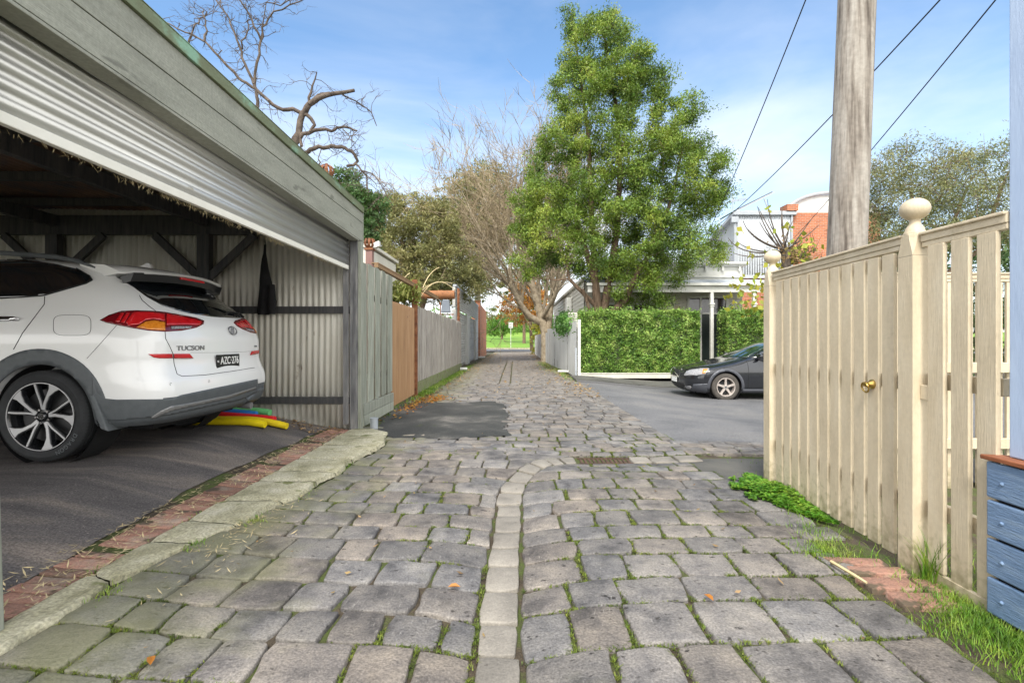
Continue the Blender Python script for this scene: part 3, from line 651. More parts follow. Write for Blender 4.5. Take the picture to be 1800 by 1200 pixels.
m = fboard(lambda y: zb(y) - .02, lambda y: zb(y) - .003, XF - .115, XF + .0, yB=6.14); m.build("soffit_trim", M['cream'] if 0 else M['grn_fascia'], cp, bevel=.003)
# posts
m = MB(); m.box(XF - .125, XF - .03, 6.155, 6.25, .02, EYE + 1.25); m.build("post", M['post_wood'], cp, bevel=.005)
m = MB(); m.box(XF - .028, XF + .012, 6.17, 6.262, .03, EYE + 1.23); m.build("post_cover_strip", M['grn_wood'], cp, bevel=.003)
m = MB(); m.hexa([(-2.05, 1.80, 0), (-1.94, 1.80, 0), (-1.94, 1.885, 0), (-2.05, 1.885, 0)], [(-2.14, 1.80, 2.42), (-2.02, 1.80, 2.42), (-2.02, 1.885, 2.42), (-2.14, 1.885, 2.42)]); m.build("post", M['grn_wood'], cp, bevel=.004)
# roller door
rd = bpy.data.objects.new("roller_door", None); COL.objects.link(rd); rd.parent = cp; rd.location = (-.16, 0, 2.0)
XR = -2.085; zr = EYE + .872
m = MB(); hsheet(m, (XR, 1.9, 0), (XR, 6.15, 0), [(o, z) for o, z in roller_prof(zr + .055, zr + .60, .078, .016)], (1, 0, 0)); m.build("curtain", M['roller'], rd, smooth=True, sharp=60, solid=.002)
m = MB(); m.box(XR - .012, XR + .022, 1.9, 6.15, zr, zr + .05); m.build("bottom_rail", M['roller_bar'], rd, bevel=.004)
m = MB(); m.box(XR - .05, XR + .020, 6.150, 6.154, .1, 2.6); m.build("guide_rail", M['post_wood'], rd); m = MB(); m.box(XR - .05, XR + .02, 1.886, 1.9, .1, 2.6); m.build("guide_rail", M['post_wood'], rd)
m = MB(); m.lathe([(0.001, 1.95), (.20, 1.95), (.20, 6.1), (.001, 6.1)], 20, (XR - .2, 0, zr + .78), 'y'); m.build("door_drum", M['roller'], rd, smooth=True)
# walls and roof
m = MB(); corr_sheet(m, (-2.06, 6.27, 0), (-10.6, 6.27, 0), .0, 2.86, (0, -1, 0), .0762, .017); m.build("side_wall", M['corr'], cp, smooth=True, sharp=80, solid=.001)
m = MB(); corr_sheet(m, (-10.6, -1.0, 0), (-10.6, 6.27, 0), .1, 2.86, (1, 0, 0), .0762, .0095); m.build("back_wall", M['corr'], cp, smooth=True, sharp=80, solid=.001)
m = MB(); m.box(-2.05, -1.95, -1.0, -.9, 0, 2.42); m.build("post", M['grn_wood'], cp, bevel=.004)
m = MB(); vs = []; n = 560
for i in range(n + 1):
    x = -10.7 + (10.7 + XF - .07) * i / n * 1.0; z = 2.80 + .009 * math.sin(x / .0762 * 2 * math.pi) + .01 * math.sin(x * 3)
    vs += [(x, -1.0, z), (x, 6.4, z)]
m.add(vs, [(2 * i, 2 * i + 1, 2 * i + 3, 2 * i + 2) for i in range(n)]); m.build("roof", M['roof_sheet'], cp, smooth=True, sharp=80, solid=.002)
b = MB()
for yy in (-.9, 0, .95, 1.95, 2.9, 3.85, 4.8, 5.7): b.box(-10.5, XF - .16, yy, yy + .05, 2.70, 2.785)
b.build("purlins", M['dark_wood'], cp, bevel=.004)
b = MB()
for xx in (-3.85, -5.72, -7.6): b.box(xx - .04, xx + .04, -1.0, 6.15, 2.56, 2.698)
b.build("rafters", M['dark_wood'], cp, bevel=.004)
m = MB(); m.box(-10.5, -2.07, 6.155, 6.205, 2.46, 2.70); m.build("top_plate", M['dark_wood'], cp, bevel=.004)
for xx in (-3.85, -5.72, -7.6):
    m = MB(); m.box(xx - .075, xx + .075, 6.10, 6.2, .2, 2.455); m.build("wall_post", M['dark_wood'], cp, bevel=.005)
    for s_ in (-1, 1):
        m = MB(); m.bar((xx + s_ * .07, 6.14, 1.93), (xx + s_ * .62, 6.14, 2.45), .05, .09, (0, 0, 1)); m.build("brace", M['dark_wood'], cp, bevel=.004)
for z0 in (1.48, .345):
    m = MB(); m.box(-10.5, -2.07, 6.20, 6.24, z0, z0 + .088); m.build("wall_rail", M['dark_wood'], cp, bevel=.003)
# straw caught under the roller door
random.seed(3); vs = []; m = MB()
for i in range(650):
    y = 1.95 + 4.1 * random.random() ** 1.0; dens = float(vnoise(y * 2.5, 3, 1)) + .35
    if random.random() > dens + .25: continue
    p = Vector((XR + random.uniform(-.035, .01), y, zr + random.uniform(-.012, .004))); l = random.uniform(.01, .032) * (1 + max(0, dens - .3))
    d = Vector((random.gauss(0, .5), random.gauss(0, 1), random.gauss(-.35, .45))).normalized()
    w_ = Vector((0, .3, 1)).cross(d) * .0014; q = p + d * l * .5 + Vector((0, 0, -.006)); e = p + d * l + Vector((0, 0, -.012))
    m.add([p - w_, p + w_, q + w_, e, q - w_], [(0, 1, 2, 4), (4, 2, 3)])
M['straw'] = mat("dry_straw", [(.42, .33, .17), (.60, .50, .30)], bump=0, island=.2)
tag(m.build("dry_straw", M['straw']), "dry straw caught along the bottom rail of the raised roller door", "straw", kind='stuff')
m = MB(); m.tube([W(-30, 51, 2.02), W(60, 45, 2.2), W(120, 40, 2.45), W(172, 37, 2.58)], [.003, .003, .002, .0012], 5)
tag(m.build("stray_wire", M['white']), "thin pale wire stretched over the upper carport fascia", "wire")

# rusty ball finial on the carport edge
def rusty_ball(nm, label, c, r, ribs=10):
    t = thing(nm, label, "ornament", (c[0], c[1], c[2] - r * 1.1)); m = MB()
    for k in range(ribs):
        a = 2 * math.pi * k / ribs; pts = []
        for j in range(9):
            th = math.pi * j / 8; rr = r * math.sin(th) * 1.0 + .006; pts.append((c[0] + rr * math.cos(a), c[1] + rr * math.sin(a), c[2] + r * math.cos(th)))
        for j in range(8):
            p, q = Vector(pts[j]), Vector(pts[j + 1]); tg = Vector((-math.sin(a), math.cos(a), 0)) * r * .24 * math.sin(math.pi * (j + .1) / 8); tg2 = Vector((-math.sin(a), math.cos(a), 0)) * r * .24 * math.sin(math.pi * (j + 1) / 8)
            m.add([p - tg, p + tg, q + tg2, q - tg2], [(0, 1, 2, 3)])
    m.build("ribs", M['rust'], t, solid=.003)
    m = MB(); m.lathe([(.001, r * 1.0), (r * .3, r * .98), (r * .18, r * 1.18), (.001, r * 1.25)], 10, c); m.lathe([(.012, -r * 3), (.012, -r * .95)], 8, c); m.build("stem", M['rust'], t, smooth=True)
    return t
rusty_ball("ball_ornament", "rusty ribbed metal ball standing on the mossy edge of the carport roof", W(574, 301, 5.45), .072)

# ------------------------------------------------------------ left boundary
t = thing("paling_fence", "pale green paling fence right beside the carport post", "fence", (-1.95, 7.1, 0))
palings(t, M['grn_wood'], (-1.93, 6.285, 0), (-1.97, 7.95, 0), lambda s: 2.14 + .02 * s, lambda s: .33, 9, th=.016, gap=.004, depthj=.005, alt=.022)
m = MB()
for z0, z1 in ((.19, .325), (.05, .185)): m.hexa([(-1.96, 6.285, z0), (-1.915, 6.285, z0), (-1.945, 7.95, z0 - .02), (-1.985, 7.95, z0 - .02)], [(-1.96, 6.285, z1), (-1.915, 6.285, z1), (-1.945, 7.95, z1 - .02), (-1.985, 7.95, z1 - .02)])
m.build("plinth_boards", M['grn_wood'], t, bevel=.004)
m = MB(); m.box(-2.04, -1.99, 6.3, 7.94, 1.7, 1.78); m.build("rail", M['grey_wood'], t); m = MB(); m.box(-2.04, -1.99, 6.3, 7.94, .6, .68); m.build("rail", M['grey_wood'], t)
tag(MB().lathe([(.001, .0), (.05, .0), (.05, .14), (.055, .16), (.04, .162), (.04, .02), (.001, .02)], 14, (-1.80, 6.33, hh(-1.8, 6.33) - .02)).build("pipe_collar", M['grey_trim'], smooth=True), "grey pipe stub at the foot of the green palings", "pipe")
t = thing("sheet_gate", "tan ribbed sheet metal gate between green palings and rusty post", "gate", (-2.0, 9.0, 0))
m = MB(); corr_sheet(m, (-2.0, 8.0, 0), (-2.02, 9.93, 0), .06, lambda s: 1.78, (1, 0, 0), .085, .013); m.build("sheet_panel", M['brown_sheet'], t, solid=.002)
m = MB(); m.box(-2.06, -2.02, 8.0, 9.93, .12, .17); m.box(-2.06, -2.02, 8.0, 9.93, 1.66, 1.71); m.build("gate_frame", M['rust'], t)
t = thing("gate_frame", "rusty steel post and long overhead bar above the tan gate", "gate frame", (-2.0, 10.0, 0))
m = MB(); m.box(-2.07, -1.97, 9.96, 10.05, 0, 2.36); m.build("post", M['rust'], t, bevel=.004)
m = MB(); m.box(-2.05, -1.99, 7.2, 12.9, 2.20, 2.255); m.box(-2.09, -1.985, 7.2, 12.9, 2.257, 2.275); m.build("overhead_bar", M['tan_wood'], t, bevel=.003)
t = thing("paling_fence", "long grey weathered paling fence with mossy plinth beyond the rusty post", "fence", (-2.05, 14.4, 0))
palings(t, M['grey_wood'], (-2.04, 10.07, 0), (-2.06, 18.9, 0), lambda s: 1.85 - .03 * s, lambda s: .27, 84, th=.016, gap=.004, depthj=.008, var=.03, alt=.008)
m = MB(); m.box(-2.10, -2.03, 10.07, 18.9, -.03, .262); m.build("plinth_board", M['moss_board'], t, bevel=.006)
# garage with two roller doors
t = thing("garage", "grey corrugated garage with two roller doors past the grey palings", "garage", (-2.35, 25, 0))
XG = -2.3
m = MB(); hsheet(m, (XG, 19.2, 0), (XG, 30.9, 0), roller_prof(2.35, 3.22, .11, .035), (1, 0, 0)); m.build("upper_cladding", M['corr2'], t, smooth=True, sharp=60)
m = MB(); m.box(XG - .1, XG + .035, 19.2, 31.0, 3.222, 3.30); m.build("gutter", M['grey_trim'], t)
for a, b in ((19.8, 23.8), (25.2, 29.0)):
    m = MB(); hsheet(m, (XG - .12, a, 0), (XG - .12, b, 0), roller_prof(.05, 2.34, .11, .035), (1, 0, 0)); m.build("roller_door", M['corr2'], t, smooth=True, sharp=60)
for a, b in ((19.2, 19.8), (23.8, 25.2), (29.0, 30.9)): m = MB(); m.box(XG - .13, XG + .01, a, b, -.05, 2.345); m.build("wall_pier", M['corr2'], t)
m = MB(); m.box(-5, XG - .14, 19.3, 30.9, -.1, 1.8); m.box(XG - .12, XG - .01, 19.2, 30.9, 2.452, 3.2); m.build("wall", M['corr2'], t)
t = thing("brick_wall", "red brick wall end standing after the grey garage", "wall", (-2.3, 33.5, 0))
m = MB(); m.box(-2.72, -2.19, 31.1, 31.6, -.1, 3.55); m.build("pier", M['bx'], t)
m = MB(); m.hexa([(-2.5, 31.61, -.1), (-2.2, 31.61, -.1), (-2.2, 38.2, -.1), (-2.5, 38.2, -.1)], [(-2.5, 31.61, 3.42), (-2.2, 31.61, 3.42), (-2.2, 38.2, 3.3), (-2.5, 38.2, 3.3)]); m.build("wall_face", M['by'], t)
m = MB(); m.box(-2.76, -2.15, 31.06, 31.64, 3.552, 3.62); m.build("coping", M['rust'], t)
t = thing("floodlight", "grey box shaped floodlight on a rusty bracket above the grey palings", "light", (-2.35, 17.0, 2.1))
m = MB(); m.hexa([(-2.52, 16.85, 2.08), (-2.20, 16.85, 2.08), (-2.20, 17.05, 2.08), (-2.52, 17.05, 2.08)], [(-2.47, 16.9, 2.52), (-2.25, 16.9, 2.52), (-2.25, 17.0, 2.52), (-2.47, 17.0, 2.52)]); m.build("housing", mat("slate_plastic", [(.11, .13, .16), (.14, .16, .19)], rough=.4, bump=0), t, bevel=.02)
m = MB(); m.box(-2.6, -2.1, 16.98, 17.03, 2.0, 2.04); m.tube([(-2.56, 17.0, 1.7), (-2.56, 17.0, 2.45)], .02); m.build("bracket", M['rust'], t)
m = MB(); m.tube([(-2.17, 19.0, 0), (-2.17, 19.0, 3.12)], .05, 6)
for k in range(14): m.tube([(-2.17 + .05 * math.cos(k), 18.95, 1.1 + k * .14), (-2.11, 18.96 + .03 * math.sin(k), 1.2 + k * .14)], .012, 4)
tag(m.build("rusty_post", M['rust']), "thin dark rusty post where the grey palings meet the garage", "post")
m = MB(); m.lathe([(.001, -4.9), (.12, -4.9), (.13, -4.0), (.155, -3.4), (.16, -2.9), (.155, -2.88), (.17, -2.86), (.17, -2.7), (.16, -2.68), (.165, -2.25), (.001, -2.24)], 18, (0, 18.5, 2.83), 'x')
tag(m.build("rusty_pipe", M['rust_o'], smooth=True), "thick orange rusty pipe lying level above the grey palings", "pipe")
t = thing("shed", "cream timber shed corner rising behind the green palings", "shed", (-3.3, 9.5, 0))
m = MB(); m.box(-4.4, -2.55, 8.8, 10.6, 0, 2.75); m.build("wall", M['board'], t)
m = MB(); m.box(-2.9, -2.52, 8.76, 8.797, 1.6, 2.78); m.box(-2.82, -2.6, 8.74, 8.762, 2.35, 2.6); m.box(-4.45, -2.5, 8.72, 10.65, 2.782, 2.84); m.build("trim_boards", M['board'], t, bevel=.004)
pt = W(650, 437, 8.3)
m = MB(); m.box(pt.x - .055, pt.x + .055, 8.25, 8.35, 0, pt.z)
tag(m.build("garden_post", paint_wood("red_brown_post", [(.16, .08, .07), (.26, .15, .13)])), "red brown timber post rising behind the green palings", "post")
t = thing("crown_ornament", "rusty crown shaped ornament on top of the red brown post", "ornament", (pt.x, 8.3, pt.z)); m = MB()
for k in range(9):
    a = 2 * math.pi * k / 9; pr = [(.03, 0), (.085, .05), (.10, .10), (.075, .16), (.045, .15)]
    for (r0, h0), (r1, h1) in zip(pr[:-1], pr[1:]):
        T = Vector((-math.sin(a), math.cos(a), 0)) * .02; A = Vector((pt.x + r0 * math.cos(a), 8.3 + r0 * math.sin(a), pt.z + h0)); B = Vector((pt.x + r1 * math.cos(a), 8.3 + r1 * math.sin(a), pt.z + h1)); m.add([A - T, A + T, B + T, B - T], [(0, 1, 2, 3)])
m.build("ribs", M['rust'], t, solid=.003); m = MB(); m.box(pt.x - .07, pt.x + .07, 8.23, 8.37, pt.z - .03, pt.z + .002); m.build("base_plate", M['rust'], t)
m = MB(); q = W(664, 430, 8.25); m.hexa([(q.x - .04, 8.2, q.z - .06), (q.x + .04, 8.2, q.z - .03), (q.x + .04, 8.3, q.z - .03), (q.x - .04, 8.3, q.z - .06)], [(q.x - .06, 8.2, q.z + .02), (q.x + .03, 8.2, q.z + .06), (q.x + .03, 8.3, q.z + .06), (q.x - .06, 8.3, q.z + .02)])
m.tube([(q.x - .05, 8.25, q.z - .02), (pt.x + .05, 8.28, q.z - .06)], .01, 6)
tag(m.build("sensor_light", M['white'], bevel=.006), "small white light fixed beside the rusty crown ornament", "light")
# odds and ends on the lane sides
for nm, lb, (x, y), r in (("white_pipe", "white plastic pipe end at the foot of the brick wall", (-2.02, 30.6), .06), ("white_pipe", "short white pipe stub on the mossy verge by the garage", (-1.95, 18.4), .06), ("white_pipe", "white drainpipe end lying below the grey blue fence sheets", (1.72, 17.3), .05)):
    m = MB(); z = hh(x, y) + r; m.tube([(x - .22, y, z + .01), (x + .18, y + .03, z)], r, 12, cap=False); m.tube([(x + .17, y + .03, z), (x - .2, y, z + .01)], r * .85, 12, cap=False)
    tag(m.build(nm, M['white'], smooth=True), lb, "pipe")

# pool noodles
def noodle(nm_lb, colr, a, b, r, bend):
    p0 = Vector(a); p1 = Vector(b); pts = [p0.lerp(p1, i / 10) + Vector((0, bend * math.sin(math.pi * i / 10), 0)) for i in range(11)]
    m = MB(); rr = [r * .93] + [r] * 9 + [r * .93]; m.tube(pts, rr, 18)
    e = MB()
    tag(m.build("foam_noodle", mat("foam_" + nm_lb, [tuple(c * .85 for c in colr), colr], rough=.6, vs=8, bump=.2, bs=140), smooth=True, sharp=50), None, "foam noodle", "foam noodles on the carport floor")
    o = bpy.data.objects[-1] if False else None
fl = lambda x, y: hh(x, y)
NO = [("green", (.16, .55, .20), (382, 705), (476, 716), 6.06, .045, .02, .11, "green foam noodle at the back against the corrugated wall"), ("blue", (.02, .17, .50), (385, 716), (452, 713), 5.90, .045, -.01, .085, "blue foam noodle between the green and red ones"),
      ("red", (.65, .012, .02), (385, 716), (484, 726), 5.78, .045, .02, .045, "red foam noodle behind the two yellow ones"), ("yellow", (.80, .62, .0), (380, 727), (468, 736), 5.55, .04, .0, .0, "short yellow foam noodle in front, nearest the car wheel"),
      ("bright_yellow", (.80, .60, .01), (440, 733), (506, 742), 5.68, .038, .01, .0, "yellow foam noodle whose end reaches farthest toward the lane")]
for nm, c, a, b, Y, r, bend, lift, lb in NO:
    xa = (a[0] - VX) / F * Y - (.35 if nm != "bright_yellow" else .5); xb = (b[0] - VX) / F * Y
    p0 = Vector((xa, Y + .03, hh(xa, Y) + r + lift + .006)); p1 = Vector((xb, Y - .02, hh(xb, Y) + r + .006 + lift * .3))
    pts = [p0.lerp(p1, i / 10) + Vector((0, bend * math.sin(math.pi * i / 10), 0)) for i in range(11)]
    if lift == 0:
        for p in pts: p.z = hh(p.x, p.y) + r + .006
    m = MB(); m.tube(pts, [r * .93] + [r] * 9 + [r * .93], 18)
    tag(m.build("foam_noodle", mat("foam_" + nm, [tuple(k * .8 for k in c), c], rough=.6, vs=8, bump=.25, bs=140), smooth=True, sharp=50), lb, "foam noodle", "foam noodles on the carport floor")
# black jacket hanging on the wall
t = thing("hanging_jacket", "black jacket hanging from a strap on the corrugated wall", "jacket", W(466, 490, 6.12))
prof = [(430, 2, 2), (445, 2.5, 2), (455, 5, 4), (470, 7, 6), (490, 9, 10), (510, 11, 14), (530, 13, 18), (545, 14, 17), (553, 12, 6)]
m = MB(); vs = []; nn_ = 20
for (y, l, r_) in prof:
    for k in range(nn_):
        a = 2 * math.pi * k / nn_; ww = (r_ if math.cos(a) > 0 else l) * (1 + .15 * math.sin(3 * a + y * .05)); c = W(466 + ww * math.cos(a), y, 6.1)
        c.y += .05 * math.sin(a) * min(1, (y - 425) / 60) * (1 + .35 * math.sin(a * 5 + y * .03)); vs.append(c)
m.add(vs, [(i * nn_ + k, i * nn_ + (k + 1) % nn_, (i + 1) * nn_ + (k + 1) % nn_, (i + 1) * nn_ + k) for i in range(len(prof) - 1) for k in range(nn_)] + [tuple(range(nn_)), tuple((len(prof) - 1) * nn_ + k for k in range(nn_))])
m.build("jacket_body", mat("black_cloth", [(.006, .006, .007), (.014, .014, .016)], rough=.95, vs=10, bump=.5, bs=50), t, smooth=True, sharp=80)
m = MB(); m.tube([W(466, 424, 6.18), W(467, 430, 6.12), W(466, 445, 6.1)], .006, 6); m.build("strap", M['black'], t)
m = MB(); vs = []
for (y, l, r_) in [(500, 5, 5), (520, 6, 7), (540, 6, 7), (552, 5, 5)]:
    for k in range(10):
        a = 2 * math.pi * k / 10; c = W(478 + (r_) * math.cos(a), y, 6.04); c.y += .035 * math.sin(a); vs.append(c)
m.add(vs, [(i * 10 + k, i * 10 + (k + 1) % 10, (i + 1) * 10 + (k + 1) % 10, (i + 1) * 10 + k) for i in range(3) for k in range(10)] + [tuple(range(10)), tuple(30 + k for k in range(10))]); m.build("sleeve", bpy.data.materials["black_cloth"], t, smooth=True, sharp=80)

# ------------------------------------------------------------ right: picket fence, gate, blue porch
def xfence(y): return float(np.interp(y, [1.6, 2.48, 3.95], [2.03, 2.0, 2.05]))
def ball_post(nm, par, x, y, ztop, s=.095, z0=-.03):
    m = MB(); c = s / 2; zc = ztop - .24
    m.box(x - c, x + c, y - c, y + c, z0, zc - .06); k = c * .42
    def ring(r, z):  # chamfered square to octagon
        q = c if r == 0 else c
        return [(x - q, y - q + r, z), (x - q + r, y - q, z), (x + q - r, y - q, z), (x + q, y - q + r, z), (x + q, y + q - r, z), (x + q - r, y + q, z), (x - q + r, y + q, z), (x - q, y + q - r, z)]
    rs = [(.0005, zc - .0598), (.012, zc - .02), (.026, zc + .03), (.0277, zc + .05)]
    vs = []
    for r, z in rs: vs += ring(r, z)
    m.add(vs, [(i * 8 + k_, i * 8 + (k_ + 1) % 8, (i + 1) * 8 + (k_ + 1) % 8, (i + 1) * 8 + k_) for i in range(len(rs) - 1) for k_ in range(8)] + [tuple(24 + k_ for k_ in range(8))])
    m.build("post", M['cream'], par, bevel=.004)
    b = .062 * s / .095; z = zc + .05; m = MB()
    pr = [(c * .98, z + .0), (c * .98, z + .008), (c * .82, z + .02), (c * .80, z + .03), (c * .66, z + .04), (c * .5, z + .052), (c * .47, z + .07), (c * .55, z + .076)]
    zc2 = z + .076 + b * .78
    for j in range(13):
        a = -math.pi / 2 + .55 + (math.pi - .55) * j / 12; pr.append((b * math.cos(a) + .0003, zc2 + b * math.sin(a) * .86))
    m.lathe(pr, 28, (x, y, 0)); m.build("ball_finial", M['cream'], par, smooth=True, sharp=45)
def rail_cap(par, p0, p1, name="top_rail"):
    m = MB(); a = Vector(p0); b = Vector(p1); m.bar(a, b, .042, .038); m.bar(a - Vector((0, 0, .032)), b - Vector((0, 0, .032)), .03, .026)
    m.bar(a + Vector((0, 0, .0215)), b + Vector((0, 0, .0215)), .064, .014)
    m.build(name, M['cream'], par, bevel=.004)
gate = thing("picket_gate", "cream picket gate with a brass ring handle", "gate", (2.02, 3.2, 0))
pf = thing("picket_fence", "cream picket fence with ball topped posts between the gate and blue porch", "fence", (2.02, 2.2, 0))
ball_post("post", pf, 2.0, 2.475, 1.865, .098); 
zg0, zg1 = 1.655, 1.655
n = 11; ya, yb = 2.575, 3.85
for i in range(n):
    y = ya + (yb - ya) * (i + .5) / n; x = xfence(y) - .012; m = MB(); zb_ = -.035 + .03 * (hash2(i, 2) - .5) + .045
    m.box(x - .010, x + .010, y - .0425, y + .0425, hh(x - .2, y) + .03 + .006 * hash2(i, 2), zg0 - .052); o = m.build("picket", M['cream'], gate, bevel=.003)
rail_cap(gate, (xfence(2.53) - .004, 2.53, zg0), (xfence(3.89) - .004, 3.89, zg1))
for z in (.33, .93):
    m = MB(); m.bar((xfence(2.53) + .021, 2.53, z), (xfence(3.89) + .021, 3.89, z), .035, .075); m.build("rail", M['cream'], gate, bevel=.003)
m = MB(); m.bar((xfence(2.55) + .021, 2.55, zg0 - .09), (xfence(3.87) + .021, 3.87, zg0 - .09), .03, .06); m.build("rail", M['cream'], gate, bevel=.003)
# ring handle on the third picket from the big post
hy = ya + (yb - ya) * (1.5) / n; hz_ = EYE - (675 - 597) / F * hy; hx = xfence(hy) - .024
hd = bpy.data.objects.new("ring_handle", None); COL.objects.link(hd); hd.parent = gate; hd.location = Vector((hx, hy, hz_)) - gate.location
m = MB(); m.lathe([(.001, 0), (.027, 0), (.027, -.005), (.019, -.010), (.015, -.022), (.010, -.026), (.009, -.034), (.014, -.038), (.012, -.046), (.001, -.049)], 20, (hx, hy, hz_), 'x'); m.build("rose", M['brass'], hd, smooth=True)
m = MB(); pts = [(hx - .04 - .006 * math.sin(a), hy + .026 * math.cos(a), hz_ - .018 + .026 * math.sin(a)) for a in np.linspace(0, 2 * math.pi, 25)]; m.tube(pts, .0048, 8, cap=False); m.build("ring", M['brass'], hd, smooth=True)
# fixed panel
for i in range(3):
    y = 2.335 - i * .122; x = xfence(y) - .012; m = MB(); m.box(x - .010, x + .010, y - .044, y + .044, .06 if i < 1 else .05, 1.600); m.build("picket", M['cream'], pf, bevel=.003)
rail_cap(pf, (xfence(2.42), 2.42, 1.645), (2.015, 2.01, 1.645))
for z in (.33, .95):
    m = MB(); m.bar((2.035, 2.42, z), (2.05, 2.06, z), .035, .075); m.build("rail", M['cream'], pf, bevel=.003)
m = MB(); m.box(1.982, 2.004, 2.075, 2.42, -.02, .055); m.build("plinth", M['cream'], pf, bevel=.003)
m = MB(); m.box(1.985, 2.005, 2.38, 2.425, .86, .93); m.build("latch_block", M['cream'], pf, bevel=.003)
rf = thing("picket_fence", "cream picket fence running from the far ball topped post along the street", "fence", (4.2, 3.95, 0))
ball_post("post", rf, 2.055, 3.95, 1.875, .095, z0=-.06)
rail_cap(rf, (2.11, 3.95, 1.655), (7.2, 3.95, 1.655))
m = MB(); k = 0
while 2.19 + k * .118 < 7.2:
    x = 2.19 + k * .118; m = MB(); m.box(x - .0425, x + .0425, 3.94, 3.962, -.1, 1.615); m.build("picket", M['cream'], rf, bevel=.003); k += 1
for z in (.33, .93):
    m = MB(); m.box(2.11, 7.2, 3.9, 3.935, z - .04, z + .04); m.build("rail", M['cream'], rf, bevel=.003)
ball_post("post", rf, 7.26, 3.95, 1.875, .095, z0=-.3)
# blue porch
pc = thing("porch", "blue boarded porch side with oiled timber cap and pale blue post at the right edge", "porch", (2.1, 1.5, 0))
xb = lambda y: 2.0 - .02 * (2.07 - y)
for i in range(4):
    z0 = .02 + i * .1585; m = MB(); zz0, zz1 = z0 + .006, z0 + .1535; e = .010 * (hash2(i, 4) - .5)
    m.box(1.955 + e * .5, 1.974, -1.2, 2.055 + e, zz0, zz1); m.build("side_board", M['blue_b'], pc, bevel=.007)
    for yy in (1.985, 1.3, .6): m = MB(); m.lathe([(.001, -.008), (.005, -.007), (.008, -.003), (.008, .002)], 12, (1.955 + e * .5, yy, z0 + .075), 'x'); m.build("bolt_head", M['blue_b'], pc, smooth=True)
m = MB(); m.box(1.976, 2.1, -1.2, 2.02, -.05, .64); m.build("porch_frame", M['black'], pc)
m = MB(); m.hexa([(1.925, -1.2, .655), (2.22, -1.2, .655), (2.22, 2.0, .655), (1.945, 2.072, .655)], [(1.925, -1.2, .674), (2.22, -1.2, .674), (2.22, 2.0, .674), (1.945, 2.072, .674)]); m.build("cap_board", M['red_cap'], pc, bevel=.004)
m = MB(); m.box(2.0, 2.14, 1.88, 2.004, .676, 3.6); m.build("post", M['blue_w'], pc, bevel=.006)
# twig and stakes on the ground
m = MB(); m.tube([W(1466, 997, 2.60) * 1, (1.60, 2.50, .03), (1.62, 2.36, .028), (1.635, 2.30, .022)], [.007, .009, .008, .006], 6)
tag(m.build("stick", M['straw'], smooth=True), "bare pale stick lying against the red paver bricks", "stick")

# power pole
pb = Vector((3.0, 4.6, -.12)); ptp = Vector((3.0 + .36, 4.62, 8.4))
pp = thing("power_pole", "weathered grey timber power pole behind the cream picket fence", "power pole", pb)
m = MB(); us = np.linspace(0, 2 * math.pi, 49)[:-1]; zs_ = np.linspace(0, 1, 40); vs = []
for t_ in zs_:
    c = pb.lerp(ptp, t_); r = .168 - .03 * t_
    for k, a in enumerate(us):
        rr = r * (1 + .02 * math.sin(a * 5 + 1) + .035 * float(vnoise(a * 6, t_ * 3, 1)) - (.03 if k % 11 == 0 else 0) - (.02 if k % 7 == 0 else 0)); vs.append((c.x + rr * math.cos(a), c.y + rr * math.sin(a), c.z))
nn_ = 48; m.add(vs, [(i * nn_ + k, i * nn_ + (k + 1) % nn_, (i + 1) * nn_ + (k + 1) % nn_, (i + 1) * nn_ + k) for i in range(39) for k in range(nn_)] + [tuple(39 * nn_ + k for k in range(nn_))]); m.build("shaft", M['pole'], pp, smooth=True, sharp=60)
m = MB(); m.box(ptp.x - 1.1, ptp.x + 1.1, 4.4, 4.5, 7.8, 7.92); m.build("crossarm", M['pole'], pp, bevel=.01)
def wire(lb, a, b, sag, r=.011):
    a = Vector(a); b = Vector(b); pts = [a.lerp(b, i / 24) - Vector((0, 0, sag * 4 * (i / 24) * (1 - i / 24))) for i in range(25)]
    m = MB(); m.tube(pts, r, 5); tag(m.build("power_line", M['wire'], smooth=True), lb, "power line", "overhead power lines")
def ext(p, q, k): return p + (q - p) * k
p = W(1237, 424, 19.0); q = W(1410, 0, 8.5); wire("steepest overhead line, the left one beside the big green tree", p, ext(p, q, 1.25), .25)
p = W(1240, 414, 19.3); q = W(1640, 0, 7.2); wire("overhead line crossing behind the power pole at mid height", p, ext(p, q, 1.15), .25)
p = W(1396, 418, 21.9); q = W(1745, 0, 7.2); wire("overhead line farthest right, running down past the red brick wall", p, ext(p, q, 1.15), .12)

# ------------------------------------------------------------ right boundary of the lane
def zsheet(m, pts, zt_): pass
t = thing("sheet_fence", "grey blue sheet fence topped with creeper beside the hedge", "fence", (1.8, 19.5, 0))
fa, fb = Vector((1.96, 15.62, 0)), Vector((1.60, 24.2, 0)); k = 9; nrm = Vector((-1, -.04, 0))
for i in range(k):
    a = fa.lerp(fb, i / k); b = fa.lerp(fb, (i + 1) / k); m = MB(); o = nrm * (.004 + .02 * hash2(i, 3)); tp = 1.72 + .03 * hash2(i, 6) - .01 * i
    corr_sheet(m, a + o, b + o - (b - a) * .01, hh(1.8, a.y) + .0, lambda s: tp, nrm, .16, .006); m.build("fence_sheet", M['corr2'], t, solid=.002)
m = MB(); m.box(1.97, 2.06, 15.48, 15.56, -.2, 1.78); m.build("end_post", M['white'], t, bevel=.005)
m = MB(); m.box(1.9, 1.955, 15.58, 15.63, -.2, .9); m.box(1.93, 1.96, 15.85, 16.1, 1.0, 1.25); m.build("metal_flap", M['grey_trim'], t)
t = thing("paling_fence", "short pale paling fence behind the bare tree trunk", "fence", (1.6, 30, 0))
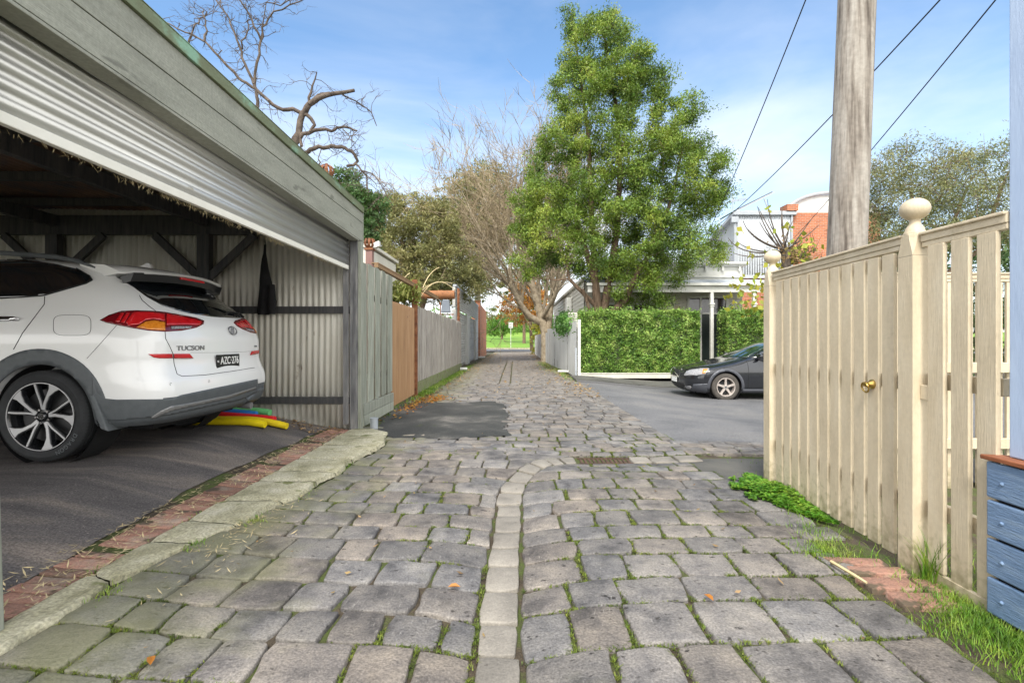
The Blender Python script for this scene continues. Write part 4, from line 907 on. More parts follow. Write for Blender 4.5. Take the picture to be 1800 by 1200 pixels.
palings(t, M['corr2'], (1.6, 24.3, 0), (1.62, 40, 0), lambda s: 1.5, lambda s: -.1, 60, th=.02, nrm=(-1, 0, 0))
t = thing("board_screen", "slanted white weatherboard screen above the sheet fence end", "screen", (2.3, 17.2, 0))
a, b, c, d = W(998, 549, 17.3), W(1032, 549, 16.2), W(1017, 577, 16.0), W(998, 566, 17.2)
m = MB()
for i in range(6):
    u0, u1 = i / 6, (i + .96) / 6; q = [a.lerp(d, u0), b.lerp(c, u0), b.lerp(c, u1), a.lerp(d, u1)]; o = Vector((-.01, -.02, 0)); o2 = Vector((0.02, .03, 0))
    m.hexa([p + o2 for p in q], [q[0] + o2 * .2, q[1] + o2 * .2, q[2] + o, q[3] + o])
m.build("boards", M['board'], t); m = MB(); m.tube([(b.x, b.y + .06, -.1), (b.x, b.y + .06, b.z)], .04, 6); m.build("post", M['board'], t)

# cottage
ct = thing("cottage", "cream weatherboard cottage with white verandah behind the hedge", "house", (5.6, 19, 0))
m = MB(); hsheet(m, (2.6, 18.5, 0), (2.6, 33, 0), wb_prof(-.2, 3.35, .16, .022), (-1, 0, 0)); m.build("side_wall", M['board'], ct)
m = MB(); hsheet(m, (2.62, 18.5, 0), (8.5, 18.5, 0), wb_prof(-.2, 3.3, .16, .018), (0, -1, 0)); m.build("front_wall", M['board'], ct)
m = MB(); m.box(2.7, 8.45, 18.6, 33, -.3, 3.3); m.build("walls_inner", M['board'], ct)
m = MB(); m.box(2.48, 2.6, 18.3, 33.2, 3.352, 3.46); m.build("eave_gutter", M['tan_wood'] if 0 else M['board'], ct)
rf_ = MB(); rf_.hexa([(2.5, 18.7, 3.463), (8.6, 18.7, 3.463), (8.6, 33.2, 3.463), (2.5, 33.2, 3.463)], [(3.9, 20.2, 4.5), (7.2, 20.2, 4.5), (7.2, 31.8, 4.5), (3.9, 31.8, 4.5)]); rf_.build("roof", M['light_sheet'], ct)
m = MB(); m.box(3.6, 8.42, 18.30, 18.49, 3.36, 3.86); m.box(3.5, 8.52, 18.18, 18.55, 3.862, 3.92); m.box(3.45, 8.58, 18.1, 18.6, 3.922, 4.0); m.box(3.55, 8.48, 18.24, 18.30, 3.45, 3.50)
for k in range(8): m.box(3.9 + k * .62, 3.98 + k * .62, 18.2, 18.298, 3.68, 3.858)
m.build("parapet", M['white'], ct, bevel=.01)
m = MB(); vs = []; n = 60
for i in range(n + 1):
    x = 2.5 + 6.4 * i / n; o = .012 * (i % 2); vs += [(x, 18.28, 3.36 + o), (x, 17.6, 3.27 + o), (x, 16.95, 3.08 + o)]
m.add(vs, [(3 * i + j, 3 * i + j + 1, 3 * i + j + 4, 3 * i + j + 3) for i in range(n) for j in range(2)]); m.build("verandah_roof", M['light_sheet'], ct, solid=.01)
m = MB(); m.box(2.45, 8.95, 16.86, 16.95, 3.0, 3.09); m.build("verandah_gutter", M['white'], ct, bevel=.01)
m = MB(); m.box(2.5, 8.9, 16.97, 17.03, 2.78, 2.995); m.build("verandah_beam", M['white'], ct, bevel=.005)
for x in (2.75, 4.7, 6.76, 8.22):
    m = MB(); m.box(x - .055, x + .055, 16.95, 17.06, -.2, 2.775); m.box(x - .085, x + .085, 16.92, 17.09, 2.35, 2.4); m.box(x - .075, x + .075, 16.93, 17.08, 2.28, 2.31); m.box(x - .08, x + .08, 16.925, 17.085, -.15, .25); m.build("verandah_post", M['white'], ct, bevel=.006)
def win(nm, x0, x1, z0, z1, mt, bars=1):
    f = MB(); f.box(x0 - .08, x1 + .08, 18.43, 18.478, z1, z1 + .09); f.box(x0 - .08, x1 + .08, 18.41, 18.478, z0 - .07, z0); f.box(x0 - .08, x0, 18.43, 18.478, z0, z1); f.box(x1, x1 + .08, 18.43, 18.478, z0, z1)
    f.box(x0, x1, 18.445, 18.475, (z0 + z1) / 2 - .02, (z0 + z1) / 2 + .02); o = f.build(nm, M['white'], ct, bevel=.004)
    p = MB(); p.box(x0, x1, 18.455, 18.47, z0, z1); q = p.build("pane", mt, o)
win("window", 4.45, 4.95, 1.0, 2.45, M['glass_dk']); win("window", 3.2, 3.8, 1.0, 2.45, M['glass_dk']); 
f = MB(); f.box(6.42, 6.5, 18.42, 18.478, -.1, 2.7); f.box(7.86, 7.95, 18.42, 18.478, -.1, 2.7); f.box(6.9, 6.96, 18.42, 18.478, -.1, 2.7); f.box(6.5, 7.86, 18.42, 18.478, 2.1, 2.16); f.box(6.42, 7.95, 18.42, 18.478, 2.702, 2.78); df = f.build("door_frame", M['white'], ct, bevel=.004)
p = MB(); p.box(6.97, 7.85, 18.45, 18.475, -.1, 2.1); p.build("door", mat("dark_green_door", [(.012, .02, .018), (.02, .03, .028)], rough=.35, bump=0), df)
p = MB(); p.box(6.5, 6.9, 18.455, 18.47, -.1, 2.1); p.box(6.5, 7.86, 18.455, 18.47, 2.16, 2.7); p.build("pane", M['glass_dk'], df)
m = MB(); m.lathe([(.001, 0), (.12, -.01), (.13, -.05), (.001, -.09)], 16, (6.05, 18.47, 2.3), 'y'); m.build("porch_lamp", M['cream'], ct, smooth=True)
m = MB(); zq = lambda x, y, Y: W(x, y, Y); a = zq(1003, 536, 22.5); m.box(2.33, 2.56, 22.2, 23.0, a.z - .32, a.z + .32); m.build("wall_unit", M['white'], ct, bevel=.02)
m = MB(); m.box(2.3, 9, 15.5, 18.5, -.3, hh(4, 17) + .1); m.build("verandah_floor", M['concrete'], ct)
# two storey building behind
bl = thing("apartment_building", "red brick two storey building with pale corrugated upper wall behind the cottage", "building", (12, 24, 0))
m = MB(); m.box(8.8, 16.4, 22.2, 32, -.3, 4.1); m.build("lower_wall", M['bx'], bl)
m = MB(); m.box(12.35, 16.4, 22.2, 32, 4.103, 6.85); m.build("upper_wall", M['bx'], bl)
m = MB(); corr_sheet(m, (9.92, 22.1, 0), (12.3, 22.1, 0), 4.05, 6.68, (0, -1, 0), .11, .016); m.build("corrugated_wall", M['light_sheet'], bl, smooth=True, sharp=80, solid=.002)
m = MB(); m.box(9.86, 12.42, 21.98, 22.08, 6.68, 6.87); m.box(12.3, 12.38, 22.02, 22.18, 4.0, 6.68); m.box(9.84, 9.93, 22.03, 22.15, 3.9, 6.68); m.build("corner_trim", M['grey_trim'], bl, bevel=.01)
m = MB(); m.prism([(22.1, 3.9), (29.5, 3.9), (29.5, 4.9), (22.1, 6.7)], 'x', 9.93, 12.3); m.build("side_wall", M['light_sheet'], bl)
m = MB(); m.hexa([(9.7, 21.95, 6.70), (12.5, 21.95, 6.70), (12.5, 29.6, 4.92), (9.7, 29.6, 4.92)], [(9.7, 21.95, 6.84), (12.5, 21.95, 6.84), (12.5, 29.6, 5.06), (9.7, 29.6, 5.06)]); m.build("roof", M['grey_trim'], bl)
m = MB(); m.box(9.87, 9.925, 23.6, 25.0, 4.72, 5.3); wf = m.build("window", M['white'], bl); m = MB(); m.box(9.855, 9.868, 23.7, 24.9, 4.8, 5.22); m.build("pane", M['glass_dk'], wf)
m = MB(); m.tube([(9.78, 22.0, 6.6), (9.78, 22.0, 3.2)], .045, 8); m.box(9.6, 9.9, 21.9, 22.0, 6.35, 6.6); m.build("downpipe", M['grey_trim'], bl)
m = MB(); m.box(12.05, 12.55, 21.9, 22.5, 6.872, 7.15); m.build("brick_cap", M['bx'], bl)
m = MB(); m.prism([(14.7 + 2.1 * math.cos(a), 6.87 + 1.02 * math.sin(a)) for a in np.linspace(0, math.pi, 25)], 'y', 23.0, 31.0); m.build("barrel_roof", mat("pale_roof_sheet", [(.55, .58, .58), (.64, .66, .65)], rough=.5, bump=.05), bl, smooth=True)
m = MB(); pts = [(14.7 + 2.16 * math.cos(a), 22.92, 6.87 + 1.08 * math.sin(a)) for a in np.linspace(0, math.pi, 31)]; m.tube(pts, .07, 6); m.build("roof_edge", M['grey_trim'], bl)
sp_ = thing("solar_panel", "solar panels tilted up on struts on the corrugated building roof", "solar panel", (10.8, 23, 6.84))
m = MB(); m.hexa([(9.95, 22.3, 6.95), (11.62, 22.3, 7.78), (11.62, 24.0, 7.78), (9.95, 24.0, 6.95)], [(9.93, 22.3, 7.0), (11.60, 22.3, 7.83), (11.60, 24.0, 7.83), (9.93, 24.0, 7.0)]); m.build("panel", mat("solar_cells", [(.02, .03, .06)], rough=.2, bump=0), sp_)
m = MB(); m.bar((9.95, 22.25, 6.93), (11.65, 22.25, 7.78), .05, .06); m.bar((11.2, 22.25, 7.5), (11.45, 22.25, 6.85), .04, .04); m.bar((10.1, 22.25, 6.87), (11.35, 22.25, 6.9), .04, .04); m.build("strut", M['grey_trim'], sp_)
an = thing("tv_antenna", "thin television antenna on a mast at the roof corner", "antenna", (9.78, 22.2, 6.8))
m = MB(); m.tube([(9.78, 22.2, 6.6), (9.78, 22.2, 7.6)], .02, 6); m.build("mast", M['grey_trim'], an)
m = MB(); m.tube([(9.35, 21.6, 7.12), (10.05, 22.6, 7.55)], .015, 5); m.build("boom", M['grey_trim'], an)
m = MB()
for k in range(8):
    u = k / 7; c = Vector((9.35, 21.6, 7.12)).lerp(Vector((10.05, 22.6, 7.55)), u); d = Vector((.82, -.57, 0)) * (.75 - .3 * u); m.tube([c - d * .3, c + d], .006, 4)
m.build("elements", M['grey_trim'], an)
# hedge border and hedges' bases are with the planting; street sign
sg = thing("street_sign", "small white street sign on a thin pole at the park edge", "sign", (-.5, 61, .2))
m = MB(); m.tube([(-.5, 61, .1), (-.5, 61, 3.3)], .03, 8); m.build("pole", M['white'], sg)
m = MB(); m.box(-.76, -.24, 60.94, 60.965, 2.6, 3.28); pl_ = m.build("sign_plate", M['white'], sg, bevel=.01)
def text(s, size, mt, parent, loc, mtx, ext_=.002, name="lettering", sx=1.0, bold=0):
    cu = bpy.data.curves.new(name, 'FONT'); cu.body = s; cu.size = size; cu.extrude = ext_; cu.align_x = 'CENTER'; cu.align_y = 'CENTER'; cu.offset = bold
    o = bpy.data.objects.new(name, cu); COL.objects.link(o); dg = bpy.context.evaluated_depsgraph_get(); dg.update(); me = bpy.data.meshes.new_from_object(o.evaluated_get(dg)); bpy.data.objects.remove(o)
    me.transform(Matrix.Diagonal((sx, 1, 1, 1))); me.transform(mtx); me.transform(Matrix.Translation(Vector(loc) - world_loc(parent))); me.materials.clear(); me.materials.append(mt)
    o = bpy.data.objects.new(name, me); COL.objects.link(o); o.parent = parent; return o
MF = Matrix(((1, 0, 0, 0), (0, 0, -1, 0), (0, 1, 0, 0), (0, 0, 0, 1)))      # faces -Y
MXP = Matrix(((0, 0, 1, 0), (1, 0, 0, 0), (0, 1, 0, 0), (0, 0, 0, 1)))      # faces +X
text("NO", .2, M['black'], sg, (-.5, 60.93, 3.13), MF); text("EXIT", .2, M['black'], sg, (-.5, 60.93, 2.93), MF)
m = MB(); m.add([(-.70, 60.93, 2.73), (-.58, 60.93, 2.66), (-.58, 60.93, 2.71), (-.3, 60.93, 2.71), (-.3, 60.93, 2.75), (-.58, 60.93, 2.75), (-.58, 60.93, 2.80)], [(0, 1, 2, 3, 4, 5, 6)]); m.build("arrow", M['black'], sg)
# ------------------------------------------------------------ cars
def pchip(x, y, xq):
    x = np.array(x, float); y = np.array(y, float); h = np.diff(x); d = np.diff(y) / h; m = np.zeros(len(x))
    for i in range(1, len(x) - 1):
        if d[i - 1] * d[i] > 0:
            w1 = 2 * h[i] + h[i - 1]; w2 = h[i] + 2 * h[i - 1]; m[i] = (w1 + w2) / (w1 / d[i - 1] + w2 / d[i])
    m[0] = d[0]; m[-1] = d[-1]; i = np.clip(np.searchsorted(x, xq) - 1, 0, len(x) - 2); t = (xq - x[i]) / h[i]
    return (2 * t**3 - 3 * t**2 + 1) * y[i] + (t**3 - 2 * t**2 + t) * h[i] * m[i] + (-2 * t**3 + 3 * t**2) * y[i + 1] + (t**3 - t**2) * h[i] * m[i + 1]
def car_body(levels, zq, taper=None, nside=70):
    """levels rows: z, u_rear, u_front, half width, corner(u,v) rear, corner(u,v) front, bow rear, bow front; local x = -u"""
    Lv = np.array(levels, float); z0 = Lv[:, 0]; q = [pchip(z0, Lv[:, k], zq) for k in range(1, 10)]
    rings = []
    for i, z in enumerate(zq):
        ur, uf, w_, cru, crv, fru, frv, bo, bf = [k[i] for k in q]; half = []
        def rear(v): return ur + bo * (v / w_) ** 2
        def front(v): return uf - bf * (v / w_) ** 2
        va = w_ - crv; vb = w_ - frv
        for t in np.linspace(0, 1, 12, endpoint=False): half.append((rear(va * t), va * t))
        u0 = rear(va)
        for t in np.linspace(0, math.pi / 2, 12, endpoint=False): half.append((u0 + cru * (1 - math.cos(t)), va + crv * math.sin(t)))
        u1 = front(vb); a, b = u0 + cru, u1 - fru
        for t in np.linspace(0, 1, nside, endpoint=False):
            u = a + (b - a) * t; half.append((u, w_))
        for t in np.linspace(0, math.pi / 2, 12, endpoint=False): half.append((b + fru * math.sin(t), vb + frv * math.cos(t)))
        for t in np.linspace(0, 1, 12): half.append((front(vb * (1 - t)), vb * (1 - t)))
        if taper is not None: half = [(u, v * taper(u, z)) for u, v in half]
        full = half + [(u, -v) for u, v in half[-2:0:-1]]
        rings.append([(-u, v, z) for u, v in full])
    n = len(rings[0]); m = MB(); vs = [p for r in rings for p in r]
    fs = [(i * n + k, i * n + (k + 1) % n, (i + 1) * n + (k + 1) % n, (i + 1) * n + k) for i in range(len(rings) - 1) for k in range(n)]
    h = (n + 2) // 2  # strips across top and bottom
    for base, flip in ((0, 0), ((len(rings) - 1) * n, 1)):
        a = base; 
        for k in range(h - 1):
            i0, i1 = k, k + 1; j0, j1 = (n - k) % n, (n - k - 1) % n
            f = [base + i0, base + i1, base + j1, base + j0]; f2 = []
            for q_ in f:
                if q_ not in f2: f2.append(q_)
            if len(f2) >= 3: fs.append(tuple(f2 if flip else f2[::-1]))
    m.add(vs, fs); return m
def carve(obj, cyls):
    """cut wheel wells with real booleans, keep the result as plain mesh"""
    for (x, y0, y1, z, r) in cyls:
        c = MB(); c.lathe([(.0005, y0), (r, y0), (r, y1), (.0005, y1)], 64, (x, 0, z), 'y'); co = c.build("cutter", M['black'], None); me = co.data
        bm = bmesh.new(); bm.from_mesh(me); bmesh.ops.remove_doubles(bm, verts=bm.verts, dist=1e-3); bmesh.ops.recalc_face_normals(bm, faces=bm.faces); bm.to_mesh(me); bm.free()
        co.location = co.location + obj.parent.location
        md = obj.modifiers.new("cut", 'BOOLEAN'); md.object = co; md.operation = 'DIFFERENCE'; md.solver = 'EXACT'
        dg = bpy.context.evaluated_depsgraph_get(); dg.update(); me2 = bpy.data.meshes.new_from_object(obj.evaluated_get(dg)); obj.modifiers.clear(); obj.data = me2
        bpy.data.objects.remove(co)
    me2.polygons.foreach_set("use_smooth", [True] * len(me2.polygons)); me2.set_sharp_from_angle(angle=R(32))
class Skin:
    """lays trim on a body: outlines given on the side or end view are carried onto its surface"""
    def __init__(s, body_mb, root): s.root = root; s.o = Vector(root.location); s.bvh = BVHTree.FromPolygons([Vector(p) for p in body_mb.v], body_mb.f, epsilon=0)
    def hit(s, x, y, off, src=None):
        e = Vector((0, 0, EYE)) - s.o; d = (W(x, y, 10) - Vector((0, 0, EYE))).normalized(); p, n, i, t = s.bvh.ray_cast(e, d)
        if p is None:
            p, n, i, t = s.bvh.find_nearest(e + d * ((s.o - Vector((0, 0, EYE))).length))
            # walk along the ray to the closest approach
            best = None
            for k in np.linspace(2, 16, 141):
                q = e + d * float(k); p2, n2, i2, t2 = s.bvh.find_nearest(q)
                if best is None or t2 < best[0]: best = (t2, p2, n2)
            p, n = best[1], best[2]
        if n.dot(d) > 0: n = -n
        return p + n * off
    def patch(s, name, outline, mt, off=.004, step=2.5, par=None, mirror=False, thick=.008, fn=None, smooth=True):
        P = []; k = len(outline)
        for i in range(k):
            a = Vector(outline[i]); b = Vector(outline[(i + 1) % k]); n = max(1, int((b - a).length / step))
            for j in range(n): P.append(a.lerp(b, j / n))
        xs = [p.x for p in P]; ys = [p.y for p in P]; pts = [Vector((p.x, p.y)) for p in P]; m = len(pts); edges = [(i, (i + 1) % m) for i in range(m)]
        def inside(x, y):
            c = False; j = m - 1
            for i in range(m):
                if (P[i].y > y) != (P[j].y > y) and x < (P[j].x - P[i].x) * (y - P[i].y) / (P[j].y - P[i].y) + P[i].x: c = not c
                j = i
            return c
        for gx_ in np.arange(min(xs) + step * .6, max(xs), step):
            for gy_ in np.arange(min(ys) + step * .6, max(ys), step):
                if inside(gx_, gy_) and min((p.x - gx_) ** 2 + (p.y - gy_) ** 2 for p in P) > (step * .45) ** 2: pts.append(Vector((gx_, gy_)))
        r = delaunay_2d_cdt(pts, edges, [], 1, 1e-4); vs = [(fn or s.hit)(p.x, p.y, off) for p in r[0]]; mm = MB(); mm.add(vs, r[2])
        if mirror: m2_ = MB(); m2_.add([(v[0], -v[1], v[2]) for v in vs], [tuple(reversed(f)) for f in r[2]]); m2_.build(name, mt, s.root, local=True, smooth=smooth, sharp=50, solid=thick)
        o = mm.build(name, mt, par or s.root, local=(par is None), smooth=smooth, sharp=50, solid=thick) if par is None else mm.build(name, mt, par, local=True, smooth=smooth, sharp=50, solid=thick)
        return o
    def seam(s, name, line, mt, width=.005, off=.0012, mirror=False, fn=None, step=2.0):
        P = []
        for a, b in zip(line[:-1], line[1:]):
            a = Vector(a); b = Vector(b); n = max(1, int((b - a).length / step))
            for j in range(n): P.append(a.lerp(b, j / n))
        P.append(Vector(line[-1])); pts = [(fn or s.hit)(p.x, p.y, off) for p in P]; m = MB(); m.tube(pts, width / 2, 5)
        if mirror: m2_ = MB(); m2_.tube([(p[0], -p[1], p[2]) for p in pts], width / 2, 5); m2_.build(name, mt, s.root, local=True, smooth=True)
        return m.build(name, mt, s.root, local=True, smooth=True)
    def side(s, sign=-1):
        def fn(x, z, off):
            p, n, i, t = s.bvh.ray_cast(Vector((x, sign * 3, z)), Vector((0, -sign, 0)))
            if p is None: p, n, i, t = s.bvh.find_nearest(Vector((x, sign * 1, z)))
            if n.y * sign < 0: n = -n
            return p + n * off
        return fn
    def end(s, sign=1):
        def fn(y, z, off):
            p, n, i, t = s.bvh.ray_cast(Vector((sign * 8 , y, z)), Vector((-sign, 0, 0)))
            if p is None: p, n, i, t = s.bvh.find_nearest(Vector((sign * .5, y, z)))
            if n.x * sign < 0: n = -n
            return p + n * off
        return fn
def ringpoly(cx, cz, r0, r1, a0, a1, n=40):
    A = np.linspace(R(a0), R(a1), n); return [(cx + r1 * math.cos(a), cz + r1 * math.sin(a)) for a in A] + [(cx + r0 * math.cos(a), cz + r0 * math.sin(a)) for a in A[::-1]]

M['car_white'] = mat("white_car_paint", [(.78, .785, .78)], rough=.25, coat=.8, bump=0)
M['car_dark'] = mat("charcoal_car_paint", [(.016, .018, .023)], rough=.2, metal=.4, coat=1., bump=0)
M['clad'] = mat("grey_plastic_cladding", [(.075, .085, .092), (.095, .105, .112)], rough=.55, vs=20, bump=.12, bs=200)
M['clad2'] = mat("silver_trim", [(.22, .22, .22)], rough=.4, metal=.4, bump=0)
M['gblack'] = mat("gloss_black", [(.008, .009, .010)], rough=.3, bump=0)
M['seam'] = mat("panel_gap", [(.01, .01, .01)], bump=0)
M['lamp_red'] = mat("red_lens", [(.42, .006, .01), (.60, .015, .02)], rough=.12, vs=14, bump=0, coat=.6)
M['lamp_dred'] = mat("dark_red_lens", [(.14, .004, .008)], rough=.12, bump=0, coat=.6)
M['lamp_or'] = mat("amber_lens", [(.55, .16, .01), (.75, .27, .03)], rough=.15, vs=40, bump=0, coat=.6)
M['lamp_cl'] = mat("clear_lens", [(.12, .12, .13), (.42, .42, .43)], rough=.1, vs=60, bump=0)
M['tyre'] = mat("tyre_rubber", [(.014, .015, .017), (.026, .028, .030)], rough=.8, vs=9, bump=.3, bs=100)
M['tyre_old'] = mat("dusty_tyre_rubber", [(.05, .045, .04), (.085, .075, .065)], rough=.9, vs=9, bump=.3, bs=80)
M['alloy'] = mat("machined_alloy", [(.46, .46, .47)], rough=.35, metal=.4, bump=0)
M['alloy_d'] = mat("gloss_black_alloy", [(.012, .013, .015)], rough=.25, bump=0, coat=.5)
M['alloy_s'] = mat("dusty_silver_alloy", [(.42, .36, .32), (.55, .50, .46)], rough=.45, metal=.5, vs=20, bump=0)
M['chrome'] = mat("chrome", [(.7, .7, .72)], rough=.12, metal=1., bump=0)
M['cglass'] = mat("tinted_glass", [(.006, .008, .010)], rough=.035, bump=0, spec=1.0, coat=1.)
M['cabin'] = mat("cabin_dark", [(.004, .004, .005)], rough=.9, bump=0)

def tyre(par, R_, rim, wd, side, mt, block=True):
    """outer face at local y=0 side*: built about local origin, width goes inward"""
    m = MB(); s = -side; h = []
    pr = [(rim - .005, .012), (rim + .004, .004), (rim + .02, .0), (rim + (R_ - rim) * .55, -.004), (R_ - .028, .004), (R_ - .012, .014), (R_ - .003, .026)]
    g = [0.045, .05, .055, .085, .09, .095]
    pr += [(R_, .034)]
    for c in (.30, .5, .70): w0 = wd * c; pr += [(R_, w0 - .006), (R_ - .009, w0 - .004), (R_ - .009, w0 + .004), (R_, w0 + .006)]
    pr += [(R_, wd - .03), (R_ - .012, wd - .012), (R_ - .04, wd), (rim, wd - .01)]
    m.lathe([(r, s * q) for r, q in pr], 96, (0, 0, 0), 'y')
    if block:
        for k in range(80):
            a = 2 * math.pi * k / 80; c, sn = math.cos(a), math.sin(a); t = (-sn, c)
            def P(r, tt, q): return (r * c + t[0] * tt, s * q, r * sn + t[1] * tt)
            w2 = .0022
            for q0, q1 in ((.004, .05), (wd - .055, wd - .008)):
                ra = R_ - .012 if q0 < .02 else R_ + .0008; rb = R_ + .0008 if q0 < .02 else R_ - .008
                m.mi = 1
                m.add([P(ra - (.014 if q0 < .02 else 0), -w2, q0), P(ra - (.014 if q0 < .02 else 0), w2, q0), P(R_ + .0012, w2, q0 + .024), P(R_ + .0012, -w2, q0 + .024), P(R_ + .0012, w2, q1), P(R_ + .0012, -w2, q1)], [(0, 1, 2, 3), (3, 2, 4, 5)]); m.mi = 0
    return m.build("tyre", [mt, M['seam']], par, local=True, smooth=True, sharp=30)
def wheel(par, pos, side, R_, rim, wd, kind, tmat):
    w_ = bpy.data.objects.new("wheel", None); COL.objects.link(w_); w_.parent = par; w_.location = pos; s = -side
    tyre(w_, R_, rim, wd, side, tmat)
    m = MB(); m.lathe([(rim + .004, s * .0), (rim - .004, s * -.003), (rim - .012, s * .004), (rim - .02, s * .03), (rim - .03, s * (wd - .03)), (rim, s * (wd - .01))], 64, (0, 0, 0), 'y')
    m.build("rim", M['alloy_d'] if kind == 'swirl' else M['alloy_s'], w_, local=True, smooth=True)
    m = MB(); m.lathe([(.001, s * .075), (rim * .78, s * .075), (rim * .80, s * .09), (.001, s * .09)], 40, (0, 0, 0), 'y'); m.build("brake_disc", M['tyre'] if kind != 'swirl' else mat("brake_steel", [(.05, .05, .052)], rough=.4, metal=.6, bump=0), w_, local=True, smooth=True)
    def spoke(m, pts, y, th):
        """flat curved blade: pts = list of (r, angle centre deg, half width) """
        L_, R2 = [], []
        for r, a, hw in pts:
            a = R(a); c, sn = math.cos(a), math.sin(a); tx, tz = -sn, c; L_.append((r * c + tx * hw, r * sn + tz * hw)); R2.append((r * c - tx * hw, r * sn - tz * hw))
        n = len(pts); vs = []
        for i in range(n):
            dy = y[i] if hasattr(y, '__len__') else y
            for q in (L_[i], R2[i]): vs += [(q[0], s * dy, q[1])]
            for q in (L_[i], R2[i]): vs += [(q[0], s * (dy + th), q[1])]
        fs = []
        for i in range(n - 1):
            b = i * 4; e = b + 4; fs += [(b, b + 1, e + 1, e), (b + 2, e + 2, e + 3, b + 3), (b, e, e + 2, b + 2), (b + 1, b + 3, e + 3, e + 1)]
        fs += [(0, 2, 3, 1), (4 * n - 4, 4 * n - 3, 4 * n - 1, 4 * n - 2)]; m.add(vs, fs)
    if kind == 'swirl':
        m = MB(); d = MB(); k = 5; k0 = 18 * side
        for i in range(k):
            a = 360 / k * i + 8; sg = side
            A = [(.05, a, .012), (.10, a + sg * 2, .010), (.17, a + sg * 8, .011), (.22, a + sg * 13, .024), (rim - .006, a + sg * 15, .048)]
            spoke(m, A, [.016, .012, .006, .003, .001], .006); spoke(d, [(r, q, h + .008) for r, q, h in A], [.0225, .0185, .0125, .0095, .0075], .035)
            B = [(.055, a - sg * 12, .006), (.12, a - sg * 16, .006), (.19, a - sg * 20, .006), (rim - .006, a - sg * 21, .006)]
            spoke(m, B, [.016, .011, .006, .002], .006); spoke(d, [(r, q, h + .009) for r, q, h in B], [.0225, .0175, .0125, .0085], .03)
        m.build("spoke", M['alloy'], w_, local=True); d.build("spoke_backing", M['alloy_d'], w_, local=True)
        m = MB(); m.lathe([(rim - .001, s * -.0035), (rim - .007, s * -.0035), (rim - .007, s * .001)], 64, (0, 0, 0), 'y'); m.build("rim_edge", M['alloy'], w_, local=True, smooth=True)
        m = MB(); m.lathe([(.001, s * .004), (.026, s * .005), (.032, s * .012), (.034, s * .03), (.06, s * .032), (.062, s * .06)], 28, (0, 0, 0), 'y'); m.build("hub_cap", M['alloy_d'], w_, local=True, smooth=True)
        m = MB()
        for i in range(5):
            a = R(72 * i + 44); m.lathe([(.001, s * .014), (.009, s * .014), (.010, s * .03)], 8, (.052 * math.cos(a), 0, .052 * math.sin(a)), 'y')
        m.build("wheel_nuts", M['chrome'], w_, local=True)
        m = MB(); hlogo(m, s * .0032, .020, w=.003); m.build("emblem", M['chrome'], w_, local=True)
    else:
        m = MB()
        for i in range(5):
            a = 72 * i + 90; spoke(m, [(.03, a, .032), (.07, a, .026), (.14, a, .022), (rim - .005, a, .030)], [.016, .018, .016, .006], .03)
        m.lathe([(.001, s * .014), (.045, s * .016), (.06, s * .022), (.06, s * .05)], 24, (0, 0, 0), 'y'); m.lathe([(rim + .004, s * -.002), (rim - .014, s * .0), (rim - .018, s * .02)], 60, (0, 0, 0), 'y'); m.build("spoke", M['alloy_s'], w_, local=True, smooth=True, sharp=35)
        m = MB()
        for i in range(5):
            a = R(72 * i + 54); m.lathe([(.001, s * .008), (.008, s * .008), (.009, s * .03)], 8, (.048 * math.cos(a), 0, .048 * math.sin(a)), 'y')
        m.lathe([(.001, s * .006), (.024, s * .008), (.026, s * .02)], 20, (0, 0, 0), 'y'); m.build("wheel_nuts", M['clad'], w_, local=True)
    return w_
def hlogo(m, y, r, w=.004, plane='xz', th=.002, sl=.25):
    """oval ring round a slanted letter H"""
    def P(a, b): return (a, y, b) if plane == 'xz' else (y, a, b)
    pts = [P(r * 1.35 * math.cos(t), r * .8 * math.sin(t)) for t in np.linspace(0, 2 * math.pi, 33)]; m.tube(pts, w / 2, 6, cap=False)
    q = r * .5
    m.tube([P(-q * 1.05 - q * .1, -q * 1.15), P(-q * .35 + q * sl, q * 1.1)], w * .6, 6); m.tube([P(q * .35 - q * sl, -q * 1.1), P(q * 1.05 + q * .1, q * 1.15)], w * .6, 6)
    m.tube([P(-q * .7, -q * .1), P(0, q * .22), P(q * .7, q * .1)], w * .55, 6)

# ---- white suv in the carport
ZF = hh(-3.63, 4.0)
suv = thing("suv", "white suv parked nose first in the carport, seen from its rear", "car", (-2.66, 4.70, .21))
B0 = [  # z, ur, uf, w, cru, crv, fru, frv, bow r, bow f
    (.265, .13, 4.36, .85, .30, .24, .35, .35, .08, .12), (.31, .06, 4.40, .885, .32, .24, .45, .4, .10, .14), (.40, .03, 4.44, .905, .32, .24, .5, .45, .11, .16), (.52, .0, 4.47, .918, .34, .25, .55, .5, .13, .18),
    (.60, .012, 4.46, .920, .34, .25, .55, .5, .13, .18), (.66, .045, 4.44, .919, .34, .25, .55, .5, .12, .18), (.78, .075, 4.42, .917, .34, .25, .55, .5, .12, .2), (.92, .075, 4.34, .917, .35, .26, .6, .5, .12, .25),
    (1.02, .095, 4.10, .905, .36, .27, .7, .5, .13, .25), (1.08, .12, 3.80, .888, .38, .29, .8, .5, .14, .2), (1.15, .165, 3.42, .855, .40, .30, .6, .45, .15, .2), (1.22, .23, 3.30, .820, .42, .30, .5, .4, .16, .25),
    (1.32, .34, 3.12, .775, .42, .30, .5, .4, .17, .25), (1.42, .47, 2.92, .728, .42, .28, .5, .4, .18, .25), (1.50, .60, 2.76, .690, .42, .28, .5, .4, .18, .25), (1.555, .72, 2.60, .65, .45, .3, .5, .4, .16, .2),
    (1.60, .90, 2.40, .58, .5, .3, .5, .3, .1, .15), (1.635, 1.15, 2.1, .42, .4, .25, .4, .25, .05, .05)]
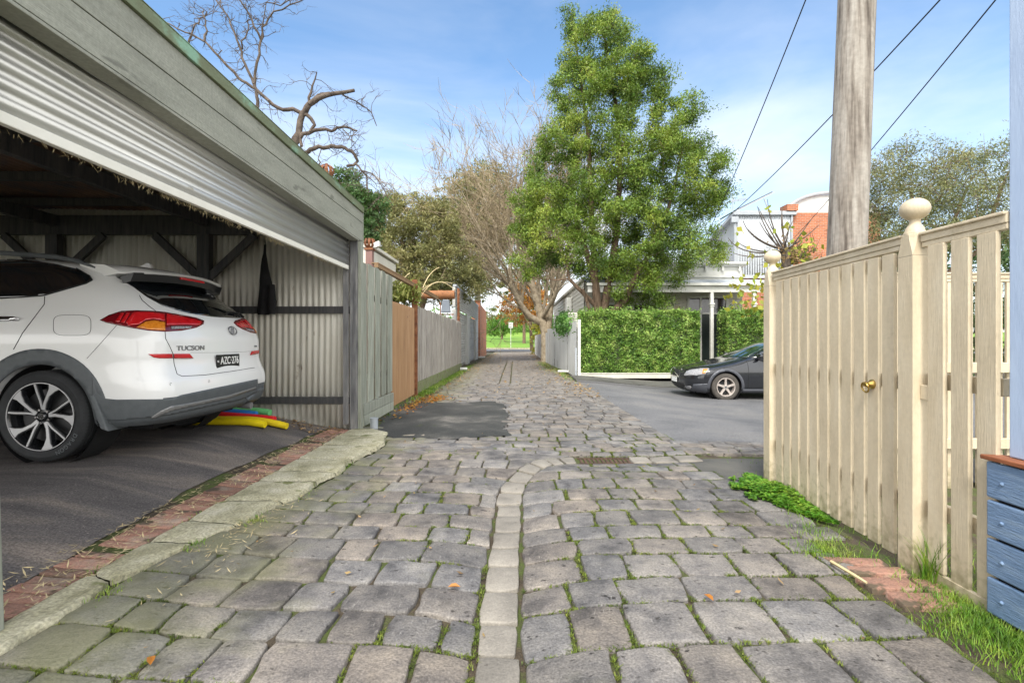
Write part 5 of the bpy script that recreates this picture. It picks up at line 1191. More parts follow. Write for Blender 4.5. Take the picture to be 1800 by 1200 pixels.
zq = np.unique(np.concatenate([np.linspace(.265, 1.635, 90), [.60, .64]]))
sb = car_body(B0, zq); body = sb.build("body", M['car_white'], suv, local=True, smooth=True, sharp=30)
k = Skin(sb, suv)
carve(body, [(-.97, -1.2, -.60, .352, .405), (-.97, .60, 1.2, .352, .405), (-3.64, -1.2, -.60, .352, .405), (-3.64, .60, 1.2, .352, .405)])
body.data.materials.clear(); body.data.materials.append(M['car_white']); body.data.materials.append(M['clad'])
for pl in body.data.polygons: pl.material_index = 1 if (pl.center.z < .462 + .03 * max(0, min(1, (-pl.center.x - .3) * -2))) else 0
for (x, sgn) in ((-.97, -1), (-.97, 1), (-3.64, -1), (-3.64, 1)): wheel(suv, (x, sgn * .915, .352), sgn, .352, .262, .245, 'swirl', M['tyre'])
m = MB(); m.box(-4.1, -.35, -.58, .58, .2, .45); m.build("underbody", M['cabin'], suv, local=True)
for x in (-.97, -3.64):
    for s_ in (-1, 1): m = MB(); m.lathe([(.40, s_ * .595), (.40, s_ * .86)], 40, (x, 0, .352), 'y'); m.build("wheel_well", M['cabin'], suv, local=True)
sf = k.side(-1)
for sgn in (-1, 1):
    f = k.side(sgn); k.patch("arch_cladding", ringpoly(-.97, .352, .400, .520, -12, 190), M['clad'], .006, .035, fn=f, thick=.012); k.patch("arch_cladding", ringpoly(-3.64, .352, .400, .50, -10, 190), M['clad'], .006, .035, fn=f, thick=.012)
    k.patch("sill_cladding", [(-1.38, .22), (-1.38, .36), (-3.26, .36), (-3.26, .22)], M['clad'], .006, .05, fn=f, thick=.01)
# dark lower bumper and silver strip, traced round the corner
k.patch("bumper_cladding", [(163, 662), (171, 690), (185, 700), (205, 702), (300, 701), (318, 694), (452, 666), (453, 688), (420, 703), (392, 708), (300, 728), (262, 733), (205, 738), (170, 738), (163, 700)], M['clad'], .007, 3., mirror=False, thick=.012)
k.patch("bumper_cladding", [(-.0 - .05, .3), (-.0 - .05, .42), (-.45, .42), (-.50, .60), (-.62, .70), (-.62, .25)], M['clad'], .007, .04, fn=k.side(1), thick=.012)
k.patch("skid_strip", [(265, 733), (282, 721), (300, 713), (330, 708), (400, 694), (449, 679), (449, 683), (400, 700), (330, 715), (302, 721), (288, 727), (270, 735)], M['clad2'], .010, 3., thick=.01)
m = MB(); m.hexa([(-.50, -.93, .26), (-.44, -.93, .24), (-.44, -.72, .24), (-.50, -.72, .26)], [(-.585, -.935, .52), (-.545, -.935, .52), (-.545, -.74, .52), (-.585, -.74, .52)]); m.build("mudflap", M['clad'], suv, local=True, bevel=.01); m = MB(); m.hexa([(-.50, .93, .26), (-.44, .93, .24), (-.44, .72, .24), (-.50, .72, .26)], [(-.585, .935, .52), (-.545, .935, .52), (-.545, .74, .52), (-.585, .74, .52)]); m.build("mudflap", M['clad'], suv, local=True, bevel=.01)
# glass
k.patch("rear_window", [(204, 487), (232, 484), (380, 497), (400, 520), (418, 538), (432, 555), (431, 559), (408, 559), (375, 557), (345, 553), (315, 547), (285, 537), (258, 522), (235, 505), (218, 495)], M['cglass'], .004, 4., thick=.006)
k.patch("side_window", [(-30, 453), (0, 455), (45, 457), (95, 464), (135, 473), (158, 486), (163, 493), (152, 499), (120, 508), (78, 520), (40, 523), (0, 525), (-30, 526)], M['cglass'], .004, 4., mirror=True, thick=.006)
k.seam("window_trim", [(-30, 526), (0, 525), (40, 523), (78, 520), (120, 508), (152, 499), (163, 493), (158, 486), (135, 473)], M['seam'], .010, .009)
k.patch("side_window", [(-1.95, 1.12), (-2.9, 1.10), (-2.75, 1.47), (-2.0, 1.50)], M['cglass'], .004, .05, fn=k.side(-1), mirror=True, thick=.006)
k.patch("windscreen", [(-.55, 1.12), (.55, 1.12), (.48, 1.5), (-.48, 1.5)], M['cglass'], .004, .06, fn=k.end(-1), thick=.006)
# spoiler with its dark underside and brake lamp
m = MB(); vs = []; nsp = 21
for i in range(nsp):
    v = -.64 + 1.28 * i / (nsp - 1); q = abs(v / .64); bow = .10 * q ** 2.2 + (.12 * max(0, q - .85) / .15); zt_ = -.035 * q ** 2
    vs += [(-.95, v * .93, 1.612 + zt_), (-.62 - bow * .4, v, 1.592 + zt_), (-.385 - bow, v, 1.545 + zt_), (-.37 - bow, v, 1.532 + zt_), (-.385 - bow, v, 1.518 + zt_), (-.60 - bow * .5, v * .98, 1.50 + zt_), (-.95, v * .9, 1.50 + zt_)]
m.add(vs, [(i * 7 + j, i * 7 + (j + 1) % 7, (i + 1) * 7 + (j + 1) % 7, (i + 1) * 7 + j) for i in range(nsp - 1) for j in range(7)] + [tuple(range(7)), tuple((nsp - 1) * 7 + j for j in range(7))])
sp2 = m.build("spoiler", M['car_white'], suv, local=True, smooth=True, sharp=50)
m = MB(); vs = []
for i in range(nsp):
    v = -.615 + 1.23 * i / (nsp - 1); q = abs(v / .64); bow = .10 * q ** 2.2; zt_ = -.035 * q ** 2
    vs += [(-.392 - bow, v, 1.527 + zt_), (-.42 - bow, v, 1.455 + zt_), (-.52 - bow * .6, v, 1.44 + zt_), (-.60, v, 1.49 + zt_)]
m.add(vs, [(i * 4 + j, i * 4 + (j + 1) % 4, (i + 1) * 4 + (j + 1) % 4, (i + 1) * 4 + j) for i in range(nsp - 1) for j in range(4)] + [tuple(range(4)), tuple((nsp - 1) * 4 + j for j in range(4))]); m.build("spoiler_underside", M['gblack'], suv, local=True, smooth=True, sharp=50)
m = MB(); m.box(-.41, -.392, -.17, .17, 1.492, 1.512); m.build("brake_lamp", M['lamp_red'], suv, local=True, bevel=.003)
# roof rails, antenna
for sgn in (-1, 1):
    m = MB(); m.tube([(-.80, sgn * .615, 1.535), (-.95, sgn * .61, 1.59), (-1.15, sgn * .60, 1.628), (-1.6, sgn * .59, 1.66), (-2.2, sgn * .59, 1.655), (-2.6, sgn * .6, 1.60)], [.008, .018, .02, .02, .02, .01], 8); m.build("roof_rail", M['clad'], suv, local=True, smooth=True)
m = MB(); m.prism([(-.98, 1.598), (-.76, 1.59), (-.80, 1.665), (-.82, 1.668), (-.90, 1.63)], 'y', -.022, .022); m.build("roof_fin", M['car_white'], suv, local=True, bevel=.008)
# lamps
out_lamp = [(176, 563), (192, 554), (214, 547), (240, 546), (270, 547), (290, 549), (320, 554), (345, 559), (358, 564), (357, 570), (345, 576), (320, 581), (290, 583), (262, 581), (235, 577), (205, 571), (186, 567)]
k.patch("tail_lamp", out_lamp, M['lamp_dred'], .006, 3., mirror=True, thick=.012)
k.patch("tail_lamp", [(236, 549), (270, 550), (288, 552), (289, 565), (270, 561), (256, 563), (244, 571), (226, 573), (222, 566)], M['lamp_red'], .010, 3., mirror=True, thick=.004)
for a in (0, 1, 2): k.patch("tail_lamp", [(203 + a * 9, 566 + a * 1.2), (213 + a * 10, 551), (219 + a * 10, 550.5), (210 + a * 9, 567.5 + a * 1.2)], M['lamp_red'], .010, 3., mirror=True, thick=.004)
k.patch("turn_lamp", [(240, 576), (256, 566), (270, 564), (289, 567), (289, 581), (265, 580)], M['lamp_or'], .010, 3., mirror=True, thick=.004)
k.patch("tail_lamp", [(292, 552), (318, 556), (354, 565), (350, 572), (325, 571), (292, 572)], M['lamp_red'], .0095, 3., mirror=True, thick=.004)
k.patch("reverse_lamp", [(299, 574), (336, 574), (333, 577.5), (300, 579)], M['lamp_cl'], .012, 3., mirror=True, thick=.004)
k.patch("reflector", [(260, 622), (302, 621.5), (303, 629.5), (280, 629.5), (270, 628)], M['lamp_red'], .006, 3., mirror=True)
k.patch("reflector", [(304, 621.5), (331, 621.5), (338, 629.5), (305, 629.5)], M['lamp_red'], .006, 3., mirror=True)
# panel gaps
k.seam("tailgate_gap", [(245, 519), (250, 528), (262, 538), (274, 547)], M['seam'], mirror=True)
k.seam("tailgate_gap", [(290, 583), (291, 595), (298, 608), (304, 622), (306, 640), (311, 657), (320, 661), (360, 659), (410, 652), (447, 646)], M['seam'])
k.seam("door_gap", [(79, 521), (78, 535), (62, 556), (40, 585), (24, 614)], M['seam'], mirror=True)
k.seam("panel_gap", [(205, 572), (180, 600), (153, 630)], M['seam'], .003)
k.seam("bumper_crease", [(335, 619.5), (380, 619.5), (430, 618), (452, 616)], M['clad2'], .003, .0005)
xs_ = [(127 + 33 * math.copysign(abs(math.cos(t)) ** .5, math.cos(t)), 571.5 + 18 * math.copysign(abs(math.sin(t)) ** .5, math.sin(t))) for t in np.linspace(0, 2 * math.pi, 41)]
k.seam("fuel_door", xs_, M['seam'], .003)
k.patch("door_handle", [(-20, 559), (-20, 566), (30, 565), (38, 562), (30, 559)], M['chrome'], .03, 3., thick=.02)
for q in ((300, 675), (367, 670)):
    p = k.hit(q[0], q[1], .002); m = MB(); m.lathe([(.009, 0), (.011, .002), (.012, 0)], 16, p, 'x'); m.build("parking_sensor", M['clad2'], suv, local=True)
# wiper
k.seam("rear_wiper", [(395, 553), (402, 549), (425, 553), (431, 556)], M['black'], .018, .012)
# plate, badge and lettering (flat things on the tailgate)
def gate_x(v, z): return k.end(1)(v, z, 0).x
pz, pv_ = .735, .0
px_ = gate_x(pv_, pz) + .012
m = MB(); m.box(px_ - .010, px_, pv_ - .186, pv_ + .186, pz - .067, pz + .067); plt = m.build("number_plate", mat("plate_black", [(.012, .012, .013)], rough=.35, bump=0), suv, local=True, bevel=.004)
M['alloy_l'] = mat("badge_metal", [(.30, .30, .31)], rough=.3, metal=.7, bump=0)
M['white_txt'] = mat("plate_white", [(.78, .78, .76)], bump=0, rough=.4)
def ltext(s, size, mt, x, v, z, wrap=None, **kw):
    o = text(s, size, mt, suv, Vector(suv.location) + Vector((x, v, z)), MXP, **kw)
    if wrap is not None:
        for q in o.data.vertices: q.co.x = q.co.x - x + gate_x(q.co.y, q.co.z) + wrap
    return o
o = ltext("AZC·276", .098, M['white_txt'], px_ + .001, pv_ + .018, pz + .008, sx=.80, bold=.0008, name="plate_lettering")
ltext("VIC", .028, M['white_txt'], px_ + .001, pv_ - .166, pz + .005, sx=.7, name="plate_lettering")
m = MB(); m.box(px_ + .0005, px_ + .002, pv_ - .07, pv_ + .10, pz - .058, pz - .051); m.build("plate_strip", M['white_txt'], suv, local=True)
tz = .868; tv = -.47
ltext("TUCSON", .055, M['alloy_l'], gate_x(tv, tz) + .004, tv, tz - .0, wrap=.004, sx=1.35, bold=.001, name="tailgate_lettering")
ltext("CRDi", .03, M['alloy_l'], gate_x(.62, .87) + .008, .62, .87, wrap=.004, sx=1.2, name="tailgate_lettering")
m = MB(); lx = gate_x(.0, 1.03) + .012; 
hl = MB(); hlogo(hl, 0, .047, w=.011, plane='yz'); hl.v = [(lx + v[0] + (0.0 - (v[2]) * .3), v[1] + .12, v[2] + 1.03) for v in hl.v]; hl.build("emblem", M['alloy_l'], suv, local=True, smooth=True)
# exhaust, tow eye
m = MB(); m.tube([(-.22, .45, .27), (-.08, .45, .255)], .035, 12); m.build("exhaust", M['clad2'], suv, local=True, smooth=True)
# DRAGON lettering round the tyre wall
w0 = [o for o in bpy.data.objects if o.name.startswith("wheel") and o.parent is suv][0]
for i, ch in enumerate("DRAGON"):
    a = R(-28 - 7.0 * i); cu = bpy.data.curves.new("tyre_lettering", 'FONT'); cu.body = ch; cu.size = .045; cu.extrude = .0008; cu.align_x = 'CENTER'; cu.align_y = 'CENTER'
    tmp = bpy.data.objects.new("t", cu); COL.objects.link(tmp); dg = bpy.context.evaluated_depsgraph_get(); dg.update(); me = bpy.data.meshes.new_from_object(tmp.evaluated_get(dg)); bpy.data.objects.remove(tmp)
    rr = .305; me.transform(MF @ Matrix.Rotation(a - math.pi / 2, 4, 'Z')); me.transform(Matrix.Translation((rr * math.cos(a), -.006, rr * math.sin(a)))); me.materials.append(M['clad'])
    o = bpy.data.objects.new("tyre_lettering", me); COL.objects.link(o); o.parent = w0

# ---- charcoal hatchback on the street
vz = hh(4.85, 11.4) + .006
vol = thing("hatchback", "charcoal hatchback parked in the street in front of the hedge", "car", (3.94, 12.23, vz))
B1 = [(.16, 4.05, .32, .74, .3, .3, .35, .35, .05, .05), (.22, 4.16, .17, .83, .35, .35, .45, .40, .08, .12), (.34, 4.22, .05, .875, .4, .35, .55, .48, .12, .16), (.48, 4.24, .02, .886, .4, .35, .55, .48, .12, .16),
      (.60, 4.23, .03, .890, .4, .35, .58, .48, .12, .16), (.68, 4.21, .07, .888, .4, .35, .62, .48, .12, .17), (.74, 4.19, .18, .882, .4, .35, .75, .5, .12, .2), (.80, 4.17, .42, .872, .4, .35, .8, .5, .12, .25),
      (.86, 4.14, .75, .858, .4, .35, .7, .5, .12, .25), (.92, 4.10, 1.05, .838, .4, .35, .5, .45, .12, .25), (.97, 4.05, 1.24, .81, .4, .35, .4, .4, .12, .25), (1.05, 3.95, 1.40, .775, .4, .3, .4, .35, .12, .25),
      (1.20, 3.80, 1.72, .70, .4, .3, .4, .3, .12, .25), (1.32, 3.62, 2.02, .635, .4, .3, .4, .3, .12, .2), (1.40, 3.40, 2.32, .57, .4, .3, .4, .3, .1, .15), (1.44, 3.0, 2.60, .42, .15, .25, .15, .25, .03, .03)]
def conv(rows):   # here u runs from the nose (x=0) back toward +x
    o = []
    for z, ur, uf, w_, cu_, cv_, fu_, fv_, br_, bf_ in rows: o.append((z, -ur, -uf, w_, cu_, cv_, fu_, fv_, br_, bf_))
    return o
vb = car_body(conv(B1), np.linspace(.16, 1.44, 90)); body = vb.build("body", M['car_dark'], vol, local=True, smooth=True, sharp=30)
kv = Skin(vb, vol); WX0, WX1 = .905, 3.545; WR = .318
carve(body, [(WX0, -1.2, -.56, WR, .365), (WX0, .56, 1.2, WR, .365), (WX1, -1.2, -.56, WR, .365), (WX1, .56, 1.2, WR, .365)])
for x in (WX0, WX1):
    for sgn in (-1, 1): wheel(vol, (x, sgn * .878, WR), sgn, WR, .21, .2, 'five', M['tyre_old'])
m = MB(); m.box(.35, 3.9, -.54, .54, .15, .4)
m.build("underbody", M['cabin'], vol, local=True)
for x in (WX0, WX1):
    for s_ in (-1, 1): m = MB(); m.lathe([(.36, s_ * .555), (.36, s_ * .84)], 36, (x, 0, WR), 'y'); m.build("wheel_well", M['cabin'], vol, local=True)
M['v_trim'] = mat("grey_body_trim", [(.085, .09, .105)], rough=.4, metal=.3, bump=0)
for sgn in (-1, 1):
    f = kv.side(sgn)
    kv.patch("arch_trim", ringpoly(WX0, WR, .36, .425, -8, 186, 30), M['v_trim'], .008, .04, fn=f, thick=.014); kv.patch("arch_trim", ringpoly(WX1, WR, .36, .425, -6, 188, 30), M['v_trim'], .008, .04, fn=f, thick=.014)
    kv.patch("sill_trim", [(1.30, .19), (1.30, .27), (3.15, .27), (3.15, .19)], M['v_trim'], .012, .05, fn=f, thick=.014)
    kv.patch("side_window", [(1.52, .985), (2.55, .985), (2.55, 1.36), (2.20, 1.34), (1.85, 1.18)], M['cglass'], .005, .05, fn=f, thick=.006)
    kv.patch("side_window", [(2.62, .985), (3.55, 1.03), (3.45, 1.18), (3.2, 1.31), (2.62, 1.36)], M['cglass'], .005, .05, fn=f, thick=.006)
    kv.seam("door_gap", [(1.40, .96), (1.42, .7), (1.42, .28)], M['seam'], .008, fn=f, step=.04, off=.002); kv.seam("door_gap", [(2.75, .96), (2.80, .5), (2.75, .28)], M['seam'], .008, fn=f, step=.04, off=.002)
    m = MB(); m.lathe([(.001, -.10), (.05, -.085), (.07, 0), (.05, .085), (.001, .10)], 14, (0, 0, 0), 'y'); m.v = [(1.66 + p[0] * .9, sgn * .93 + p[1], 1.02 + p[2]) for p in m.v]; m.box(1.60, 1.68, min(sgn * .78, sgn * .9), max(sgn * .78, sgn * .9), .96, .99); m.build("door_mirror", M['car_dark'], vol, local=True, smooth=True)
    m = MB(); m.bar((2.52, sgn * .878, .82), (2.70, sgn * .875, .83), .02, .03); m.build("door_handle", M['car_dark'], vol, local=True, bevel=.006)
# windscreen on the raked front
def ws(u, t, off):  # across v, up z
    p, n, i, tt = kv.bvh.ray_cast(Vector((-3, u, t)), Vector((1, 0, 0)))
    if p is None: p, n, i, tt = kv.bvh.find_nearest(Vector((1.5, u, t)))
    if n.x > 0: n = -n
    return p + n * off
kv.patch("windscreen", [(-.68, 1.0), (0, .985), (.68, 1.0), (.60, 1.2), (.50, 1.37), (-.50, 1.37), (-.60, 1.2)], mat("green_tint_glass", [(.012, .035, .022)], rough=.03, bump=0, spec=1., coat=1.), .004, .05, fn=ws, thick=.006)
# nose: lamps, grille, plate, fog lamp traced on the body
kv.patch("headlamp", [(1202.5, 658), (1207, 652), (1216, 649), (1232, 647), (1246, 647), (1247, 649), (1240, 657), (1225, 659.5), (1203, 660)], M['lamp_cl'], .006, 1.6, mirror=True, thick=.01)
kv.patch("indicator", [(1236, 648.5), (1244.5, 648.5), (1239, 656), (1234, 656.5)], M['lamp_or'], .009, 1.5, mirror=True, thick=.004)
kv.patch("bumper_trim", [(1174, 684), (1175, 680), (1200, 684), (1216, 683), (1219, 675), (1244, 674), (1243, 691), (1225, 690), (1190, 688)], M['v_trim'], .006, 2., mirror=True, thick=.01)
kv.patch("fog_lamp", [(1201, 681), (1203, 678.5), (1213, 678), (1216, 680), (1214, 684), (1206, 684)], M['lamp_cl'], .010, 1.6, mirror=True, thick=.005)
kv.patch("grille", [(-.26, .52), (.26, .52), (.24, .68), (-.24, .68)], M['black'], .006, .04, fn=ws, thick=.01); kv.patch("lower_grille", [(-.42, .25), (.42, .25), (.42, .37), (-.42, .37)], M['black'], .006, .04, fn=ws, thick=.01)
gp = ws(0, .6, .012)
m = MB(); m.bar((gp.x, -.27, .53), (gp.x, .27, .69), .02, .02)
for a, b in (((-.27, .515), (.27, .515)), ((-.25, .695), (.25, .695)), ((-.27, .515), (-.25, .695)), ((.27, .515), (.25, .695))): m.bar((ws(a[0], a[1], .01)), (ws(b[0], b[1], .01)), .014, .014)
m.build("grille_frame", M['chrome'], vol, local=True)
gp = ws(0, .44, .02); m = MB(); m.box(gp.x - .01, gp.x, -.186, .186, .385, .495); m.build("number_plate", M['white_txt'], vol, local=True, bevel=.004)
kv.seam("bonnet_gap", [(1196, 647), (1212, 641), (1240, 634), (1258, 632)], M['seam'], .008, .003, mirror=True)
# ------------------------------------------------------------ planting
def in_poly(x, y, P):
    c = False; j = len(P) - 1
    for i in range(len(P)):
        if (P[i][1] > y) != (P[j][1] > y) and x < (P[j][0] - P[i][0]) * (y - P[i][1]) / (P[j][1] - P[i][1]) + P[i][0]: c = not c
        j = i
    return c
def blobs(poly, Yc, n, depth, sep, rnd):
    """clump centres of a crown: its seen outline, filled with depth"""
    xs = [p[0] for p in poly]; ys = [p[1] for p in poly]; out_ = []; tries = 0; cx = (min(xs) + max(xs)) / 2
    while len(out_) < n and tries < n * 60:
        tries += 1; x = rnd.uniform(min(xs), max(xs)); y = rnd.uniform(min(ys), max(ys))
        if not in_poly(x, y, poly): continue
        # local half width of the outline gives the thickness there
        l = x
        while in_poly(l, y, poly): l -= 6
        r = x
        while in_poly(r, y, poly): r += 6
        hw = (r - l) / 2; m_ = (l + r) / 2; q = math.sqrt(max(0, 1 - ((x - m_) / max(hw, 1)) ** 2)); dmax = min(depth, hw / F * Yc * 1.0) * q
        Y = Yc + rnd.uniform(-1, 1) * dmax; p = W(x, y, Yc); p = Vector((p.x, Y, p.z))
        if all((p - o).length > sep for o in out_): out_.append(p)
    return out_
def limb(m, a, b, ra, rb, rnd, wob=.08, n=5, sag=0, sides=6):
    L_ = (b - a).length; pts = [a.lerp(b, i / n) + Vector((rnd.gauss(0, wob), rnd.gauss(0, wob), rnd.gauss(0, wob) + sag * math.sin(math.pi * i / n))) * L_ * (0 if i in (0, n) else 1) for i in range(n + 1)]
    m.tube(pts, [ra + (rb - ra) * i / n for i in range(n + 1)], sides); return pts
def tree(name, label, base, trunk, cl, bark, leafm, per, rad, leaf, seed=1, rtrunk=.2, group=None, asp=.45, twig=.3, flat=.8, bare=False, droop=0, cat="tree", stems=None, up=.3, limbr=1.0, shell=.5):
    rnd = random.Random(seed); t = thing(name, label, cat, base, group); m = MB(); nodes = []
    def addp(pts, r0, r1):
        m.tube(pts, [r0 + (r1 - r0) * i / (len(pts) - 1) for i in range(len(pts))], 10)
        for i in range(len(pts) - 1):
            for q in (0, .33, .66): nodes.append((pts[i].lerp(pts[i + 1], q), (r0 + (r1 - r0) * (i + q) / (len(pts) - 1))))
        nodes.append((pts[-1], r1))
    for st in trunk: addp([Vector(p) for p in st[0]], st[1], st[2])
    root = Vector(trunk[0][0][0])
    for c in sorted(cl, key=lambda p: (p - root).length):
        best = min(nodes, key=lambda nd: (nd[0] - c).length + .55 * max(0, nd[0].z - c.z + .1) * 2 + .0 * nd[1]); a, r = best
        ra = min(r * .72, (.012 + .016 * (c - a).length) * limbr); ra = max(ra, .008); pts = limb(m, a, c, ra, .006, rnd, .06, 4, sag=-.02)
        for i in range(1, 5): nodes.append((pts[i], ra + (.006 - ra) * i / 4))
        for k in range(3):   # fine twigs inside the clump
            e = c + Vector((rnd.gauss(0, 1), rnd.gauss(0, 1), rnd.gauss(.3, 1))) * rad * .5; m.tube([c.lerp(pts[3], .3), e], [.006, .002], 3, cap=False)
    m.build("trunk", bark, t, smooth=True, sharp=60)
    C = []
    for c in cl:
        k = int(per * rnd.uniform(.6, 1.35)); rr = rad * rnd.uniform(.7, 1.25); sub = rng.normal(size=(max(2, k // 14), 3)) * rr * .45; sub[:, 2] *= flat
        idx = rng.integers(0, len(sub), k); pos = sub[idx] + rand_unit(k) * (rr * shell * (rng.random(k) ** .6))[:, None] * np.array([1, 1, flat]); C.append(np.array(c) + pos)
    C = np.vstack(C); np_mesh("crown", leaf_quads(C, leaf, asp, up, droop=droop), 4, leafm, t); return t

LM = {
 'big': leafmat("box_tree_leaf", [(.06, .115, .022), (.12, .195, .028), (.20, .295, .04), (.34, .41, .07)], vs=.7, island=.4),
 'olive': leafmat("olive_leaf", [(.12, .13, .045), (.23, .23, .08), (.33, .30, .13)], vs=.6),
 'dark': leafmat("dark_green_leaf", [(0.031, 0.0775, 0.0186), (0.0775, 0.155, 0.0388), (0.124, 0.202, 0.0775)], vs=.9),
 'gum': leafmat("gum_leaf", [(.08, .11, .03), (.16, .18, .05), (.30, .25, .12)], vs=.35),
 'orange': leafmat("autumn_leaf", [(.30, .12, .02), (.50, .24, .04), (.36, .16, .05)], vs=.5),
 'park': leafmat("park_leaf", [(0.062, 0.155, 0.0186), (0.124, 0.264, 0.031), (0.202, 0.372, 0.0465)], vs=.3),
 'hedge': leafmat("hedge_leaf", [(.08, .17, .03), (.20, .34, .06), (.42, .55, .16)], vs=3.5, island=.55),
 'wattle': leafmat("wattle_leaf", [(.10, .13, .04), (.19, .21, .08), (.30, .29, .13)], vs=1.),
 'fig': leafmat("fig_leaf", [(.18, .24, .03), (.34, .36, .04), (.42, .36, .05)], vs=3),
 'dead': leafmat("dead_leaf", [(0.186, 0.116, 0.0465), (0.341, 0.232, 0.109), (0.465, 0.31, 0.155)], vs=3, hue=.01),
 'creeper': leafmat("creeper_leaf", [(0.0543, 0.139, 0.0232), (0.109, 0.248, 0.0465), (0.186, 0.341, 0.0775)], vs=2),
 'yshrub': leafmat("yellow_shrub_leaf", [(0.186, 0.202, 0.0155), (0.372, 0.341, 0.031), (0.155, 0.202, 0.031)], vs=1.2),
 'clover': leafmat("clover_leaf", [(.06, .17, .012), (.12, .28, .02), (.22, .36, .04)], vs=6, island=.4),
 'grass': leafmat("grass_blade", [(.08, .17, .015), (.15, .29, .025), (.26, .38, .05), (.38, .38, .13)], vs=6, island=.4),
 'moss': leafmat("joint_moss", [(.06, .09, .01), (.12, .17, .015), (.22, .26, .04)], vs=4, island=.5),
 'bamboo': leafmat("vine_leaf", [(.13, .17, .03), (.24, .26, .06), (.14, .18, .03)], vs=3),
}
rnd = random.Random(5)
# big evergreen behind the hedge
P = [(1003, 20), (1012, 48), (1040, 38), (1064, 24), (1082, 24), (1085, 40), (1102, 52), (1102, 80), (1116, 95), (1122, 75), (1138, 85), (1152, 103), (1150, 130), (1170, 145), (1184, 160), (1186, 200), (1198, 190), (1222, 182), (1235, 210), (1238, 245), (1222, 262), (1262, 275), (1280, 300), (1275, 345), (1238, 380), (1240, 400), (1262, 420), (1268, 455), (1240, 480), (1205, 470), (1185, 500), (1165, 538), (1120, 545), (1088, 530), (1040, 470), (1015, 492), (985, 455), (960, 470), (925, 495), (905, 460), (915, 430), (893, 385), (905, 335), (930, 300), (950, 250), (975, 215), (968, 180), (975, 140), (1000, 118), (990, 80), (998, 50), (997, 10)]
TB = Vector((2.95, 16.9, -.1)); Y = 16.9
cl = blobs(P, Y, 640, 1.7, .25, rnd)
st = lambda pts, Y0=Y, dy=0: [W(x, y, Y0 + dy * i) for i, (x, y) in enumerate(pts)]
tree("evergreen_tree", "tall dense bright green tree with several stems rising behind the hedge", TB,
     [(st([(1052, 672), (1053, 600), (1050, 540), (1047, 500), (1030, 440), (1010, 380)]), .22, .07), (st([(1055, 600), (1062, 540), (1075, 470), (1085, 400), (1090, 300), (1085, 200), (1070, 110), (1062, 60)], dy=.05), .17, .03), (st([(1056, 590), (1075, 550), (1100, 525), (1120, 480), (1160, 420), (1185, 330), (1200, 260)], dy=-.06), .16, .03),
      (st([(1050, 540), (1030, 520), (1000, 490), (995, 450)], dy=-.1), .09, .04), (st([(1052, 590), (1040, 560), (1032, 530), (1024, 508)], dy=-.12), .07, .05), (st([(1047, 500), (1040, 380), (1035, 250), (1020, 130), (1004, 25)], dy=.05), .12, .02)],
     cl, M['bark'], LM['big'], 375, .31, .088, seed=2, asp=.36, up=.4, shell=.8)
# garden trees on the left
P = [(652, 500), (640, 440), (640, 385), (660, 355), (690, 345), (720, 352), (740, 360), (760, 352), (785, 362), (800, 380), (815, 430), (838, 470), (845, 515), (800, 525), (740, 520)]
tree("olive_tree", "broad olive brown garden tree filling the gap above the palings", W(735, 600, 22) * 1, [(st([(740, 640), (735, 560), (720, 480), (705, 420)], 22), .25, .08), (st([(735, 560), (760, 480), (775, 420)], 22), .15, .06)], blobs(P, 22, 330, 2.6, .36, rnd), M['bark'], LM['olive'], 190, .48, .14, seed=3, asp=.3)
P = [(590, 305), (612, 298), (628, 320), (622, 345), (645, 330), (660, 345), (668, 380), (655, 420), (660, 470), (640, 500), (620, 480), (600, 400), (585, 350)]
tree("dark_shrub_tree", "dark green upright tree just behind the end of the carport roof", W(630, 610, 12), [(st([(628, 660), (628, 560), (625, 450), (610, 340)], 12), .12, .03)], blobs(P, 12, 130, .9, .2, rnd), M['bark'], LM['dark'], 120, .24, .10, seed=4, asp=.35)
P = [(782, 360), (790, 320), (805, 312), (822, 325), (830, 300), (860, 295), (885, 300), (895, 340), (915, 370), (905, 420), (880, 440), (870, 500), (845, 520), (815, 500), (800, 450), (785, 410)]
tree("gum_tree", "tall gum tree with pale trunk rising past the brick wall", W(838, 616, 42), [(st([(838, 616), (839, 560), (841, 500), (842, 440), (850, 380), (848, 330)], 42), .28, .1), (st([(841, 500), (820, 440), (810, 390)], 42), .14, .05), (st([(842, 440), (870, 400), (885, 350)], 42), .12, .05)], blobs(P, 42, 230, 4, .8, rnd), M['bark_gum'], LM['gum'], 130, .95, .30, seed=6, asp=.3, droop=.4)
M['twig'] = mat("tan_twigs", [(.22, .17, .10), (.34, .27, .17)], vs=3, bump=0)
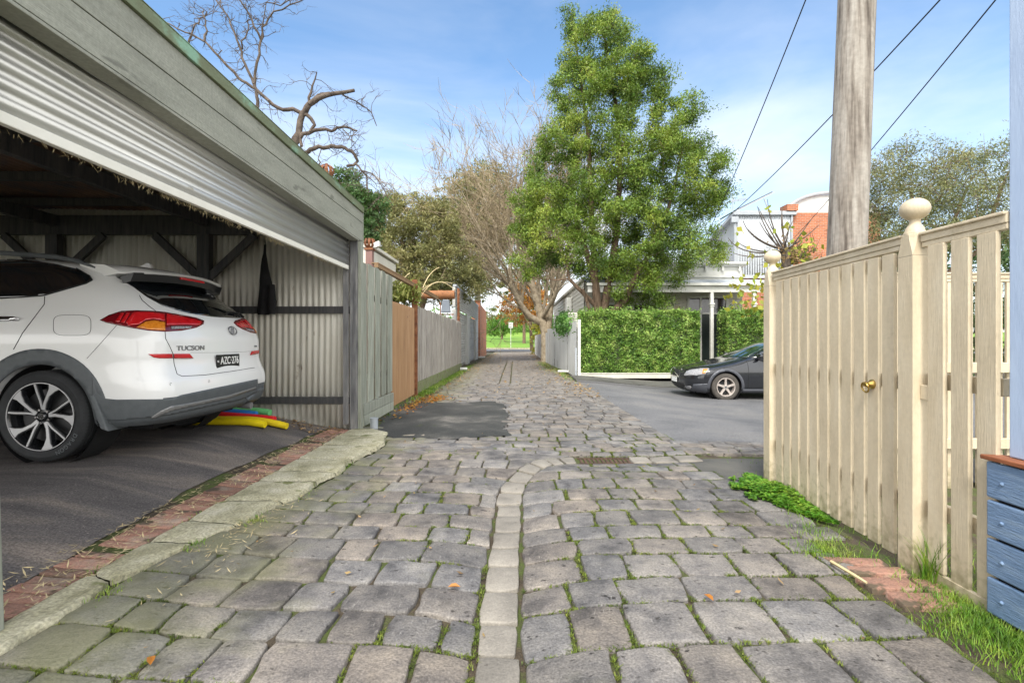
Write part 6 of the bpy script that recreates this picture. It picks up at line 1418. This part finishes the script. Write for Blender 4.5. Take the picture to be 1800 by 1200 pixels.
# bare tree on the right side of the lane
def bare_tree(nm, lb, base, stems, bark, seeds, gen, twr=.006, cat="tree"):
    t = thing(nm, lb, cat, base); m = MB(); m2 = MB(); rd_ = random.Random(seeds)
    def grow(p, d, L_, r, dep, bias):
        n = 4; pts = [p]; q = p.copy(); dd = d.copy()
        for i in range(n): dd = (dd + Vector((rd_.gauss(0, .10), rd_.gauss(0, .10), rd_.gauss(0, .08))) + bias * .07).normalized(); q = q + dd * L_ / n; pts.append(q.copy())
        (m if r > .02 else m2).tube(pts, [r * (1 - .55 * i / n) for i in range(n + 1)], 3 if r < .012 else 5, cap=False)
        if dep > 0:
            for k in range(rd_.choice((2, 3, 3))):
                j = rd_.randint(1, n); a = pts[j]; nd = (dd * .9 + Vector((rd_.gauss(0, .42), rd_.gauss(0, .42), rd_.gauss(0, .36)))).normalized(); grow(a, nd, L_ * rd_.uniform(.55, .85), max(twr, r * .5), dep - 1, bias)
    for pts, r0, r1, spr in stems:
        m.tube(pts, [r0 + (r1 - r0) * i / (len(pts) - 1) for i in range(len(pts))], 12)
        for (frac, dx, L_, dep, bias) in spr:
            i = min(len(pts) - 2, int(frac * (len(pts) - 1))); a = pts[i].lerp(pts[i + 1], frac * (len(pts) - 1) - i); grow(a, Vector(dx).normalized(), L_, (r0 + (r1 - r0) * frac) * .45, dep, Vector(bias))
    m.build("trunk", bark, t, smooth=True, sharp=60); m2.build("twigs", M['twig'], t); return t
Y = 26
S1 = [W(960, 640, 26), W(960, 605, 26), W(958, 580, 26.1), W(948, 545, 26.3), W(935, 500, 26.6), W(925, 450, 27), W(915, 400, 27)]
S2 = [W(950, 566, 26.2), W(930, 556, 26), W(915, 535, 25.8), W(902, 508, 25.5), W(893, 485, 25.3)]
S3 = [W(962, 590, 26), W(968, 550, 26.2), W(972, 500, 26.6), W(965, 440, 27)]
S4 = [W(955, 556, 26), W(975, 520, 25), W(985, 480, 24.6)]
def fan(n, z0, xr, L_, dep, seed, bias=(0, 0, .6)):
    r_ = random.Random(seed); return [(r_.uniform(.35, 1), (r_.uniform(*xr), r_.uniform(-.6, .6), z0 + r_.uniform(-.2, .5)), L_ * r_.uniform(.7, 1.2), dep, bias) for _ in range(n)]
bare_tree("bare_tree", "large bare tan tree arching over the lane in front of the pale paling fence", S1[0], [(S1, .30, .12, fan(22, .8, (-.7, .5), 3.4, 5, 1)), (S2, .20, .10, fan(17, .45, (-1, .1), 3.2, 5, 2, (-.1, 0, .55))), (S3, .16, .10, fan(18, 1, (-.4, .6), 3.6, 5, 3)), (S4, .12, .06, fan(6, .6, (-.3, .8), 2.2, 3, 4))], M['bark_tan'], 12, 4, .0105)
# autumn tree, park trees, far bush
P = [(905, 500), (925, 490), (950, 500), (962, 530), (955, 565), (930, 560), (912, 575), (892, 560), (885, 530)]
tree("autumn_tree", "orange leaved autumn tree behind the bare tree", W(930, 620, 52), [(st([(935, 618), (932, 560), (928, 520)], 52), .2, .08)], blobs(P, 52, 60, 2.5, .7, rnd), M['bark'], LM['orange'], 60, .8, .3, seed=8)
tz_ = hh(1.5, 80)
tree("park_tree", "tall straight trunked tree standing on the park lawn", Vector((1.5, 80, tz_)), [([Vector((1.5, 80, tz_ - .2)), Vector((1.5, 80, tz_ + 4)), Vector((1.4, 80, tz_ + 9)), Vector((1.6, 80, tz_ + 14))], .28, .12)], blobs([(895, 440), (960, 430), (985, 500), (950, 545), (925, 560), (890, 545), (880, 490)], 80, 90, 5, 1.3, rnd), M['bark'], LM['gum'], 60, 1.3, .5, seed=9)
P = [(856, 575), (862, 564), (880, 560), (898, 563), (910, 572), (908, 583), (895, 588), (880, 586), (866, 589), (855, 586)]
bz = hh(-2.9, 108)
tree("park_bush", "low spreading green tree with dark stems on the park lawn", Vector((-2.9, 108, bz)), [([Vector((-2.7, 108, bz - .1)), Vector((-3.5, 108, bz + 1.2)), Vector((-4.6, 108, bz + 2.6))], .14, .06), ([Vector((-2.7, 108, bz - .1)), Vector((-2.6, 108, bz + 1.5)), Vector((-2.4, 108, bz + 3))], .14, .06), ([Vector((-2.7, 108, bz - .1)), Vector((-3.0, 108, bz + 1.5)), Vector((-3.3, 108, bz + 3))], .12, .06)], blobs(P, 108, 80, 2.5, .7, rnd), M['bark'], LM['park'], 90, .8, .28, seed=10)
FT = [("far green tree on the left of the park backdrop, behind the spreading bush", [(845, 560), (858, 540), (885, 545), (895, 570), (880, 585), (850, 585)], 150, 'gum'), ("rounded dark green tree behind the street sign", [(888, 575), (895, 552), (912, 547), (922, 560), (925, 585), (895, 588)], 160, 'park'),
      ("pale green park tree right of the street sign", [(905, 585), (912, 566), (930, 560), (945, 570), (948, 588), (912, 590)], 175, 'park'), ("dark low tree at the far right of the park", [(935, 588), (940, 560), (965, 555), (985, 570), (985, 592), (940, 592)], 190, 'dark')]
for i, (lb, P, Y, lm) in enumerate(FT):
    xs = [p[0] for p in P]; bx = ((min(xs) + max(xs)) / 2 - VX) / F * Y; z0 = hh(bx, Y)
    tree("park_tree", lb, Vector((bx, Y, z0)), [([Vector((bx, Y, z0 - .2)), Vector((bx, Y, z0 + 2.5)), Vector((bx + .3, Y, z0 + 5))], .3, .12)], blobs(P, Y, 60, 4, 1.1, rnd), M['bark'], LM[lm], 60, 1.5, .5, seed=20 + i, group="trees along the far side of the park")
m = MB(); c = []
r_ = random.Random(9)
for i in range(900):
    x = r_.uniform(-120, 120); c.append((x, 230 + r_.uniform(-6, 6), hh(x, 230) + abs(r_.gauss(0, 3.4)) + 1.2 * math.sin(x * .2) + .8))
C = np.repeat(np.array(c), 26, axis=0) + rng.normal(size=(900 * 26, 3)) * 1.1
tag(np_mesh("far_trees", leaf_quads(C, 1.3, .6), 4, LM['park']), "hazy band of trees closing the park", "trees", kind='stuff')
# wattle on the right
P = [(1520, 300), (1540, 275), (1565, 255), (1600, 265), (1640, 270), (1665, 290), (1700, 255), (1740, 250), (1800, 245), (1800, 430), (1700, 440), (1560, 455), (1515, 445), (1512, 350)]
tree("wattle_tree", "feathery grey green tree rising behind the power pole on the right", Vector((9.4, 12.5, -.25)), [(st([(1600, 640), (1610, 520), (1620, 430), (1600, 330)], 12.5), .11, .03), (st([(1610, 520), (1660, 430), (1700, 330)], 12.5), .08, .03), (st([(1612, 520), (1720, 440), (1765, 320)], 12.5), .08, .03)], blobs(P, 12.5, 330, 1.5, .22, rnd), M['bark'], LM['wattle'], 175, .30, .072, seed=30, asp=.26, shell=.9)
P = [(1437, 318), (1450, 314), (1462, 322), (1460, 340), (1445, 336)]
# planting across the street behind the picket fence, seen between the pickets
tree("garden_tree", "leafy garden tree across the street, low behind the picket fence", Vector((14, 15.5, -.2)), [([Vector((14, 15.5, -.25)), Vector((14, 15.5, 1.5)), Vector((14.3, 15.5, 3))], .12, .05)], blobs([(1530, 480), (1640, 400), (1800, 380), (1980, 420), (1980, 640), (1530, 640)], 15.5, 150, 1.6, .5, rnd), M['bark'], LM['dark'], 130, .5, .15, seed=31)
# fig shrub with bare upright stems
t = thing("fig_tree", "leafless fig shrub with a few yellow leaves behind the gate corner", "shrub", W(1382, 690, 11)); m = MB(); c0 = W(1382, 440, 11); r_ = random.Random(4)
m.tube([W(1384, 690, 11), W(1380, 560, 11), c0], [.09, .08, .10], 10); tips = []
for (x, y, mx_, my_) in [(1331, 362, 1345, 410), (1306, 388, 1318, 425), (1333, 365, 1350, 400), (1349, 350, 1352, 395), (1376, 362, 1368, 400), (1350, 385, 1362, 415), (1394, 388, 1382, 410), (1280, 418, 1300, 452), (1295, 424, 1320, 448), (1374, 366, 1376, 405), (1335, 390, 1350, 420), (1388, 395, 1384, 420), (1316, 404, 1340, 432), (1290, 445, 1325, 458), (1440, 395, 1415, 420), (1430, 380, 1405, 415)]:
    d = r_.uniform(-.5, .5); a, b, c = c0 + Vector((r_.uniform(-.12, .12), r_.uniform(-.1, .1), r_.uniform(-.05, .05))), W(mx_, my_, 11 + d * .5), W(x, y, 11 + d); pts = [a.lerp(b, s) .lerp(b.lerp(c, s), s) for s in np.linspace(0, 1, 8)]; m.tube(pts, [.022 - .016 * i / 7 for i in range(8)], 5); tips.append(c)
for i in range(140):
    a = c0 + Vector((r_.gauss(.12, .28), r_.gauss(0, .2), r_.gauss(-.12, .16))); m.tube([a, a + Vector((r_.gauss(0, .15), r_.gauss(0, .15), r_.gauss(0, .14)))], [.006, .003], 3, cap=False)
m.build("stems", M['bark_grey'], t, smooth=True)
C = []
for cx, cy, n_, s_ in ((1300, 415, 5, 8), (1350, 365, 4, 4), (1385, 395, 8, 8), (1395, 440, 40, 20), (1420, 445, 40, 16), (1330, 455, 12, 16), (1312, 520, 34, 18), (1335, 500, 22, 16), (1325, 540, 24, 14), (1380, 470, 30, 22), (1300, 505, 10, 10)):
    for _ in range(n_): C.append(W(r_.gauss(cx, s_), r_.gauss(cy, s_ * .8), 11 + r_.gauss(0, .25)))
np_mesh("leaves", leaf_quads(np.array([list(p) for p in C]), .14, .75), 4, LM['fig'], t)
C = np.array([list(W(r_.gauss(1400, 18), r_.gauss(452, 14), 11 + r_.gauss(0, .2))) for _ in range(420)]); np_mesh("dead_leaves", leaf_quads(C, .08, .6), 4, LM['dead'], t)

# dead tree leaning above the carport roof
Y = 9.2
def dp(pts, y0=Y): return [W(x, y, y0 + (dy[0] if dy else 0)) for (x, y, *dy) in pts]
dt = thing("dead_tree", "twisted dead tree with bare crooked branches above the carport roof", "tree", (-3.9, 9.2, 0)); m = MB(); tw = MB(); r_ = random.Random(8)
m.tube([(-3.75, 9.3, 0), (-3.85, 9.25, 2.5), W(515, 275, Y)], [.2, .17, .10], 10)
LIM = [([(514, 290), (517, 257), (523, 235), (528, 212), (534, 197)], 7.5, 6), ([(534, 197), (545, 184), (557, 175), (575, 167), (597, 162), (623, 159)], 6.5, 3.2), ([(541, 186), (544, 172), (548, 150), (557, 127)], 3.8, 1), ([(597, 162), (612, 170), (630, 176), (645, 186), (652, 206)], 1.6, .7), ([(545, 184), (560, 168), (580, 163)], 4, 2),
       ([(532, 200), (515, 192), (497, 193), (480, 184), (470, 176), (450, 157), (432, 146), (417, 136), (400, 116), (383, 98), (368, 82), (360, 74), (345, 64), (325, 55), (300, 44), (280, 32)], 4.2, 1.0), ([(452, 200), (453, 178), (452, 165), (447, 150), (449, 128), (455, 95), (458, 72), (463, 50), (470, 32), (483, 23), (510, 12), (537, -2)], 3.6, 1.0),
       ([(458, 72), (450, 50), (440, 27), (430, 10), (420, -5)], 2.2, 1), ([(446, 150), (436, 125), (427, 103), (422, 82), (412, 60), (405, 40), (400, 27), (388, 12), (375, -4)], 2.8, 1), ([(424, 85), (432, 66), (440, 52), (436, 40)], 1.8, .8), ([(331, 84), (332, 60), (334, 35), (335, 18), (342, -2)], 2., 1.2), ([(360, 74), (358, 50), (352, 28), (343, 10), (338, -4)], 2., .8),
       ([(522, 250), (533, 236), (550, 228), (566, 227), (583, 230), (592, 224), (602, 222), (615, 225), (628, 230)], 4.5, 1.6), ([(530, 274), (540, 267), (552, 262), (568, 258), (583, 257), (600, 259), (613, 264), (624, 273), (629, 284), (622, 291), (610, 292)], 4.6, 2.6), ([(626, 288), (636, 300), (646, 312), (650, 330), (652, 342)], 2, .7), ([(636, 300), (655, 305), (668, 318), (676, 332), (680, 345)], 1.5, .6),
       ([(534, 200), (548, 208), (553, 220), (545, 232)], 4., 3), ([(458, 72), (460, 40), (465, 0)], 1.2, .8), ([(530, 258), (525, 230), (528, 210)], 3, 2.5), ([(566, 260), (562, 280), (572, 295)], 1., .6), ([(600, 222), (612, 238), (620, 250)], 1.1, .6), ([(520, -4), (500, 18), (483, 24)], 1.2, 1.0)]
for pts, r0, r1 in LIM:
    q = dp(pts); n_ = len(q); off = r_.uniform(-.5, .5) if r0 < 2.5 else 0; q = [p + Vector((0, off * (i / n_), 0)) for i, p in enumerate(q)]; fin = []
    for i in range(n_ - 1):
        for s_ in (0, .5): fin.append(q[i].lerp(q[i + 1], s_) + Vector((r_.gauss(0, .008), r_.gauss(0, .02), r_.gauss(0, .008))))
    fin.append(q[-1]); R0, R1 = .88 * r0 / F * Y, .88 * r1 / F * Y; m.tube(fin, [R0 + (R1 - R0) * i / (len(fin) - 1) for i in range(len(fin))], 8)
    if r1 < 3:
        for i in range(2, len(fin)):
            for _ in range(2 if r0 < 3 else 1):
                if r_.random() < .75:
                    d = Vector((r_.gauss(0, 1), r_.gauss(0, .6), r_.gauss(.1, 1))).normalized(); p = fin[i]; L_ = r_.uniform(.12, .45)
                    def tg(p, d, L_, r, dep):
                        pts = [p]
                        for _ in range(4): d = (d + Vector((r_.gauss(0, .3), r_.gauss(0, .3), r_.gauss(0, .3)))).normalized(); pts.append(pts[-1] + d * L_ / 4)
                        tw.tube(pts, [r, r * .85, r * .7, r * .55, r * .4], 4, cap=False)
                        if dep:
                            for _ in range(2): tg(pts[r_.randint(1, 4)], (d + Vector((r_.gauss(0, .7), r_.gauss(0, .5), r_.gauss(0, .7)))).normalized(), L_ * .65, r * .6, dep - 1)
                    tg(p, d, L_, .007, 2)
m.build("trunk", M['bark_grey'], dt, smooth=True, sharp=60); tw.build("twigs", M['bark_grey'], dt)

# hedges
def hedge(lb, x0, x1, y0, y1, z1, n, seed):
    t = thing("hedge", lb, "hedge", ((x0 + x1) / 2, (y0 + y1) / 2, hh((x0 + x1) / 2, y0)))
    m = MB(); xs = np.linspace(x0 + .08, x1 - .08, 40); zb_ = hh((x0 + x1) / 2, y0) + .1
    top = lambda x, y: z1 - .12 + .06 * float(vnoise(x * 2, y * 2, seed))
    m.grid(lambda x, z: (x, y0 + .09 + .05 * float(vnoise(x * 3, z * 3, seed)), zb_ + z * (top(x, y0) - zb_)), xs, np.linspace(0, 1, 20)); m.grid(lambda x, y: (x, y, top(x, y)), xs, np.linspace(y0 + .09, y1 - .08, 8))
    m.grid(lambda y, z: (x0 + .09, y, zb_ + z * (top(x0, y) - zb_)), np.linspace(y0 + .09, y1 - .08, 8), [0, .5, 1]); m.grid(lambda y, z: (x1 - .09, y, zb_ + z * (top(x1, y) - zb_)), np.linspace(y0 + .09, y1 - .08, 8), [0, .5, 1])
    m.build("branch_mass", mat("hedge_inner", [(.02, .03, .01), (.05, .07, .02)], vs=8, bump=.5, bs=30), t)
    zz = zb_ - .06; H = z1 - zz; Lx = x1 - x0; Ly = y1 - y0
    n1 = int(n * .66); n2 = int(n * .24); n3 = n - n1 - n2
    a = np.column_stack([x0 + rng.random(n1) * Lx, y0 + .07 * np.abs(rng.normal(size=n1)) - .0, zz + H * rng.random(n1) ** .95]); a[:, 1] += .14 * vnoise(a[:, 0] * 4, a[:, 2] * 4, seed) + .07 * vnoise(a[:, 0] * 11, a[:, 2] * 11, seed)
    b = np.column_stack([x0 + rng.random(n2) * Lx, y0 + rng.random(n2) * Ly, z1 - .06 * np.abs(rng.normal(size=n2))]); b[:, 2] += .16 * vnoise(b[:, 0] * 2.5, b[:, 1] * 3, seed) + .05
    s_ = rng.random(n3) < .5; c = np.column_stack([np.where(s_, x0 + .05 * rng.random(n3), x1 - .05 * rng.random(n3)), y0 + rng.random(n3) * Ly, zz + H * rng.random(n3)])
    # loose shoots on top
    k = 260; sh = np.column_stack([x0 + rng.random(k) * Lx, y0 + rng.random(k) * Ly, np.full(k, z1)]); d = np.column_stack([rng.normal(size=k) * .3, rng.normal(size=k) * .3, np.ones(k)]); tt = rng.random((k, 12)) * (.06 + .2 * rng.random((k, 1)) ** 2)
    s2 = (sh[:, None, :] + d[:, None, :] * tt[:, :, None]).reshape(-1, 3) + rng.normal(size=(k * 12, 3)) * .02
    np_mesh("leaves", leaf_quads(np.vstack([a, b, c, s2]), .052, .55, jitter=.6), 4, LM['hedge'], t); return t
hedge("clipped bright green hedge left of the path, with the tall tree behind it", 2.08, 5.85, 15.62, 16.5, 2.0, 66000, 3)
hedge("clipped green hedge right of the path, behind the parked hatchback", 6.72, 9.6, 15.62, 16.5, 2.02, 38000, 5)
m = MB(); z = hh(4, 15.5); m.box(1.98, 5.95, 15.5, 15.535, z - .03, z + .27); m.box(1.96, 5.97, 15.485, 15.55, z + .272, z + .30); tag(m.build("hedge_border", M['board'], bevel=.005), "low white timber border board along the foot of the hedge", "border")
# creeper over the sheet fence, small plants
C = np.column_stack([1.86 + rng.normal(size=5200) * .13, 18.4 + rng.normal(size=5200) * .85, 1.78 + rng.normal(size=5200) * .17]); C[:, 2] -= .2 * (rng.random(5200) ** 3); t = thing("creeper", "green creeper spilling over the top of the sheet fence", "creeper", (1.86, 18.4, 1.6)); np_mesh("leaves", leaf_quads(C, .085, .6), 4, LM['creeper'], t)
m = MB(); r_ = random.Random(3)
for i in range(26): y = 17.2 + r_.random() * 2.2; m.tube([(1.95, y, 1.0), (1.88, y + r_.gauss(0, .15), 1.6), (1.84, y + r_.gauss(0, .3), 1.85)], [.008, .006, .003], 4)
m.build("stems", M['bark'], t)
P = [(937, 600), (935, 570), (948, 562), (962, 568), (965, 600), (955, 618), (938, 622)]
tree("yellow_shrub", "yellow green shrub at the far end of the pale palings", Vector((1.95, 40, 0)), [([Vector((1.95, 40, 0)), Vector((2.0, 40, 1)), Vector((2.0, 40, 1.6))], .05, .03)], blobs(P, 40, 60, .6, .2, rnd), M['bark'], LM['yshrub'], 110, .3, .12, seed=40, cat="shrub")
P = [(690, 505), (700, 495), (735, 500), (745, 520), (800, 515), (775, 500), (735, 540), (700, 535), (688, 530)]
C = np.array([list(W(r_.uniform(690, 738), r_.gauss(516, 9), 10.2 + r_.gauss(0, .25))) for _ in range(1500)]); t = thing("vine", "yellow green vine leaves sprawling above the tan sheet gate", "vine", (-2.3, 10.2, 1.7)); np_mesh("leaves", leaf_quads(C, .13, .25, droop=.6), 4, LM['bamboo'], t)
m = MB()
for a, b, c in (((695, 560), (690, 500), (720, 480)), ((730, 540), (760, 470), (800, 510)), ((735, 520), (755, 488), (795, 498)), ((700, 540), (705, 480), (745, 520)), ((735, 540), (745, 480), (772, 470)), ((712, 530), (720, 505), (734, 520))):
    A, B, Cc = W(*a, 10.5), W(*b, 11), W(*c, 11.5); m.tube([A.lerp(B, s).lerp(B.lerp(Cc, s), s) for s in np.linspace(0, 1, 10)], .009, 5)
m.tube([(-2.35, 10.2, 0), (-2.33, 10.2, 1.6)], .02, 6); m.build("stems", M['straw'], t)

# ------------------------------------------------------------ ground cover, litter
def blades(pts, h, w_, lean, seed, curl=.5):
    """bent tapering grass blades: two quads and a tip each, returned as loose quads"""
    n = len(pts); a = rng.random(n) * 2 * math.pi; dx = np.cos(a); dy = np.sin(a); H = h * (.5 + rng.random(n)); ln = lean * (.3 + rng.random(n)); wd = w_ * (.6 + .8 * rng.random(n)); p = np.asarray(pts)
    sx, sy = -dy * wd / 2, dx * wd / 2; V = []
    def P(t, s): l = ln * H * t ** 1.8; return np.column_stack([p[:, 0] + dx * l + sx * s * (1 - t ** 1.5), p[:, 1] + dy * l + sy * s * (1 - t ** 1.5), p[:, 2] + H * (t - curl * .3 * ln * t ** 2)])
    ts = [0, .4, .75, .98]
    for t0, t1 in zip(ts[:-1], ts[1:]): V.append(np.stack([P(t0, -1), P(t0, 1), P(t1, 1), P(t1, -1)], 1))
    return np.concatenate(V, 0).reshape(-1, 3)
# clover at the far gate post
n = 3400; u = rng.random(n); r0 = rng.random(n); cx = 2.02 - .36 * u * np.sin(r0 * 3.14) ** .6; cy = 3.05 + 1.1 * r0 + .1 * u; keep = (vnoise(cx * 9, cy * 9, 4) > -.30 + .45 * (u > .75)) & (cx < 2.03); cx = cx[keep]; cy = cy[keep]; n = len(cx)
dens = .065 * (1 - np.abs(r0[keep] - .5) * 2) * (1 - .6 * u[keep]) + .010; cz = hgt(cx, cy) + dens * (.5 + .7 * rng.random(n)); V = []
for k_ in range(3):
    a = rng.random(n) * 6.28 + k_ * 2.09; rr = .011 * (.7 + .7 * rng.random(n)); lx = cx + np.cos(a) * rr; ly = cy + np.sin(a) * rr; tx = -np.sin(a) * rr * .85; ty = np.cos(a) * rr * .85; tl = (rng.random(n) - .5) * .012
    ex = cx + np.cos(a) * rr * 2; ey = cy + np.sin(a) * rr * 2
    V.append(np.stack([np.column_stack([cx, cy, cz]), np.column_stack([lx + tx, ly + ty, cz + tl]), np.column_stack([ex, ey, cz + tl * 1.5]), np.column_stack([lx - tx, ly - ty, cz - tl * .5])], 1))
tag(np_mesh("clover", np.concatenate(V, 0).reshape(-1, 3), 4, LM['clover']), "bright green clover patch around the foot of the far gate post", "clover", kind='stuff')
# grass by the posts and the porch
G = []
for cx, cy, sx, sy, n_ in ((1.98, 2.40, .05, .05, 240), (2.0, 2.25, .06, .10, 420), (1.90, 2.15, .07, .08, 350), (1.90, 2.0, .08, .10, 800), (1.92, 1.85, .09, .09, 900), (1.95, 1.7, .10, .1, 900), (1.78, 1.78, .08, .10, 260), (1.72, 1.95, .06, .05, 120), (2.1, 2.1, .05, .2, 200), (1.85, 3.2, .05, .25, 130), (1.72, 2.75, .08, .05, 170), (1.65, 2.68, .06, .04, 120), (2.02, 3.9, .04, .06, 80), (1.7, 2.62, .1, .03, 150), (1.78, 2.95, .07, .08, 110), (2.3, 3, .2, .8, 900), (2.3, 2.3, .2, .3, 500), (1.98, 1.4, .08, .2, 700)):
    G.append(np.column_stack([rng.normal(cx, sx, n_), rng.normal(cy, sy, n_)]))
G = np.vstack(G); G = G[~((G[:, 0] > 1.995) & (G[:, 1] < 2.08))]; G = np.column_stack([G, hgt(G[:, 0], G[:, 1]) - .004])
tag(np_mesh("grass", blades(G, .042, .0036, 1.0, 1), 4, LM['grass']), "bright green grass along the foot of the picket fence and porch", "grass", kind='stuff')
c_ = np.column_stack([rng.normal(1.985, .018, 90), rng.normal(2.36, .02, 90)]); tag(np_mesh("grass_tuft", blades(np.column_stack([c_, hgt(c_[:, 0], c_[:, 1])]), .20, .006, .7, 2), 4, LM['grass']), "tall grass tuft against the big gate post", "grass")
# moss and tiny weeds in the joints, thicker on the right
J = np.array([j for j in joints if j[1] < 6.2]); out_ = []
for _ in range(16):
    t_ = rng.random(len(J)); x = J[:, 0] + (J[:, 2] - J[:, 0]) * t_ + rng.normal(size=len(J)) * .006; y = J[:, 1] + (J[:, 3] - J[:, 1]) * t_ + rng.normal(size=len(J)) * .006
    dn = vnoise(x * 2.2, y * 2.2, 7) + .35 * vnoise(x * 9, y * 9, 8); k_ = dn > -.02 - .18 * np.clip((x - .2) / 1.5, -.6, 1.2); out_.append(np.column_stack([x, y])[k_])
J2 = np.vstack(out_); J2 = np.repeat(J2, 8, axis=0) + rng.normal(size=(len(J2) * 8, 2)) * .007; J2 = J2[(J2[:, 0] > -1.9) & (J2[:, 0] < 2.0)]
Z = hgt(J2[:, 0], J2[:, 1]) - .008
tag(np_mesh("joint_weeds", blades(np.column_stack([J2, Z]), .011, .0040, 1.6, 3), 4, LM['moss']), "moss and tiny weeds growing in the stone joints", "weeds", kind='stuff')
# weeds at the concrete strip and fence feet
G = []
for cx, cy, sx, sy, n_ in ((-1.76, 2.72, .03, .06, 130), (-1.62, 3.1, .03, .06, 120), (-1.52, 3.65, .03, .1, 120), (-2.03, 2.4, .02, .1, 100), (-1.80, 2.2, .03, .05, 80), (-2.03, 3.1, .02, .15, 80), (-1.50, 4.4, .02, .1, 120), (-1.93, 12, .08, 1.6, 1500), (-1.92, 16, .1, 2.0, 1600), (-1.9, 10.6, .08, .3, 600), (1.6, 17, .1, 1.5, 500), (1.45, 22, .2, 2, 900), (-1.95, 20, .1, 1.5, 500)):
    G.append(np.column_stack([rng.normal(cx, sx, n_), rng.normal(cy, sy, n_), np.full(n_, cy)]))
G = np.vstack(G); far = G[:, 2] > 8
for nm, k_, h, lb in (("grass", ~far, .022, "small green weeds along the edge of the concrete strip"), ("grass", far, .06, "mossy grass verge at the foot of the grey palings and lane edges")):
    q = G[k_]; q = q[np.abs(q[:, 0]) < 2.05]; tag(np_mesh(nm, blades(np.column_stack([q[:, :2], hgt(q[:, 0], q[:, 1]) - .004]), h, .004 if h < .03 else .012, 1., 4), 4, LM['grass']), lb, "grass", kind='stuff')
# leaf litter
def litter(pos, size, mt, lb, asp=.5, nm="fallen_leaves"):
    n = len(pos); a = rng.random(n) * 6.28; l = size * (.6 + .8 * rng.random(n)); d = np.column_stack([np.cos(a), np.sin(a), rng.normal(size=n) * .25]) * l[:, None] / 2; s_ = np.column_stack([-np.sin(a), np.cos(a), rng.normal(size=n) * .25]) * (l * asp)[:, None] / 2
    c = np.column_stack([pos, hgt(pos[:, 0], pos[:, 1]) + .012 + .008 * rng.random(n)]); V = np.stack([c - d, c + s_, c + d + np.array([0, 0, .004]), c - s_], 1).reshape(-1, 3); tag(np_mesh(nm, V, 4, mt), lb, "leaves", kind='stuff')
q = np.column_stack([rng.normal(-1.6, .16, 230), rng.normal(9.6, .3, 230)]); q = np.vstack([q, np.column_stack([rng.normal(-1.78, .09, 170), rng.normal(8.6, .7, 170)])]); q = q[(q[:, 0] > -1.95)]
litter(q, .055, LM['orange'], "heap of orange fallen leaves beside the tan gate", .7)
q = np.column_stack([rng.uniform(-2.32, -1.98, 1500), rng.uniform(1.2, 6.1, 1500)]); q = q[vnoise(q[:, 0] * 5, q[:, 1] * 3, 5) > -.12 - .2 * (q[:, 1] < 2.6)]
litter(q, .042, M['straw'], "dry leaves and straw lying on the worn brick edging", .14)
q = np.column_stack([rng.uniform(-3.6, -2.1, 420), rng.uniform(5.7, 6.2, 420)]); litter(q, .04, LM['dead'], "brown litter along the foot of the corrugated wall", .5)
q = np.vstack([np.column_stack([rng.uniform(-2, 1.8, 500), rng.uniform(9, 40, 500)]), np.column_stack([np.concatenate([rng.normal(-1.7, .2, 900), rng.normal(1.5, .25, 1200)]), rng.uniform(10, 42, 2100)])]); q = q[np.abs(q[:, 0]) < 1.95]
litter(q, .07, LM['dead'], "scattered brown leaves along both sides of the far lane", .6)
q = np.column_stack([rng.uniform(-1.9, 1.6, 60), rng.uniform(1.7, 6, 60)]); litter(q, .03, LM['dead'], "few small dry leaves scattered on the near stones", .5)
q = np.column_stack([-1.55 + rng.normal(size=160) * .1, 2.9 + rng.normal(size=160) * .35]); litter(q, .04, M['straw'], "dry straw bits lodged beside the concrete strip", .12)
for (x, y), lb in (((798, 1032), "single orange leaf on the stones left of the gutter"), ((1246, 1064), "small reddish leaf on a stone toward the gate"), ((266, 1168), "small pale dry leaf in the lower left corner")):
    Yd = F * 1.15 / (y - VY); X_ = (x - VX) / F * Yd; m = MB(); z = hh(X_, Yd) + .016; pr = [(-.028, 0), (-.012, .012), (.008, .014), (.03, .0), (.008, -.012), (-.012, -.011)]; ca, sa = math.cos(x), math.sin(x)
    m.add([(X_ + a * ca - b * sa, Yd + a * sa + b * ca, z + .010 * abs(b) / .012) for a, b in pr], [(0, 1, 2, 3), (0, 3, 4, 5)]); tag(m.build("fallen_leaf", LM['orange'], solid=.0008), lb, "leaf")
